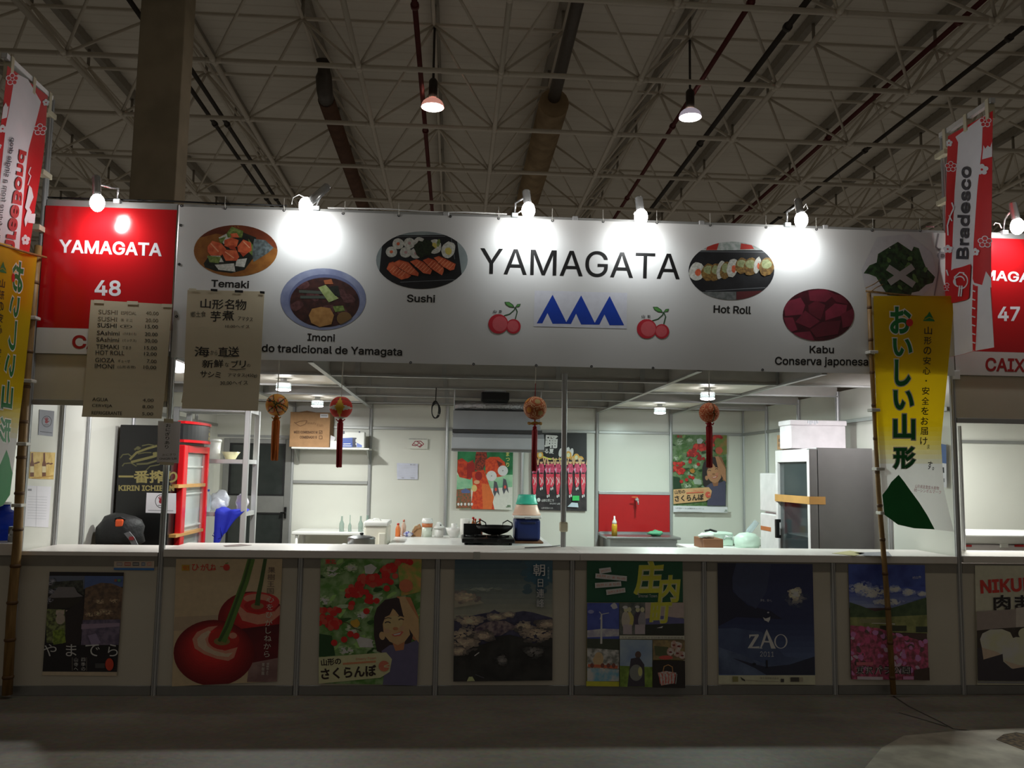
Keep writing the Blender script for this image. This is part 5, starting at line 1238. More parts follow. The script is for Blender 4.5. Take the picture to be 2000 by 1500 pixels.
m = MB(); m.box(FX-.03, 1.78, .25, FX+.03, 1.90, 1.83, FR_, .008).box(FX-.03, 2.55, .25, FX+.03, 2.61, 1.83, FR_, .008).box(FX-.03, 1.90, 1.76, FX+.03, 2.55, 1.83, FR_, .006).box(FX-.03, 1.90, .25, FX+.03, 2.55, .42, FR_, .006)
dr = m.build('door', ft)
MB().box(FX-.004, 1.90, .42, FX+.004, 2.55, 1.76, GLASS).build('glass_pane', dr)
m = MB().box(FX-.0305, 1.91, .43, FX-.0295, 2.54, 1.75, M('pale_fridge_liner', (196, 200, 196), .5)); m.build('liner', ft)
for z in (.75, 1.05, 1.36, 1.62):
    MB().box(FX-.029, 1.91, z, FX-.006, 2.53, z+.014, WHITEP).build('shelf', ft)
HX = lambda t: FX+.012+.09*math.sin(math.pi*t)**.8 if 0 < t < 1 else FX+.012
for nm, z0, z1, mt, gr in (('header_rim', 2.03, 2.055, FR_, .012), ('header_panel', 1.88, 2.03, BLACKP, 0), ('header_rim', 1.855, 1.88, FR_, .012)):
    m = MB(); N = 14
    for i in range(N):
        y0, y1 = 1.76+.84*i/N, 1.76+.84*(i+1)/N; m.prism([(FX-.04, y0, z0), (FX-.04, y1, z0), (HX((i+1)/N)+gr, y1, z0), (HX(i/N)+gr, y0, z0)], (0, 0, z1-z0), mt)
    m.build(nm, ft)
m = MB()
for i, ch in enumerate('一番搾'):
    vs, fs, *_ = glyphs(ch, .03); z1 = 2.02-i*.045
    P = []
    for a, b in vs:
        yy = 2.28+.14*a; t_ = (yy-1.76)/.84; P.append((HX(t_)+.002, yy, z1-.04+.036*(b if ch != '一' else .4+.2*b)))
    m.add(P, fs, gold)
m.flat = True; m.build('gold_lettering', ft)
for z, w in ((1.43, .032), (.98, .028)):
    MB().box(FX-.029, 1.64, z, FX+.0335, 2.5, z+w, BTAPE).build('tape_strip', dr)

# ---- backpack on a stool
p0 = at(228, 1066, 1.2); st = thing('stool', 'low stool hidden behind the counter under the black backpack', 'stool', (p0.x, 1.28, 0))
MB().box(p0.x-.18, 1.1, .90, p0.x+.18, 1.42, .93, WOOD, .006).build('seat', st)
for a in (-.15, .15):
    for b in (1.13, 1.39): MB().cyl((p0.x+a, b, 0), (p0.x+a*.85, b, .9), .014, m=BLACKM, n=8).build('leg', st)
bp = thing('backpack', 'black backpack with an orange clip, standing behind the left countertop', 'bag', (p0.x, 1.25, .93))
BFAB = M('black_nylon', (20, 20, 22), .6, bump=.4, bscale=40)
m = MB(); c = Vector((p0.x, 1.25, .932)); prof = [(.001, .0), (.17, .0), (.2, .03), (.205, .1), (.195, .16), (.165, .215), (.12, .25), (.06, .272), (.001, .278)]
m.lathe(c, prof, BFAB, 26, sx=1.0, sy=.62)
m.v = [v+Vector((.012*math.sin(v.z*40+v.x*20), .01*math.sin(v.x*30), .008*math.sin(v.x*25+v.y*18))) for v in m.v]; 
zlo = min(v.z for v in m.v); m.v = [v-Vector((0, 0, zlo-.931)) for v in m.v]; m.build('bag', bp)
q = at(236, 1022, 1.17)
MB().box(q.x-.035, 1.13, q.z-.03, q.x+.03, 1.2, q.z+.035, M('orange_plastic', (236, 92, 40), .5), .012).build('orange_clip', bp)
MB().tube([(q.x-.05, 1.17, q.z-.02), (q.x-.04, 1.15, q.z+.045), (q.x, 1.15, q.z+.055), (q.x+.04, 1.16, q.z+.03)], .009, BFAB, 8).build('handle', bp)
m = MB(); a, b, c_ = at(247, 1040, 1.09), at(257, 1052, 1.085), at(264, 1066, 1.09); w = Vector((.022, 0, .008))
m.prism([a-w, a+w, b+w, c_+w, c_-w, b-w], (0, .012, 0), M('grey_strap', (112, 112, 116), .7)); strap_ = m.build('strap', bp)
MB().box(b.x-.02, 1.08, b.z-.012, b.x+.018, 1.084, b.z+.016, M('red_strap_label', (150, 40, 44), .6)).build('strap_label', strap_)

# ---- pictures on the left wall (plane x = -1)
A = art_on(None, -.993, (0, 700), 3.75, 1, [(290, 374), (398, 386), (386, 572), (280, 560)], None, M('grey_notice_ground', (150, 152, 164), .5)); hand_icon(A, 342, 462, 38); A.line([(292, 535), (380, 546)], 4, hk)
A.build('hand_notice', None, label='grey notice with a red hand in a ring on the left wall', cat='notice')
A = art_on(None, -.993, (0, 700), 3.75, 1, [(225, 684), (405, 690), (392, 886), (212, 880)], None, M('straw_poster', (226, 196, 120), .5, rgb2=(206, 168, 84), scale=16))
bb, bl = M('brown_bottle_print', (112, 58, 24), .4), M('cream_label_print', (222, 206, 160), .5)
for x in (234, 322):
    A.poly([(x-5, 692), (x+8, 692), (x+9, 748), (x+16, 775), (x+14, 866), (x-14, 866), (x-14, 775), (x-6, 748)], bb); A.rect(x-13, 790, x+14, 835, bl)
for x, y in ((262, 768), (278, 762), (350, 770), (374, 772)): A.ell(x, y, 14, 6, bb, -12)
A.line([(232, 880), (390, 860)], 10, M('straw_dark', (186, 142, 58), .5))
A.build('bottle_poster', None, label='straw-yellow poster of two beer bottles on the left wall', cat='poster')
A = art_on(None, -.993, (0, 700), 3.75, 1, [(196, 930), (376, 940), (354, 1238), (178, 1230)], None, PAPER); gp = M('grey_print', (140, 140, 146), .6)
A.rect(204, 955, 232, 970, gp)
for i in range(9): A.line([(206-i, 1010+i*20), (345-i, 1016+i*20)], 2.5, M('faint_print', (190, 190, 198), .6))
A.line([(270, 935), (262, 1232)], 2, M('faint_print', (190, 190, 198), .6))
A.build('paper_notice', None, label='two white printed sheets taped low on the left wall', cat='notice')

# ---- steel shelving
SX0, SX1, SY0, SY1 = px(345, 803, 2.8), px(485, 803, 2.8), 2.8, 3.25
sh = thing('steel_shelving', 'open aluminium shelving rack with bowls, in front of the glazed door', 'shelf', ((SX0+SX1)/2, 3.02, 0))
zt, z2, z3 = pz(420, 796, 2.8), pz(450, 897, 2.8), pz(450, 1000, 2.8)
for x in (SX0, SX1):
    for y in (SY0, SY1): MB().box(x-.03, y-.02, 0, x+.03, y+.02, zt, ALU, .006, 1).build('upright', sh)
for z in (zt, z2, z3):
    m = MB().box(SX0+.03, SY0-.015, z-.045, SX1-.03, SY0+.015, z, ALU, .003, 1).box(SX0+.03, SY1-.015, z-.045, SX1-.03, SY1+.015, z, ALU, .003, 1)
    m.box(SX0-.015, SY0+.02, z-.045, SX0+.015, SY1-.02, z, ALU).box(SX1-.015, SY0+.02, z-.045, SX1+.015, SY1-.02, z, ALU); m.build('shelf_frame', sh)
    MB().box(SX0+.015, SY0+.015, z-.02, SX1-.015, SY1-.015, z-.006, WHITEP).build('shelf_board', sh)
CRM = M('cream_ceramic', (226, 220, 178), .3)
c = at(449, 892, 2.95); MB().lathe((c.x, 2.98, z2-.005), [(.04, 0), (.05, .004), (.075, .05), (.1, .085), (.094, .085), (.07, .05), (.045, .012), (0.001, .01)], CRM, 26).build('bowl', None, 'cream bowl on the middle shelf of the steel shelving', 'bowl')
c = at(412, 892, 2.95); t = thing('lidded_bin', 'white lidded plastic tub beside the cream bowl on the shelving', 'container', (c.x, 3.0, z2-.005))
MB().lathe((c.x, 3.0, z2-.005), [(.001, 0), (.075, 0), (.085, .19), (.001, .19)], WHITEP, 20).build('body', t); MB().lathe((c.x, 3.0, z2-.005), [(.001, .19), (.092, .19), (.092, .215), (.08, .22), (.001, .222)], WHITEP, 20).build('lid', t)
# things on the lowest visible shelf
BLU = M('blue_apron_cloth', (24, 40, 176), .75, bump=.5, bscale=12)
CLF = M('clear_plastic_film', (226, 230, 238), .25, var=.05, alpha=.75, bump=.8, bscale=30)
def lump(c, r, sc, mat, amp=.25, n=18, k=12, seed=1):
    random.seed(seed); ph = [random.uniform(0, 6) for _ in range(6)]
    m = MB(); m.ball(c, r, mat, n, k, sc=sc); C = Vector(c); zb = C.z-r*sc[2]
    def f(v):
        d = (v-C); q = 1+amp*(.5*math.sin(9*d.x/r+ph[0])*math.sin(7*d.z/r+ph[1])+.5*math.sin(5*d.y/r+ph[2]+4*d.x/r))
        p = C+d*q; p.z = max(p.z, zb+.0); return p
    m.v = [f(v) for v in m.v]; return m
c = at(415, 985, 2.98); lump((c.x+.05, 2.96, z3+.072), .075, (1.1, .8, .9), CLF, .25, seed=4).build('plastic_bag', None, 'crumpled clear plastic bag beside the blue apron on the shelving', 'bag')
c = at(428, 975, 3.08); lump((c.x, 3.12, z3+.11), .1, (1.1, .7, 1.05), CLF, .25, seed=9).build('plastic_bag', None, 'taller crumpled clear bag behind the water bottle on the shelving', 'bag')
c = at(465, 980, 3.0); lump((c.x+.02, 3.08, z3+.09), .075, (.9, .8, 1.15), M('white_plastic_bag', (222, 214, 226), .4), .25, seed=6).build('plastic_bag', None, 'white tied plastic bag right of the blue apron', 'bag')
c = at(406, 965, 2.88); t = thing('water_bottle', 'clear water bottle beside the drinks fridge on the shelving', 'bottle', (c.x, 2.88, z3-.005))
PETM = M('clear_pet', (206, 222, 232), .08, alpha=.4, var=0)
MB().lathe((c.x, 2.88, z3-.005), [(.001, 0), (.036, 0), (.038, .02), (.035, .06), (.038, .1), (.038, .15), (.016, .2), (.014, .215), (.001, .215)], PETM, 18).build('bottle', t); MB().lathe((c.x, 2.88, z3+.21), [(.001, 0), (.017, 0), (.017, .02), (.001, .02)], M('blue_cap', (40, 70, 180), .4), 14).build('cap', t)
# apron draped over the shelf front
m = MB(); N, Mx = 16, 10; ap = []
def ap_pt(i, j):
    s, t = i/Mx, j/N
    x0, x1 = px(421, 1000, 2.78), px(478, 1000, 2.78); taper = max(0, t-.3)*1.25
    x = x0+(x1-x0)*s*(1-taper*.5); 
    if t < .3: y = 3.0-(.24)*t/.3; z = z3+.012+.02*math.sin(s*9+t*7)+.035*math.sin(math.pi*t/.3)*max(0, math.sin(5*s))
    else: y = 2.758-.012*math.sin(s*11); z = z3+.005-(t-.3)/.7*(.40-.26*s)+.012*math.sin(s*14)
    return Vector((x, y, z))
vs = [ap_pt(i, j) for j in range(N+1) for i in range(Mx+1)]; n1 = Mx+1
m.flat = True; m.add(vs+[v+Vector((0, .004, -.003)) for v in vs], [(j*n1+i, j*n1+i+1, (j+1)*n1+i+1, (j+1)*n1+i) for j in range(N) for i in range(Mx)], BLU, True)
t = thing('apron', 'crumpled royal blue apron hanging over the shelving edge', 'apron', (vs[0].x, 2.9, z3)); m.build('cloth', t)
m = MB(); a = at(425, 1030, 2.755); b = at(415, 1046, 2.755); c = at(427, 1052, 2.755); d = at(434, 1048, 2.755); e = at(431, 1030, 2.755)
m.tube([a, a.lerp(b, .5)+Vector((-.004, 0, 0)), b, c, d, e], .005, BLU, 7); m.build('apron_strings', t)

# ---- rear wall: shelf, boxes, bench
WY = 4.5
zs = pz(645, 874, WY); x0, x1 = px(569, 874, WY), px(721, 874, WY)
t = thing('wall_shelf', 'white wall shelf carrying the cardboard box', 'shelf', ((x0+x1)/2, 4.7, zs-.02))
MB().box(x0, WY, zs-.022, x1, BACK-.035, zs, WHITEP, .004, 1).build('board', t)
for x in (x0+.03, x1-.03): MB().prism([(x-.008, WY+.05, zs-.022), (x-.008, BACK-.035, zs-.022), (x-.008, BACK-.035, zs-.2), (x-.008, BACK-.055, zs-.2)], (.016, 0, 0), RAILM).build('bracket', t)
bx0, bx1, bz = px(566, 840, WY+.02), px(644, 840, WY+.02), pz(600, 805, WY+.02)
t = thing('cardboard_box', 'large brown cardboard box with printed tick squares on the wall shelf', 'box', ((bx0+bx1)/2, 4.68, zs))
A = Art(Y=WY+.018, o=(560, 740), k=4.1667); A.mb.box(bx0, WY+.02, zs+.001, bx1, WY+.36, bz, CARD, .004, 1); bi, bf = M('brown_box_print', (84, 56, 38), .8), M('brown_box_script', (116, 82, 56), .8)
A.text('MEIO COMBINADO M', (58, 444), (250, 446), 22, bi, .03); A.text('COMBINADO G', (106, 486), (246, 486), 22, bi, .03)
for y in (434, 476): A.line([(264, y-12), (288, y-12), (288, y+12), (264, y+12), (264, y-12)], 4, bi)
A.line([(268, 434), (274, 440), (284, 426)], 4, bi); A.line([(70, 360), (110, 345), (165, 340), (150, 370), (110, 385), (85, 372), (60, 352)], 5, bf); A.text('Beauty', (160, 372), (240, 376), 24, bf); A.text('Fish', (246, 388), (296, 390), 22, bf); A.rect(272, 284, 338, 316, PAPER); A.line([(280, 300), (330, 301)], 6, gp)
A.build('carton', t)
m = MB(); m.prism([(bx0+.08, WY+.05, bz), (bx0+.2, WY+.05, bz+.02), (bx0+.3, WY+.05, bz+.004)], (0, .25, 0), CARD); m.build('flap', t)
tx0, tx1 = bx1+.006, px(661, 860, WY+.05)
t = thing('tissue_box', 'white tissue box with a pulled tissue on the wall shelf', 'box', ((tx0+tx1)/2, 4.6, zs)); MB().box(tx0, WY+.05, zs+.001, tx1, WY+.2, pz(650, 861, WY+.05), WHITEP, .004).build('box', t)
c = at(650, 856, WY+.12); m = MB(); m.prism([(c.x-.03, WY+.1, pz(650, 861, WY)), (c.x+.02, WY+.1, pz(650, 861, WY)), (c.x+.035, WY+.12, c.z+.01), (c.x+.005, WY+.13, c.z+.022), (c.x-.028, WY+.12, c.z+.04)], (0, .02, 0), PAPER); m.build('tissue', t)
ax0, ax1 = px(667, 860, WY+.04), px(712, 860, WY+.04); az = pz(690, 843, WY+.04)
t = thing('napkin_pack', 'blue and white wrapped napkin pack on the wall shelf', 'pack', ((ax0+ax1)/2, 4.62, zs)); A = Art(Y=WY+.038, o=(560, 740), k=4.1667); A.mb.box(ax0, WY+.04, zs+.001, ax1, WY+.2, az, WHITEP, .012); A.poly([(452, 482), (535, 478), (535, 556), (452, 556)], M('blue_wrap', (28, 74, 168), .35)); A.poly([(535, 478), (568, 480), (568, 556), (535, 556)], M('navy_wrap', (20, 26, 58), .35)); A.text('aro', (560, 490), (560, 540), 20, WHITEP, .04); A.line([(460, 530), (520, 528)], 6, WHITEP); A.line([(458, 545), (526, 545)], 5, WHITEP); A.poly([(570, 520), (612, 540), (612, 556), (570, 556)], M('pale_blue_wrap', (110, 130, 200), .35)); A.poly([(452, 424), (472, 424), (472, 446), (452, 450)], M('navy_wrap', (20, 26, 58), .35)); A.ell(592, 432, 7, 7, M('navy_wrap', (20, 26, 58), .35))
A.build('pack', t)
# white bench with glass bottles
BYY = 4.25; zb = pz(640, 1039, BYY); x0, x1 = px(569, 1040, BYY), px(724, 1040, BYY)
t = thing('side_bench', 'white bench table with green glass bottles against the rear wall', 'table', ((x0+x1)/2, 4.55, 0))
MB().box(x0, BYY, zb-.04, x1, BACK-.04, zb, WHITEP, .01).build('tabletop', t)
for x in (x0+.04, x1-.04):
    for y in (BYY+.04, BACK-.08): MB().cyl((x, y, 0), (x+(.02 if x < x0+.1 else -.02), y, zb-.04), .014, .018, WHITEP, 8).build('leg', t)
GRG = M('pale_green_glass', (150, 176, 164), .08, alpha=.55, var=0)
for i, (u, vt, lb) in enumerate(((667, 1008, 'leftmost of the four'), (683, 1006, 'second from the left, with the longest neck'), (704, 1008, 'third from the left'), (717, 1006, 'rightmost, beside the white cool box'))):
    c = at(u, 1036, BYY+.12); h = pz(u, vt, BYY+.12)-zb; r = .03 if i != 3 else .036
    prof = [(.001, 0), (r, 0), (r, h*.5), (r*.45, h*.72), (r*.36, h*.96), (r*.42, h), (.001, h)] if i != 1 else [(.001, 0), (r*.7, 0), (r*.7, h*.35), (r*.2, h*.55), (r*.18, h), (.001, h)]
    MB().lathe((c.x, BYY+.12, zb+.0005), prof, GRG, 16).build('glass_bottle', None, 'pale green glass bottle on the white bench, %s' % lb, 'bottle', 'glass bottles on the white bench')

# ---- rear wall pictures
A = art_on(BACK-.032, None, (560, 740), 4.1667, -1, [(990, 484), (1150, 488), (1146, 572), (990, 568)], None, PANEL); rl = M('dark_red_logo', (150, 34, 56), .5)
for L in ([(1020, 540), (1045, 508), (1090, 506), (1115, 530), (1085, 556), (1060, 540), (1035, 528)], [(1020, 540), (1050, 545), (1080, 520), (1060, 512)], [(1075, 555), (1098, 536), (1080, 522)]): A.line(L, 6, rl)
A.text('GOVERNO DO ESTADO', (995, 493), (1142, 494), 9, M('grey_print', (140, 140, 146), .6), .02)
A.build('wall_logo', None, label='small wall logo of dark red interlocking lines on the rear wall', cat='sign')
A = art_on(BACK-.016, None, (560, 740), 4.1667, -1, [(896, 684), (1068, 690), (1066, 818), (898, 816)], None, M('bluish_paper', (210, 212, 230), .6)); 
for i in range(8): A.line([(910, 704+i*13), (1050, 708+i*13)], 2, M('faint_print', (190, 190, 198), .6))
A.text('N 13', (1006, 702), (1046, 703), 9, gp, .02); A.line([(935, 806), (955, 806)], 4, gp); A.line([(1008, 806), (1040, 807)], 4, gp)
A.build('paper_notice', None, label='bluish white printed sheet on the rear wall below the logo', cat='notice')
k = .42
Kk = lambda c: K(c, k); Kx = lambda a, b, s=30: K2(a, b, s, k)
A = art_on(BACK-.034, None, (840, 740), 4.1667, -1, [(225, 570), (676, 575), (668, 1066), (212, 1056)], None, Kk((150, 160, 140)))
A.poly([(220, 570), (680, 570), (672, 800), (216, 760)], Kx((20, 70, 40), (36, 96, 60), 6)); A.poly([(216, 780), (672, 780), (668, 900), (214, 900)], Kx((80, 130, 100), (120, 150, 124), 6)); A.poly([(340, 900), (670, 880), (668, 1066), (330, 1060)], Kk((170, 176, 152)))
o1, o2, o3 = Kx((170, 60, 30), (140, 40, 26)), Kk((190, 80, 40)), Kk((110, 26, 24))
A.poly([(225, 660), (260, 645), (310, 680), (350, 660), (360, 760), (330, 820), (240, 800), (222, 760)], Kx((150, 50, 26), (110, 30, 24), 16)); A.poly([(300, 690), (360, 680), (370, 800), (300, 810)], o3)
A.poly([(370, 620), (380, 585), (460, 585), (465, 640), (450, 700), (420, 760), (360, 740)], Kx((120, 44, 30), (60, 30, 26), 40))
A.poly([(450, 660), (490, 635), (560, 635), (610, 680), (620, 740), (600, 790), (550, 800), (500, 780), (470, 800), (450, 760)], o1); A.poly([(540, 660), (590, 690), (560, 720)], Kk((80, 30, 24)))
A.poly([(340, 760), (440, 740), (480, 860), (500, 960), (525, 1066), (330, 1060), (350, 900)], o1); A.poly([(420, 850), (480, 860), (520, 960), (500, 1060), (430, 1060)], o2); A.ell(360, 890, 22, 28, Kk((200, 140, 90))); A.ell(395, 790, 30, 36, o3); A.ell(380, 840, 24, 16, Kk((190, 120, 90)))
for x, y in ((500, 790), (592, 747)): A.ell(x, y, 42, 42, Kk((206, 204, 190))); A.ell(x, y, 4, 4, Kk((60, 60, 50)))
for x, y in ((535, 880), (610, 860)): A.poly([(x-14, y-50), (x+8, y-40), (x+20, y+10), (x+30, y+70), (x+8, y+40), (x-10, y+80), (x-22, y+40)], Kk((60, 60, 66))); A.ell(x, y+20, 10, 14, Kk((190, 60, 50)))
A.poly([(216, 900), (330, 890), (340, 1056), (212, 1054)], Kx((120, 60, 44), (60, 70, 50), 40)); A.poly([(250, 910), (290, 890), (330, 915), (320, 930), (260, 930)], Kk((66, 76, 110)))
for x in (230, 255, 285, 315, 340): A.ell(x, 1020, 9, 12, Kk((200, 190, 170)))
A.vtext('まつり', (632, 590), (632, 720), 34, Kk((210, 190, 90)), .02); A.text('JR', (618, 1046), (656, 1046), 20, Kk((40, 80, 50)), .02)
A.build('poster', None, label='orange and green poster of a horse parade float below the range hood', cat='poster')
A = art_on(BACK-.034, None, (840, 740), 4.1667, -1, [(826, 440), (1275, 442), (1275, 1076), (822, 1066)], None, Kk((18, 18, 20)))
A.poly([(826, 780), (1275, 780), (1275, 1076), (822, 1066)], Kx((26, 24, 26), (40, 36, 38), 12))
A.text('踊る', (930, 600), (1030, 600), 30, Kk((20, 20, 20))) if False else A.text('踊', (930, 560), (1036, 566), 105, Kk((206, 206, 200)), .035); A.text('る夏', (930, 606), (1006, 610), 40, Kk((200, 200, 194)), .03)
for x, y in ((1062, 600), (1120, 590), (1150, 600)): A.ell(x, y, 16, 36, Kk((200, 196, 190)), 10)
A.line([(880, 620), (960, 650), (1040, 660), (1110, 640)], 14, Kk((196, 170, 70))); 
for x, y in ((1125, 620), (1165, 660), (1190, 640), (1225, 660), (895, 620)): A.ell(x, y, 26, 32, Kk((196, 120, 50))); A.ell(x, y, 14, 18, Kk((206, 190, 130)))
random.seed(11)
for i, x in enumerate((850, 905, 960, 990, 1040, 1090, 1140, 1195, 1245)):
    b = 960 if i % 2 == 0 else 900
    A.poly([(x-27, 735), (x-16, 690), (x+16, 690), (x+28, 735), (x+15, 772), (x-15, 772)], Kx((170, 60, 88), (132, 36, 60), 30)); A.poly([(x-27, 735), (x-10, 720), (x-15, 772)], Kk((196, 120, 140))); A.ell(x, 676, 13, 16, Kk((180, 130, 100))); A.poly([(x-15, 664), (x, 655), (x+15, 664), (x+12, 674), (x-12, 674)], Kk((28, 22, 22)))
    A.poly([(x-17, 770), (x+17, 770), (x+20, 850), (x+7, b-20), (x-9, b-20), (x-20, 840)], Kx((176, 26, 46), (196, 60, 74), 18)); A.line([(x-12, 800), (x+4, 830), (x-6, 862)], 5, Kk((210, 170, 166))); A.line([(x+8, 800), (x+12, 850)], 4, Kk((206, 150, 150))); A.ell(x, 768, 15, 6, Kk((30, 26, 30))); A.ell(x-6, b-4, 5, 12, Kk((206, 200, 196))); A.ell(x+7, b-10, 5, 12, Kk((206, 200, 196)))
    A.line([(x-26, 700), (x-40, 640)], 10, Kk((180, 130, 100))); A.line([(x+26, 700), (x+36, 645)], 10, Kk((180, 130, 100)))
A.text('山形に行こう', (905, 1000), (1005, 1000), 22, Kk((200, 200, 196)), .02); A.text('おもかげ 山形', (972, 1022), (1056, 1024), 16, Kk((190, 190, 186))); A.ell(882, 984, 14, 16, Kk((200, 200, 196))); A.rect(1156, 950, 1212, 990, Kk((40, 140, 70))); A.poly([(1115, 1040), (1150, 1005), (1200, 1010), (1205, 1045)], Kk((140, 150, 166))); A.text('山形花笠まつり', (905, 1056), (996, 1058), 13, Kk((190, 190, 186)))
A.build('poster', None, label='dark poster of a row of dancers in pink and red, behind the opening post', cat='poster')
A = art_on(BACK-.034, None, (1120, 740), 4.1667, -1, [(806, 452), (1246, 458), (1246, 1088), (812, 1082)], (190, 128, 1070, 1336), PAPER)
girl(A, .45); A.layer += .1
A.rect(190, 1250, 1072, 1336, PAPER); A.text('山形県さくらんぼ観光キャンペーン', (215, 1285), (680, 1290), 22, Kk((60, 60, 66)), .01); A.text('JR', (1010, 1322), (1056, 1322), 34, Kk((70, 90, 70)), .02); A.line([(230, 1312), (640, 1316)], 8, Kk((150, 150, 150)))
A.build('poster', None, label='poster of a smiling girl under red cherries, on the rear wall right of the sink', cat='poster')

# ---- cooking table and what stands on it
TZ = .93
t = thing('work_table', 'white work table carrying the gas stove and the blue cool box', 'table', (1.95, 2.0, 0))
MB().box(1.50, 1.7, TZ-.03, 3.06, 2.95, TZ, WHITEP, .006).build('tabletop', t)
for x in (1.56, 3.0):
    for y in (1.74, 2.89): MB().box(x-.02, y-.02, 0, x+.02, y+.02, TZ-.03, ALUD).build('leg', t)
TP = .80
t = thing('prep_table', 'white table behind the counter under the steel pot and white cool box', 'table', (1.05, 1.4, 0))
MB().box(.86, 1.15, TP-.03, 1.33, 2.42, TP, WHITEP, .006).build('tabletop', t)
for x in (.90, 1.29):
    for y in (1.19, 2.38): MB().box(x-.02, y-.02, 0, x+.02, y+.02, TP-.03, ALUD).build('leg', t)
# steel pot
c = at(706, 1056, 1.3); t = thing('steel_pot', 'stainless steel pot with a domed lid beside the white cool box', 'pot', (c.x, 1.3, TP)); r = 26/ppm(1.3)
MB().lathe((c.x, 1.3, TP+.001), [(.001, 0), (r*.96, 0), (r, .006), (r, .215), (r*1.03, .22), (r*.97, .22), (r*.95, .01), (.001, .008)], STEEL, 30).build('pot', t)
MB().lathe((c.x, 1.3, TP+.222), [(r*1.02, 0), (r*.95, .008), (r*.6, .02), (r*.2, .026), (.001, .027)], STEEL, 30).build('lid', t)
lid_ = [o for o in t.children if o.name.startswith('lid')][-1]
MB().lathe((c.x, 1.3, TP+.248), [(.012, 0), (.018, .01), (.016, .02), (.001, .022)], BLACKP, 14).build('knob', lid_)
# white cool box
x0, x1 = px(711, 1040, 1.9), px(756, 1040, 1.9); zt_ = pz(735, 1028, 1.9)
t = thing('cool_box', 'white plastic cool box with a lid on the work table', 'cool box', ((x0+x1)/2, 2.1, TP))
m = MB(); IV = M('ivory_plastic', (226, 222, 208), .4); m.box(x0, 1.9, TP+.001, x1+.005, 2.33, zt_, IV, .02, 3); m.build('body', t)
m = MB().box(x0-.008, 1.89, zt_, x1+.012, 2.34, zt_+.045, WHITEP, .015, 3); lid_ = m.build('lid', t)
MB().box((x0+x1)/2+.03, 1.87, TP+.02, (x0+x1)/2+.10, 1.9, zt_-.06, IV, .01).build('hinge_column', t)
MB().tube([((x0+x1)/2+a*.04, 2.0, zt_+.045+b) for a, b in ((-1, 0), (-.7, .02), (.7, .02), (1, 0))], .006, WHITEP, 8).build('handle', lid_)
c = at(668, 1062, 1.25); MB().box(c.x-.02, 1.2, TP+.001, c.x+.03, 1.4, TP+.165, WHITEP, .012).build('plastic_tub', None, 'small white plastic tub left of the steel pot', 'tub')
# row of small things at the table's rear edge
RY = 2.72
def foot(u): return at(u, 1049, RY).x
def bottle(u, vt, w, mat, cap, label, name='bottle', Y=RY, shoulder=.6):
    x = at(u, 1049, Y).x; h = pz(u, vt, Y)-TZ; r = w/2/ppm(Y)
    t = thing('squeeze_bottle' if name == 'bottle' else name, label, 'bottle', (x, Y, TZ))
    MB().lathe((x, Y, TZ+.001), [(.001, 0), (r, 0), (r*1.02, h*.1), (r, h*shoulder), (r*.5, h*.82), (r*.42, h*.88), (.001, h*.88)], mat, 18).build('body', t)
    MB().lathe((x, Y, TZ+.001+h*.88), [(.001, 0), (r*.5, 0), (r*.46, h*.12), (.001, h*.12)], cap, 14).build('cap', t); return t
bottle(777, 1022, 10, M('orange_sauce', (216, 120, 64), .3), M('red_cap', (190, 40, 34), .4), 'small orange sauce bottle with a red cap on the work table')
bottle(788, 1015, 9, M('pinkish_clear_bottle', (226, 196, 176), .1, alpha=.7, var=0), M('salmon_cap', (206, 130, 110), .4), 'slim pinkish clear bottle behind the orange sauce bottle', 'slim_bottle', RY+.1)
x = foot(797); t = thing('foil_packet', 'crumpled blue and white packet beside the orange sauce bottle', 'packet', (x, RY-.02, TZ)); lump((x, RY-.03, TZ+.028), .045, (1.1, .8, .6), M('blue_white_foil', (40, 50, 150), .3, rgb2=(214, 214, 224), scale=26), .25, seed=3).build('packet', t)
x = foot(813); t = thing('paper_bag', 'small brown paper bag with rope handle on the work table', 'bag', (x, RY+.03, TZ))
m = MB(); m.prism([(x-.055, RY+.0, TZ+.001), (x+.05, RY+.0, TZ+.001), (x+.055, RY+.02, TZ+.09), (x+.03, RY+.03, TZ+.13), (x-.01, RY+.03, TZ+.11), (x-.045, RY+.02, TZ+.07)], (0, .07, 0), CARD); m.build('bag', t)
MB().tube([(x-.04, RY-.002, TZ+.06), (x-.02, RY-.012, TZ+.11), (x+.01, RY-.012, TZ+.12), (x+.025, RY-.002, TZ+.10)], .005, M('pale_rope', (206, 190, 160), .8), 7).build('rope_handle', t)
x = foot(834); t = thing('food_tub', 'tall clear tub with orange contents and white lid on the work table', 'container', (x, RY, TZ))
MB().lathe((x, RY, TZ+.001), [(.001, 0), (.05, 0), (.056, .1), (.001, .1)], M('pale_green_tub', (206, 214, 200), .35), 22).build('lower_tub', t); MB().lathe((x, RY, TZ+.102), [(.001, 0), (.054, 0), (.058, .04), (.001, .04)], M('orange_contents', (190, 110, 64), .5), 22).build('upper_tub', t); MB().lathe((x, RY, TZ+.143), [(.001, 0), (.06, 0), (.06, .02), (.052, .05), (.001, .052)], WHITEP, 22).build('lid', t)
x = foot(856)+.005; t = thing('sugar_jar', 'white jar with a ruffled lid beside the white bowl', 'jar', (x, RY, TZ))
MB().lathe((x, RY, TZ+.001), [(.001, 0), (.045, 0), (.05, .03), (.048, .09), (.001, .09)], WHITEP, 22).build('jar', t); m = MB().lathe((x, RY, TZ+.092), [(.001, .0), (.066, .0), (.055, .02), (.035, .035), (.025, .06), (.001, .065)], WHITEP, 22); m.build('lid', t); MB().ball((x+.018, RY-.035, TZ+.125), .008, BLACKP, 8, 6).build('button', t)
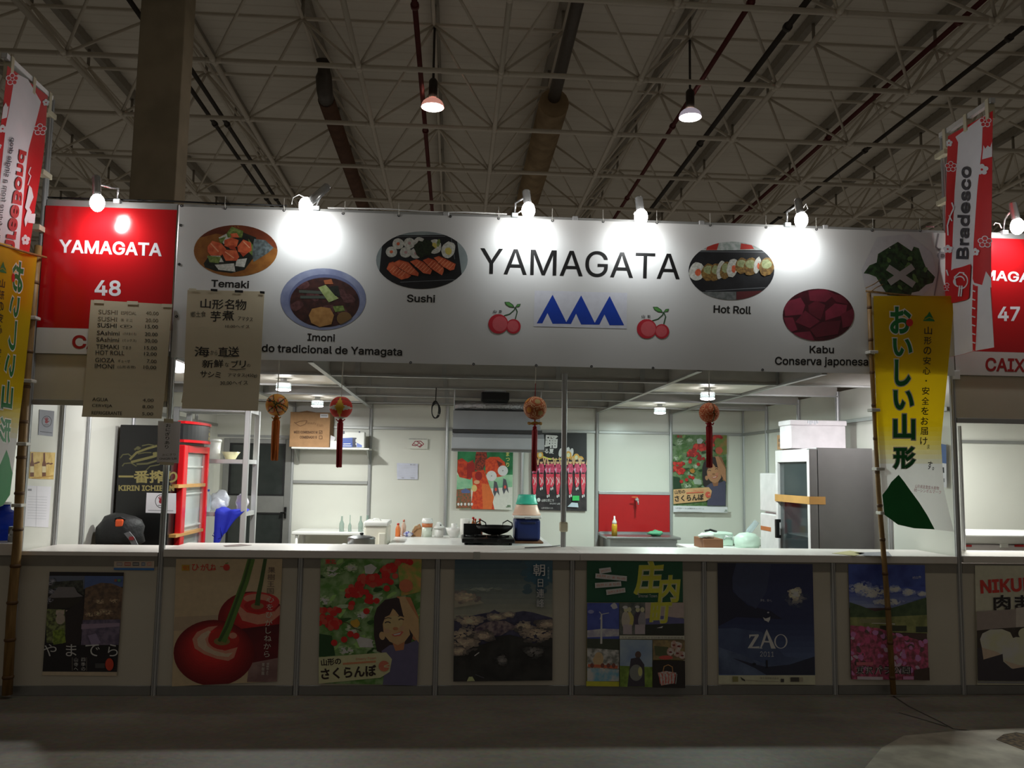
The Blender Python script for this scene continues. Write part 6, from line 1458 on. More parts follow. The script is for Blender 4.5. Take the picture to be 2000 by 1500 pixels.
x = foot(883)+.02; MB().lathe((x, RY-.02, TZ+.001), [(.001, 0), (.045, 0), (.05, .01), (.075, .05), (.095, .1), (.088, .1), (.068, .05), (.04, .015), (.001, .012)], WHITEP, 26).build('bowl', None, 'white bowl between the jar and the gas stove', 'bowl')
MB().lathe((x, RY-.02, TZ+.045), [(.001, 0), (.028, 0), (.032, .1), (.001, .1)], WHITEP, 16).build('cup', None, 'small white cup standing in the white bowl', 'cup')
x = at(909, 1040, 2.6).x; MB().lathe((x, 2.6, TZ+.001), [(.018, 0), (.055, 0), (.055, .2), (.018, .2)], M('kitchen_paper', (228, 226, 220), .85, bump=.2), 24).build('paper_roll', None, 'white kitchen paper roll standing behind the gas stove', 'paper roll')
# sauce bottles in a small carton behind the wok
sx0, sx1 = px(919, 1030, 2.5), px(942, 1030, 2.5)
t = thing('bottle_crate', 'small brown carton holding red-capped sauce bottles behind the wok', 'box', ((sx0+sx1)/2, 2.5, TZ)); zcr = pz(930, 1032, 2.5)
m = MB()
for a, b, c, d in ((sx0, 2.42, sx1, 2.43), (sx0, 2.56, sx1, 2.57), (sx0, 2.43, sx0+.008, 2.56), (sx1-.008, 2.43, sx1, 2.56)): m.box(a, b, TZ+.001, c, d, zcr+.03, M('red_brown_carton', (130, 60, 36), .7))
m.box(sx0, 2.42, TZ+.001, sx1, 2.57, zcr-.05, M('red_brown_carton', (130, 60, 36), .7)); m.build('carton', t)
SA = M('amber_sauce', (150, 84, 40), .15); RC = M('red_cap', (190, 40, 34), .4)
for u, vt, yy, lb in ((924, 1010, 2.47, 'left'), (928, 1013, 2.53, 'middle'), (937, 1013, 2.48, 'right')):
    x = px(u, 1025, yy); h = pz(u, vt, yy)-(zcr-.05); b = thing('sauce_bottle', 'small amber sauce bottle with a red cap in the brown carton, %s one' % lb, 'bottle', (x, yy, zcr-.05), 'sauce bottles in the carton')
    MB().lathe((x, yy, zcr-.049), [(.001, 0), (.02, 0), (.02, h*.55), (.009, h*.75), (.009, h*.88), (.001, h*.88)], SA, 14).build('bottle', b); MB().lathe((x, yy, zcr-.049+h*.88), [(.001, 0), (.012, 0), (.012, h*.12), (.001, h*.12)], RC, 12).build('cap', b)
# gas stove and wok
x0, x1 = px(902, 1055, 1.75), px(1006, 1055, 1.75)
t = thing('gas_stove', 'black two-burner table gas stove under the wok', 'stove', ((x0+x1)/2, 2.0, TZ))
m = MB().box(x0, 1.75, TZ+.02, x1, 2.3, TZ+.06, BLACKM, .01); m.build('body', t)
MB().box(x0+.02, 2.27, TZ+.06, x0+.2, 2.3, TZ+.17, BLACKM, .004).build('splash_plate', t)
for x in (x0+.04, x1-.04):
    for y in (1.8, 2.25): MB().cyl((x, y, TZ+.0005), (x, y, TZ+.02), .016, m=BLACKP, n=10).build('foot', t)
for xx in (x0+.13, x1-.15):
    m = MB(); 
    for a in range(4):
        q = math.pi/4+a*math.pi/2; m.box(xx-.11, 2.02-.006, TZ+.06, xx+.11, 2.02+.006, TZ+.075, BLACKM) if a == 0 else (m.box(xx-.006, 1.91, TZ+.06, xx+.006, 2.13, TZ+.075, BLACKM) if a == 1 else None)
    m.tube([(xx+.09*math.cos(2*math.pi*i/20), 2.02+.09*math.sin(2*math.pi*i/20), TZ+.07) for i in range(20)], .006, BLACKM, 6, True); m.build('burner_grate', t)
    MB().cyl((xx, 1.75, TZ+.04), (xx, 1.725, TZ+.04), .018, m=BLACKP, n=14).build('control_knob', t)
wx = px(966, 1040, 2.02); wr = 36/ppm(2.02)
t = thing('wok', 'black iron wok with two loop handles on the gas stove', 'wok', (wx, 2.02, TZ+.078)); IR = M('black_iron', (22, 21, 20), .4, .5)
prof = [(.001, 0), (wr*.35, .006), (wr*.7, .03), (wr*.92, .062), (wr, .085)]
MB().lathe((wx, 2.02, TZ+.078), prof+[(wr*.985, .087)]+[(r*.97, z+.004) for r, z in prof[::-1]], IR, 34).build('pan', t)
for s in (-1, 1):
    b = Vector((wx+s*wr*.72, 2.02+.1, TZ+.16)); MB().tube([b+Vector((-.05, 0, -.01)), b+Vector((-.045, 0, .03)), b+Vector((0, 0, .055)), b+Vector((.045, 0, .03)), b+Vector((.05, 0, -.01))], .006, IR, 8).build('handle', t)
# blue cool box with two tubs on it
cy = 2.05; x0, x1 = px(1003, 1035, cy), px(1058, 1035, cy); zb_, z1 = pz(1030, 1057, cy), pz(1030, 1013, cy)
bd = MB().box(px(1000, 1060, cy-.05), cy-.06, TZ+.0005, px(1061, 1060, cy-.05), cy+.4, zb_-.001, WOOD, .004); bd.build('wooden_board', None, 'brown wooden board under the blue cool box', 'board')
t = thing('cool_box', 'dark blue cool box with a white lid right of the wok', 'cool box', ((x0+x1)/2, cy+.15, zb_)); NB = M('navy_plastic', (22, 40, 96), .4)
m = MB(); h = z1-zb_; N = 10
for i in range(N): pass
m.box(x0+.012, cy, zb_, x1-.012, cy+.3, z1, NB, .03, 3); m.build('body', t)
MB().box(x0+.07, cy-.008, z1-.05, x1-.06, cy+.01, z1-.03, M('dark_navy', (14, 24, 60), .5), .006).build('grip_recess', t)
MB().box(x0, cy-.012, z1, x1, cy+.312, z1+.028, WHITEP, .01, 2).build('lid', t)
MB().box((x0+x1)/2-.03, cy-.02, z1-.004, (x0+x1)/2+.03, cy-.008, z1+.016, M('grey_latch', (150, 150, 156), .5), .004).build('latch', t)
cx, cyy = (x0+x1)/2, cy+.15
def tub(z0, z1, r0, r1, mat, label):
    MB().lathe((cx, cyy, 0), [(.001, z0), (r0, z0), (r0*1.03, z0+.012), (r0*.98, z0+.014), (r1, z1-.01), (r1*.94, z1), (.001, z1)], mat, 30).build('plastic_tub', None, label, 'tub')
pe = M('peach_plastic', (230, 190, 166), .4); te = M('mint_plastic', (70, 196, 166), .4)
zz0 = z1+.029; zz1 = pz(1030, 985, cyy); zz2 = pz(1030, 966, cyy)
tub(zz0, zz1, 27/ppm(cyy), 21/ppm(cyy), pe, 'peach plastic tub upside down on the blue cool box'); tub(zz1+.001, zz2, 21/ppm(cyy), 17/ppm(cyy), te, 'mint green plastic tub topmost of the stack on the blue cool box')

# ---- range hood
HY0, HY1 = 2.6, 3.3; x0, x1 = px(884, 860, HY0), px(1063, 860, HY0)
t = thing('range_hood', 'grey sheet metal range hood hanging above the gas stove', 'hood', ((x0+x1)/2, 2.95, 1.8)); HM = M('galvanised_sheet', (198, 202, 208), .45, .0, var=.05, scale=4)
h = lambda v: pz(960, v, HY0)
MB().prism([(x0+.0, HY0+.22, h(800)), (x0, HY0+.1, h(838)), (x0, HY1, h(838)), (x0, HY1, h(800))], (x1-x0-.03, 0, 0), HM).build('upper_body', t)
MB().box(x0-.005, HY0+.03, h(846), x1-.02, HY1, h(839), M('dark_seam', (70, 70, 72), .6)).build('seam', t)
MB().prism([(x0, HY0+.06, h(846)), (x0, HY0, h(855)), (x0, HY1, h(855)), (x0, HY1, h(846))], (x1-x0, 0, 0), HM).build('sloped_ridge', t)
m = MB().box(x0-.01, HY0-.01, h(880), x1, HY0+.005, h(855), HM, .002).box(x0-.01, HY1-.005, h(880), x1, HY1, h(855), HM).box(x0-.01, HY0, h(880), x0+.005, HY1, h(855), HM).box(x1-.015, HY0, h(880), x1, HY1, h(855), HM); m.build('skirt', t)
MB().box(x0-.012, HY0-.018, h(881.5), x1+.002, HY0-.01, h(877), ALUD).build('edge_trim', t)
FOIL = M('crinkled_foil', (190, 192, 196), .28, .9, bump=1.0, bscale=55)
MB().cyl((x0+.01, HY0+.3, h(789)), (x0+.95*(x1-x0), HY0+.3, h(789)), .055, m=FOIL, n=20).build('foil_duct', t)
for x in (x0+.01, x1-.02): MB().cyl((x, HY0+.2, h(800)), (x-.0, HY0+.2, 2.74), .006, m=STEEL, n=8).build('hanger', t)
fx0, fx1 = px(940, 772, 2.9), px(994, 772, 2.9); zf = pz(967, 780, 2.9)
t2 = thing('fan_box', 'black ventilator box wrapped in clear plastic on top of the hood', 'fan', ((fx0+fx1)/2, 2.95, zf))
MB().box(fx0, 2.80, h(789)+.057, fx1, 3.08, zf+.07, BLACKP, .008).build('box', t2); lump(((fx0+fx1)/2, 2.94, zf+.085), .1, (1.35, 1.2, .35), CLF, .3, seed=12).build('wrap', t2)
# black cable coil hanging from the beam
c = at(850, 800, 1.98); t = thing('cable_coil', 'black cable tied in a hanging loop left of the range hood', 'cable', (c.x, 1.98, c.z)); CB = M('black_cable', (18, 18, 18), .5)
MB().tube([(c.x+.005, 1.98, 2.44), (c.x+.003, 1.98, c.z+.1), (c.x, 1.98, c.z+.07)], .005, CB, 7).build('drop', t)
m = MB()
for k_ in range(3): m.tube([(c.x+(.034+.004*k_)*math.sin(2*math.pi*i/22)+.004*k_, 1.975+.006*k_, c.z+(.085-.006*k_)*math.cos(2*math.pi*i/22)-.005*k_) for i in range(22)], .0055, CB, 7, True)
m.build('coil', t)

# ---- sink on the rear wall
SY = 4.32; x0, x1 = 4.03, px(1330, 1055, SY); zt_ = pz(1250, 1049, SY)
t = thing('sink_unit', 'stainless steel sink unit under the red splashback', 'sink', ((x0+x1)/2, 4.6, 0))
m = MB().box(x0, SY, zt_-.03, x1, BACK-.05, zt_, STEEL, .006).box(x0, BACK-.075, zt_, 4.98, BACK-.05, zt_+.03, STEEL); m.build('worktop', t)
MB().box(x0+.05, SY+.03, .1, x1-.04, BACK-.06, zt_-.03, STEEL).build('cabinet', t)
for x in (x0+.06, x1-.06): MB().box(x-.02, SY+.04, 0, x+.02, SY+.08, .1, BLACKP).build('foot', t)
t = thing('splashback', 'red splashback panel with aluminium frame above the sink', 'panel', (4.5, BACK-.03, .9))
zr0, zr1 = pz(1240, 1040, BACK-.03), pz(1240, 966, BACK-.03)
MB().box(4.025, BACK-.04, zr0, 4.975, BACK-.03, zr1, M('red_laminate', (186, 26, 30), .35, var=.03)).build('red_board', t)
MB().box(4.02, BACK-.05, zr1, 4.98, BACK-.03, zr1+.04, ALU, .003).build('top_rail', t); MB().box(4.02, BACK-.05, zr0-.04, 4.98, BACK-.03, zr0, ALU, .003).build('bottom_rail', t)
c = at(1243, 976, 4.8); t = thing('tap', 'small chrome wall tap with an orange lever on the red splashback', 'tap', (c.x, 4.85, c.z))
MB().cyl((c.x, BACK-.041, c.z), (c.x, 4.72, c.z), .014, m=CHROME, n=12).ball((c.x, 4.76, c.z), .024, CHROME, 12, 8).tube([(c.x, 4.74, c.z), (c.x, 4.70, c.z-.005), (c.x, 4.69, c.z-.06)], .011, CHROME, 10).build('body', t)
MB().box(c.x-.07, 4.75, c.z+.03, c.x+.01, 4.77, c.z+.038, M('orange_lever', (226, 130, 40), .4), .003).cyl((c.x, 4.76, c.z+.02), (c.x, 4.76, c.z+.034), .008, m=CHROME, n=8).build('lever', t)
c = at(1200, 1046, 4.5); h = pz(1200, 1008, 4.5)-zt_
t = thing('detergent_bottle', 'yellow detergent bottle with a white cap on the sink', 'bottle', (c.x, 4.5, zt_)); 
MB().lathe((c.x, 4.5, zt_+.001), [(.001, 0), (.036, 0), (.036, h*.5), (.03, h*.6), (.001, h*.6)], M('yellow_detergent', (212, 164, 44), .3), 18, sy=.7).build('lower_body', t); MB().lathe((c.x, 4.5, zt_+.001+h*.6), [(.001, 0), (.03, 0), (.03, h*.1), (.012, h*.25), (.010, h*.4), (.001, h*.4)], WHITEP, 18, sy=.7).build('cap', t)
c = at(1280, 1044, 4.5); lump((c.x, 4.5, zt_+.037), .1, (1.0, .6, .35), M('green_cloth', (96, 168, 130), .85, bump=.4), .35, seed=8).build('dish_cloth', None, 'crumpled green dish cloth on the sink edge', 'cloth')

# ---- right corner: box of odds and ends on a low table
t = thing('low_table', 'low white table in the right rear corner, mostly behind the counter', 'table', (5.2, 3.4, 0)); MB().box(4.78, 3.02, .77, 5.62, 3.8, .8, WHITEP, .005).build('tabletop', t)
for x in (4.82, 5.58):
    for y in (3.06, 3.76): MB().cyl((x, y, 0), (x, y, .77), .018, m=ALUD, n=8).build('leg', t)
x0, x1 = px(1372, 1060, 3.15), px(1410, 1060, 3.15); zq = pz(1390, 1052, 3.15)
MB().box(x0, 3.1, .801, x1, 3.5, zq, M('dark_brown_box', (128, 84, 56), .7), .005).build('wooden_box', None, 'dark brown box with white cloth at the left end of the low table', 'box')
lump((x0+.06, 3.2, zq+.03), .09, (1.0, .8, .35), M('white_cloth', (216, 222, 214), .8), .3, seed=2).build('towel', None, 'crumpled white cloth on the dark brown box', 'cloth')
c = at(1380, 1046, 3.25); MB().tube([(c.x-.03, 3.22, zq+.078), (c.x+.03, 3.2, zq+.095), (c.x+.08, 3.22, zq+.08), (c.x+.11, 3.24, zq+.075)], .012, BLACKP, 8).build('whisk', None, 'dark kitchen utensil lying on the white cloth', 'utensil')
MN = M('pale_mint_plastic', (206, 226, 212), .35)
x0, x1 = px(1398, 1060, 3.2), px(1440, 1060, 3.2); zq2 = pz(1420, 1044, 3.2)
t = thing('plastic_crate', 'pale mint plastic tub with a chrome handle on the low table', 'tub', ((x0+x1)/2+.02, 3.55, .8)); MB().box(x0+.04, 3.51, .801, x1+.06, 3.78, zq2, MN, .02, 3).build('body', t)
MB().tube([(x1-.06, 3.5, zq2-.08), (x1-.05, 3.47, zq2-.04), (x1+.03, 3.47, zq2-.04), (x1+.04, 3.5, zq2-.08)], .010, CHROME, 8).build('handle', t)
c = at(1462, 1060, 3.3); MB().lathe((c.x, 3.35, .801), [(.001, 0), (.13, 0), (.15, .05), (.14, .12), (.09, .16), (.001, .175)], MN, 26).build('rice_cooker', None, 'rounded pale mint container beside the water bottle on the low table', 'container')
a, b = at(1456, 1046, 3.6), at(1478, 1019, 3.6)
MB().box(a.x-.12, 3.52, .801, a.x+.2, 3.78, a.z-.022, WHITEP, .01).build('storage_box', None, 'low white plastic box under the tilted clear bottle', 'box')
t = thing('pet_bottle', 'tilted clear plastic bottle with a dark blue cap in the right rear corner', 'bottle', a); d = (b-a)
MB().cyl(a+d*.3, b, .036, .034, PETM, 16).cyl(a+d*.08, a+d*.3, .014, .036, PETM, 16).build('bottle', t); MB().cyl(a-d*.02, a+d*.1, .018, m=M('navy_cap', (24, 30, 90), .4), n=12).build('cap', t)
# ---- glass-door fridge against the right wall
GX, GY0, GY1 = px(1582, 960, 1.25), 1.25, 2.1; gz = pz(1640, 875, 1.25)
t = thing('display_fridge', 'grey-sided display fridge with a glass door facing left, behind the yellow flag', 'fridge', ((GX+5.95)/2, 1.65, 0))
GS = M('grey_fridge_side', (114, 112, 111), .45, .1, var=.03); WF = M('white_enamel', (232, 226, 228), .3)
m = MB().box(GX+.08, GY0, .06, 5.96, GY0+.03, gz, GS).box(GX+.08, GY1-.03, .06, 5.96, GY1, gz, GS).box(GX+.08, GY0+.031, gz-.03, 5.96, GY1-.031, gz, WF).box(GX+.08, GY0+.031, .06, 5.899, GY1-.031, .35, GS).box(5.9, GY0+.031, .06, 5.96, GY1-.031, gz-.031, WF); m.build('body', t)
m = MB().box(GX, GY0, .3, GX+.075, GY0+.06, gz-.01, GS, .006).box(GX, GY1-.05, .3, GX+.075, GY1, gz-.01, WF, .006).box(GX, GY0+.06, gz-.13, GX+.075, GY1-.05, gz-.01, WF, .006).box(GX, GY0+.06, .3, GX+.075, GY1-.05, .4, WF, .006); gd = m.build('door', t)
MB().box(GX-.006, GY0-.002, .32, GX-.0005, GY0+.05, gz-.02, WF, .002).build('door_edge', gd)
MB().box(GX+.03, GY0+.06, .4, GX+.038, GY1-.05, gz-.13, M('smoked_glass', (70, 80, 84), .05, alpha=.35, var=0)).build('glass_pane', gd)
MB().box(5.895, GY0+.03, .36, 5.9, GY1-.03, gz-.03, M('grey_liner', (130, 136, 140), .4)).build('liner', t)
for z in (.7, 1.05, 1.38): MB().box(GX+.1, GY0+.035, z, 5.89, GY1-.035, z+.012, M('wire_shelf', (190, 196, 200), .35, .5)).build('shelf', t)
c = at(1600, 968, GY0); m = MB()
zt1 = pz(1600, 983, GY0); zt2 = pz(1600, 970, GY0)
m.box(GX-.004, GY0-.004, zt1-.01, px(1612, 975, GY0), GY0-.001, zt2, BTAPE).box(GX-.009, GY0-.004, zt1-.01, GX-.006, GY1, zt2, BTAPE); m.build('tape_strip', t)
MB().box(GX-.05, GY1-.13, pz(1520, 1052, 1.9), GX-.012, GY1-.09, pz(1520, 1015, 1.9), BLACKP, .006).box(GX-.02, GY1-.13, pz(1520, 1052, 1.9), GX+.0, GY1-.09, pz(1520, 1046, 1.9), BLACKP).box(GX-.02, GY1-.13, pz(1520, 1021, 1.9), GX+.0, GY1-.09, pz(1520, 1015, 1.9), BLACKP).build('door_handle', gd)
# foam box and carton on top
fx0, fx1 = px(1542, 850, 1.62), px(1654, 850, 1.62); fz = pz(1600, 821, 1.62)
t = thing('foam_box', 'big white foam box on top of the glass-door fridge', 'box', ((fx0+fx1)/2, 1.75, gz)); FO = M('white_foam', (236, 230, 234), .8, bump=.15, bscale=90)
MB().box(fx0+.01, 1.62, gz+.001, fx1-.01, 1.9, fz-.05, FO, .01).build('box', t); MB().box(fx0, 1.61, fz-.05, fx1, 1.91, fz, FO, .01).build('lid', t)
c = at(1590, 826, 1.6); m = MB()
for i in range(5): m.box(c.x-.06+.022*i, 1.605, fz-.03-.012*(i % 2), c.x-.045+.022*i, 1.611, fz-.005, CLF)
m.build('tape_patch', t)
cx0, cx1 = px(1524, 865, 1.95), px(1545, 865, 1.95)
cx0 = max(cx0, GX+.02); t = thing('cardboard_box', 'small brown carton with black characters behind the foam box', 'box', (cx0+.06, 2.0, gz)); A = Art(X=cx0-.001, o=(1430, 740), k=4.1667, side=-1); A.mb.box(cx0, 1.93, gz+.001, cx0+.16, 2.09, pz(1530, 849, 1.95), CARD, .003); A.text('お', (376, 512), (392, 512), 26, INK, .03); A.text('い', (376, 552), (390, 552), 24, INK, .03); A.build('carton', t)
# small white fridge
t = thing('white_fridge', 'narrow white two-door fridge behind the display fridge', 'fridge', (5.7, 2.55, 0)); wx0 = 5.46; wz = pz(1500, 924, 2.5)
zd = pz(1500, 1002, 2.5)
MB().box(wx0+.05, 2.2, .03, 5.95, 2.82, wz-.01, WF, .015, 2).build('body', t); MB().box(wx0, 2.2, zd+.01, wx0+.05, 2.82, wz, WF, .015, 3).build('door', t); MB().box(wx0, 2.2, .06, wx0+.05, 2.82, zd-.01, WF, .015, 3).build('door', t)
MB().box(wx0-.003, 2.5, pz(1500, 1038, 2.5), wx0-.0005, 2.8, pz(1500, 1030, 2.5), M('orange_brown_tape', (190, 110, 60), .4)).build('tape_strip', t)
# poster on the right wall by the opening
A = art_on(None, 5.975, (1640, 560), 2.778, -1, [(540, 850), (578, 858), (580, 1090), (542, 1080)], None, PAPER); A.poly([(540, 850), (578, 858), (579, 960), (541, 955)], M('blue_notice_print', (50, 90, 160), .5)); A.line([(560, 980), (562, 1010)], 12, INK); A.line([(565, 1040), (566, 1060)], 8, gp)
A.build('paper_notice', None, label='white notice with a blue head on the right wall, half behind the yellow flag', cat='notice')
# ---- things lying on the countertop
for uvs, mt, lb in (([(1625, 1081), (1660, 1076), (1690, 1081), (1668, 1086)], M('yellowish_sheet', (196, 188, 140), .6), 'yellowish sheet lying on the right countertop'), ([(1668, 1080), (1735, 1078), (1742, 1087), (1690, 1086)], M('grey_sheet', (150, 150, 156), .5), 'grey sheet lying on the right countertop by the bamboo pole'), ([(436, 1066), (470, 1063), (492, 1065), (470, 1067), (440, 1068)], M('dark_brown_sheet', (110, 88, 82), .7), 'brown crumpled sheet lying on the left countertop')):
    P = [atz(u, v, ZC) for u, v in uvs]; MB().prism([p+Vector((0, 0, .001)) for p in P], (0, 0, .0015), mt).build('loose_sheet', None, lb, 'paper')
m = MB(); m.tube([atz(u, v, ZC)+Vector((0, 0, .005)) for u, v in ((1025, 1071), (1050, 1070), (1080, 1068), (1096, 1066))], .004, M('grey_cord', (110, 108, 108), .6), 6); m.build('loose_cable', None, 'thin grey cord lying on the countertop left of the middle post', 'cord')
m = MB().box(2.965, .468, ZC+.12, 3.03, .532, ZC+.2, TAPE, .012, 2); m.build('tape_wrap', None, 'cream tape wrapped round the foot of the middle opening post', 'tape')

# ================================================================ NEIGHBOURING STANDS
MB().box(6.03, 2.2, 0, 9.0, 2.21, ZW, PANEL).build('wall_right_neighbour', None, kind='structure'); MB().box(9.0, 0.03, 0, 9.01, 2.2, ZW, PANEL).build('wall_right_side', None, kind='structure')
MB().box(-4, 2.2, 0, -1.03, 2.21, ZW, PANEL).build('wall_left_neighbour', None, kind='structure')
MB().box(6.03, 2.18, pz(1920, 866, 2.2), 9.0, 2.2, pz(1920, 860, 2.2), RAILM).build('trim_11', None, kind='structure')
post(px(1877, 950, .5), .5, ZC, pz(1877, 832, .5), 'bright aluminium post of the right neighbouring stand beside the white freezer', r=.02)
t = thing('chest_freezer', 'white chest freezer with red end marks behind the right neighbouring counter', 'freezer', (6.9, 1.1, 0)); fz0 = pz(1940, 1050, .9)
MB().box(6.1, .9, .05, 7.7, 1.6, fz0-.06, WF, .02, 3).build('body', t); MB().box(6.08, .88, fz0-.055, 7.72, 1.62, fz0+.03, WHITEP, .02, 3).build('lid', t)
for u0, u1 in ((1884, 1898), (1982, 2000)): MB().pbox(u0, 1064, u1, 1068, .895, .004, M('red_mark', (190, 40, 40), .4)).build('red_mark', t)
MB().pbox(1955, 1062, 1970, 1070, .88, .02, WHITEP, .004).build('latch', t)
t = thing('water_jug', 'blue water jug on the counter at the left edge', 'jug', (-1.28, .3, 1.06)); BJ = M('blue_translucent_plastic', (30, 60, 190), .12, trans=.4, var=.05)
MB().lathe((-1.28, .3, 1.061), [(.001, 0), (.13, 0), (.14, .02), (.14, .07), (.132, .08), (.14, .09), (.14, .16), (.1, .2), (.05, .225), (.045, .26), (.001, .26)], BJ, 28).build('body', t); MB().lathe((-1.28, .3, 1.322), [(.001, 0), (.05, 0), (.05, .02), (.001, .02)], WHITEP, 16).build('cap', t)
c = at(25, 1050, .12); MB().lathe((c.x, .12, 1.061), [(.03, 0), (.032, 0), (.032, .11), (.03, .11)], STEEL, 18).build('metal_cup', None, 'metal cup beside the blue water jug', 'cup')
# ================================================================ LAMPS OF THE STAND
GLOW = M('spot_bulb_glow', (255, 253, 250), .4, emit=40.0, var=0); GLOW2 = M('round_lamp_glow', (250, 252, 255), .4, emit=22.0, var=0)
WCAB = M('white_cable', (226, 226, 224), .5)
def spot(bu, bv, top, clamp, elbow, label, Y=-.27, arm=True, cable=None, glossy=False):
    b = at(bu, bv, Y); tp = at(top[0], top[1], Y+.02); ax = (tp-b).normalized()
    t = thing('spot_lamp', label, 'lamp', (b.x, Y, b.z), 'spot lamps along the header')
    tube0 = b+ax*.035
    L = max(.12, (tp-tube0).length)
    m = MB(); m.cyl(tube0, tube0+ax*L, .031, .029, CHROME, 20, False).cyl(tube0+ax*L, tube0+ax*(L+.012), .029, .018, CHROME, 20, True); m.cyl(tube0+ax*.002, tube0+ax*(L-.02), .028, .026, CHROME, 20, False); hs_ = m.build('housing', t)
    m = MB(); m.ball(b, .05, GLOW, 18, 12, sc=(1, 1, 1.3)); m.build('bulb', hs_)
    c = at(clamp[0], clamp[1], -.03)
    MB().box(c.x-.024, -.045, ZT-.02, c.x+.024, .03, ZT+.014, M('white_clamp', (206, 214, 216), .4), .004).build('clamp', t)
    if arm:
        e = at(elbow[0], elbow[1], -.05); h = tube0+ax*(L*.72)
        MB().tube([(c.x, -.02, ZT+.01), (c.x, -.025, e.z-.03), (e.x, -.05, e.z), (e.x+(h.x-e.x)*.35, -.11, e.z+(h.z-e.z)*.5), (h.x, h.y+.02, h.z)], .008, CHROME, 10).build('arm', t)
        MB().cyl(h+Vector((0, -.002, 0)), h+Vector((0, .045, 0)), .012, m=BLACKP, n=12).build('joint_knob', t)
    else:
        h = tube0+ax*(L*.6); MB().tube([(c.x, -.02, ZT), (c.x, -.12, ZT+.05), (h.x, h.y+.02, h.z)], .008, CHROME, 10).build('arm', t)
    if cable:
        P = [at(u, v, -.12) for u, v in cable]; MB().tube(P, .0045, WCAB, 7).build('cable', t)
    pos = b+Vector((0, .045, -.055))
    lamp_light('lamp_light', 'SPOT', pos, SPOT_W, (.93, .98, 1.0), .03, pos+Vector((0, .75, -.65)), math.radians(150), .8, t)
    return t
spot(190, 396, (188, 346), (229, 386), (231, 368), 'chrome spot lamp with a bright bulb above the red sign 48')
spot(597, 402, (640, 364), (618, 398), (622, 392), 'tilted chrome spot lamp with looped white cables above the temaki photo', cable=[(570, 399), (572, 386), (584, 380), (596, 386), (600, 396)])
spot(1032, 411, (1028, 376), (1006, 414), (1007, 396), 'dark-backed spot lamp on a bent arm above the big black lettering', cable=[(1012, 416), (1018, 412), (1026, 412)])
spot(1252, 424, (1248, 390), (1246, 424), (1246, 410), 'upright chrome spot lamp between the big lettering and the hot roll photo', arm=False, cable=[(1238, 419), (1240, 414), (1246, 415), (1244, 422)])
spot(1565, 430, (1558, 391), (1538, 430), (1537, 414), 'chrome spot lamp on a bent arm above the kabu photo', cable=[(1566, 410), (1574, 398), (1578, 408), (1570, 414), (1566, 408)])
spot(1987, 442, (1978, 398), (1962, 444), (1963, 428), 'chrome spot lamp above the red sign 47 at the right edge', cable=[(1940, 440), (1944, 435), (1952, 437), (1956, 446)])
# black cables lying along the top rail
m = MB(); CB2 = M('black_cable', (18, 18, 18), .5)
P = [at(u, v, -.0) for u, v in ((92, 382), (180, 384), (236, 386), (262, 387), (276, 391), (284, 388), (276, 384), (268, 387), (300, 388), (318, 385), (345, 388), (400, 392), (560, 398))]
m.tube([Vector((p.x, .0, ZT+.008+max(0, p.z-ZT)*.3)) for p in P], .007, CB2, 8); m.build('power_cable', None, 'black power cable lying on the header rail above the red sign 48', 'cable')
m = MB(); P = [at(u, v, 0) for u, v in ((640, 404), (760, 408), (830, 411), (880, 413), (905, 414), (990, 416))]
m.tube([Vector((p.x, .0, ZT+.014+.006*math.sin(p.x*9))) for p in P], .006, WCAB, 8); m.build('power_cable', None, 'pale power cable lying on the header rail above the sushi photo', 'cable')

# round ceiling lamps
def down(x, y, label, group='round lamps of the stand ceiling', w=INNER_W, col=(.97, 1.0, .95)):
    t = thing('ceiling_lamp', label, 'lamp', (x, y, 2.33), group)
    MB().cyl((x, y, 2.425), (x, y, 2.447), .03, m=CHROME, n=14).build('mount', t)
    MB().lathe((x, y, 2.40), [(.02, .03), (.05, .02), (.066, .004), (.066, 0), (.05, .012), (.02, .024)], CHROME, 26, cap=False).build('reflector', t)
    gl_ = MB().lathe((x, y, 2.345), [(.066, 0), (.068, .0), (.068, .056), (.066, .056)], GLASS, 26, cap=False).build('glass', t)
    MB().lathe((x, y, 2.334), [(.001, 0), (.05, 0), (.066, .006), (.066, .014), (.001, .016)], GLOW2, 26, cap=False).build('bulb', gl_)
    lamp_light('lamp_light', 'AREA', (x, y, 2.325), w, col, .12, (x, y, 0), parent=t)
    return t
down(.522, 1.5, 'round glass ceiling lamp glowing white left of the orange ball')
down(.517, 3.5, 'round glass ceiling lamp glowing white above the cardboard box')
down(4.49, 1.5, 'round glass ceiling lamp glowing white above the right hanging ball', col=(.84, 1.0, .94))
down(4.514, 3.5, 'round glass ceiling lamp glowing white above the sink', col=(.80, 1.0, .93))
down(6.75, 1.1, 'round lamp inside the right neighbouring stand, behind its header', w=INNER_W*1.1)
down(-1.9, 1.2, 'round lamp inside the left neighbouring stand, behind its header', w=INNER_W*.6)
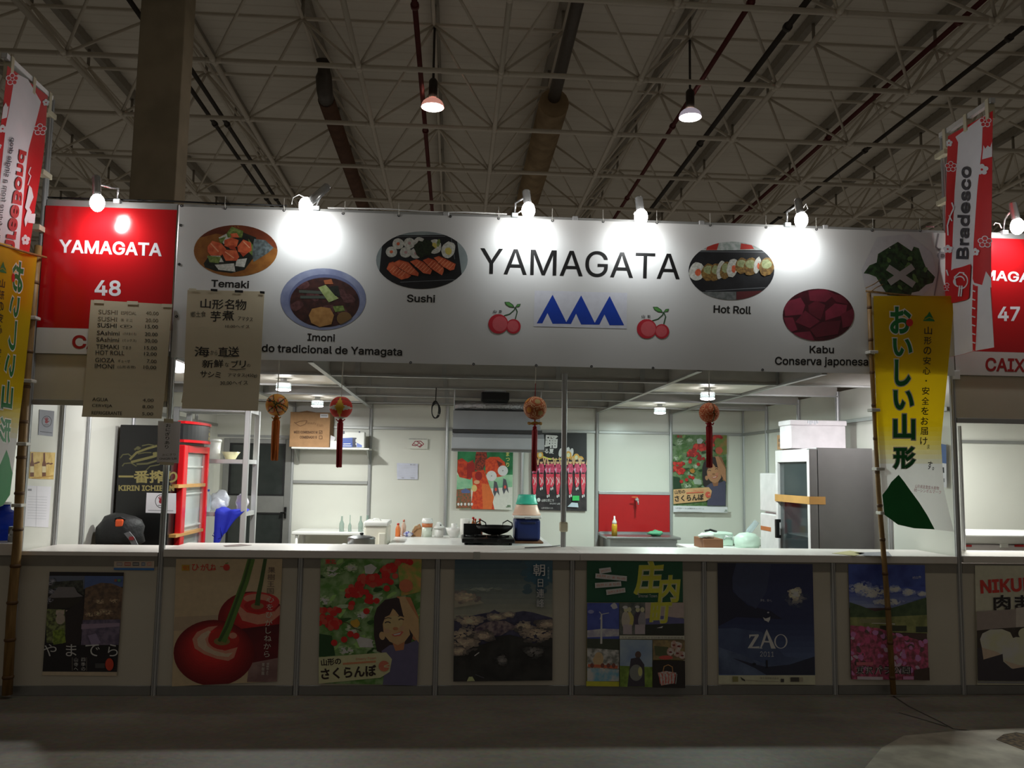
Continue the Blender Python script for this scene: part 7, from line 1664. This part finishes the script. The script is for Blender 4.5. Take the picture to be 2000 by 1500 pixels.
# flood lamps behind the header
def flood(u0, u1, v0, v1, label, dx):
    y = .6; x0, x1 = px(u0, (v0+v1)/2, y), px(u1, (v0+v1)/2, y); z0, z1 = pz((u0+u1)/2, v1, y), pz((u0+u1)/2, v0, y)
    t = thing('flood_lamp', label, 'lamp', ((x0+x1)/2, y, z0), 'flood lamps behind the header')
    MB().box(x0-.006, y, z0-.006, x1+.006, y+.05, z1+.006, ALUD, .004).build('housing', t); MB().box(x0, y-.006, z0, x1, y, z1, M('flood_glow', (252, 253, 255), .4, emit=9.0, var=0)).build('lens', t)
    xm = (x0+x1)/2; MB().tube([(xm, y+.02, z1+.004), (xm, y+.02, ZB+.015), (xm, .3, ZB+.02), (xm, .014, ZB+.02)], .012, ALUD, 8).build('bracket_arm', t)
    lamp_light('lamp_light', 'SPOT', ((x0+x1)/2+dx, y-.03, z0-.03), FLOOD_W, (1, .97, .99), .05, ((x0+x1)/2+dx*1.5, y+.9, z0-.9), math.radians(165), .8, t)
flood(344, 392, 699, 727, 'bright rectangular flood lamp behind the left hand-written sheet', -.1)
flood(1716, 1762, 738, 766, 'bright rectangular flood lamp hidden behind the right yellow flag', 0)

# ================================================================ HANGING BALLS WITH TASSELS
RDT = M('red_silk', (176, 14, 28), .6, bump=.3, bscale=80); ORT = M('orange_silk', (222, 118, 26), .6, bump=.3, bscale=80); GLD = M('gold_cord', (176, 130, 40), .5)
b_or, b_gr, b_rd, b_wh, b_ye, b_br, b_cr = M('ball_orange', (222, 150, 52), .7), M('ball_dark_green', (74, 70, 30), .7), M('ball_red', (206, 48, 30), .7), M('ball_white', (206, 204, 190), .7), M('ball_yellow', (216, 170, 44), .7), M('ball_rust', (176, 88, 40), .7), M('ball_cream', (222, 178, 132), .7)
b_dr = M('ball_dark_rust', (140, 56, 26), .7)
rt2 = 1/math.sqrt(2); gc1 = [Vector(v).normalized() for v in ((1, 0, .3), (.3, .2, 1), (1, .2, -1.2), (1, .1, 1.3), (.2, 1, .1))]
cc1 = [Vector(v).normalized() for v in ((-.42, -.75, .5), (-.35, -.8, -.5), (.55, -.75, .35), (.4, -.8, -.45))]
def f1(d):
    if min(abs(d.dot(n)) for n in gc1) < .05: return b_gr
    for c in cc1:
        q = d.dot(c)
        if q > .965: return b_cr
        if q > .94: return b_rd
    return b_or
def f2(d):
    if abs(d.x)/.40+abs(d.z)/.92 < 1 and d.y < 0: return b_ye
    if abs(d.x)/1.15+abs(d.z+.05)/.36 < 1 and d.y < .2: return b_wh
    if d.z < -.84 or d.z > .93: return b_wh
    if .7 < d.z+abs(d.x)*.2 < .78: return b_dr
    return b_rd
gphi = (1+5**.5)/2; ico = [Vector(v).normalized() for v in [(0, a, b*gphi) for a in (1, -1) for b in (1, -1)]+[(a, b*gphi, 0) for a in (1, -1) for b in (1, -1)]+[(a*gphi, 0, b) for a in (1, -1) for b in (1, -1)]]
Rb = Matrix.Rotation(.25, 3, 'Y') @ Matrix.Rotation(.45, 3, 'X')
ico = [Rb @ v for v in ico]
dod = [Vector(v).normalized() for v in [(a, b, c) for a in (1, -1) for b in (1, -1) for c in (1, -1)]+[(0, a/gphi, b*gphi) for a in (1, -1) for b in (1, -1)]+[(a/gphi, b*gphi, 0) for a in (1, -1) for b in (1, -1)]+[(a*gphi, 0, b/gphi) for a in (1, -1) for b in (1, -1)]]
def f3(d):
    s = sorted((d.dot(v) for v in ico), reverse=True); q = s[0]-s[1]
    if q < .05: return b_br
    if q < .12: return b_cr
    if q < .2: return b_br
    i = max(range(12), key=lambda k: d.dot(ico[k])); return (b_dr, b_or, M('ball_olive', (176, 150, 90), .7))[i % 3] if q > .34 else b_br
def f4(d):
    if abs(d.x-.22) < .055 and d.y < 0: return b_gr
    a = math.atan2(d.x-.22, -d.y); q = (d.z*7.5+.55*abs(math.sin(a*4.2))) % 1.0
    if q < .42: return b_cr if q < .2 else b_br
    return M('ball_vermilion', (196, 84, 40), .7)
def hang_ball(u, v, rp, fn, tass, tmat, label, hook, ring=False, cordmat=None):
    Y = .0; c = at(u, v, Y); r = rp/ppm(Y)
    t = thing('temari_ball', label, 'hanging ornament', (c.x, Y, c.z-r), 'hanging thread balls')
    MB().ball(c, r, None, 56, 40, fn).build('ball', t)
    tb, te = at(u, tass[0], Y), at(u, tass[1], Y); w = tass[2]/2/ppm(Y)
    MB().tube([(c.x, Y, c.z-r+.004), (c.x, Y, tb.z)], .006, tmat, 8).ball((c.x, Y, tb.z), w*.9, tmat, 12, 8).build('knot', t)
    m = MB(); random.seed(int(u))
    for i in range(26):
        a, q = i*2.4, math.sqrt((i+.5)/26)*w; x, y = c.x+q*math.cos(a), Y+q*math.sin(a)
        m.tube([(c.x+q*.5*math.cos(a), Y+q*.5*math.sin(a), tb.z), (x, y, tb.z-.02), (x+random.uniform(-.002, .002), y, (tb.z+te.z)/2), (x+random.uniform(-.003, .003), y, te.z+random.uniform(0, .012))], w*.24, tmat, 5)
    m.build('tassel', t)
    if ring: z = at(u, 827, Y).z; MB().tube([(c.x+.05*math.cos(q)*(1 if abs(math.cos(q)) > .3 else .7), Y+.03*math.sin(q), z+.006*math.sin(q*3)) for q in [2*math.pi*i/18 for i in range(18)]], .008, GLD, 8, True).build('gold_ring', t)
    else: m = MB(); m.tube([(c.x-.03, Y-.01, tb.z+.01), (c.x-.015, Y-.03, tb.z-.005), (c.x, Y-.02, tb.z+.012), (c.x+.02, Y-.03, tb.z-.004), (c.x+.032, Y-.01, tb.z+.012)], .005, GLD if tmat is ORT else tmat, 7); m.build('bow', t)
    zh = at(u, hook, Y).z
    MB().tube([(c.x, Y, c.z+r-.003), (c.x+.002, Y, zh)], .003, cordmat or WCAB, 6).build('cord', t)
    MB().tube([(c.x, Y, zh-.005), (c.x+.004, Y, ZB-.01), (c.x+.012, Y, ZB+.002)], .004, TIE, 6).build('hook', t)
hang_ball(541, 791, 21.5, f1, (818, 900, 13), ORT, 'orange thread ball with dark green lines and an orange tassel', 765)
hang_ball(666, 796, 22, f2, (822, 914, 10), RDT, 'red thread ball with a yellow and white star and a red tassel', 750)
hang_ball(1045, 797, 23, f3, (836, 921, 10), RDT, 'rust and cream thread ball of pentagons with a gold ring and red tassel', 748, True, RDT)
hang_ball(1385, 806, 20, f4, (829, 914, 12), RDT, 'vermilion thread ball with zigzag stripes and a red tassel', 770)
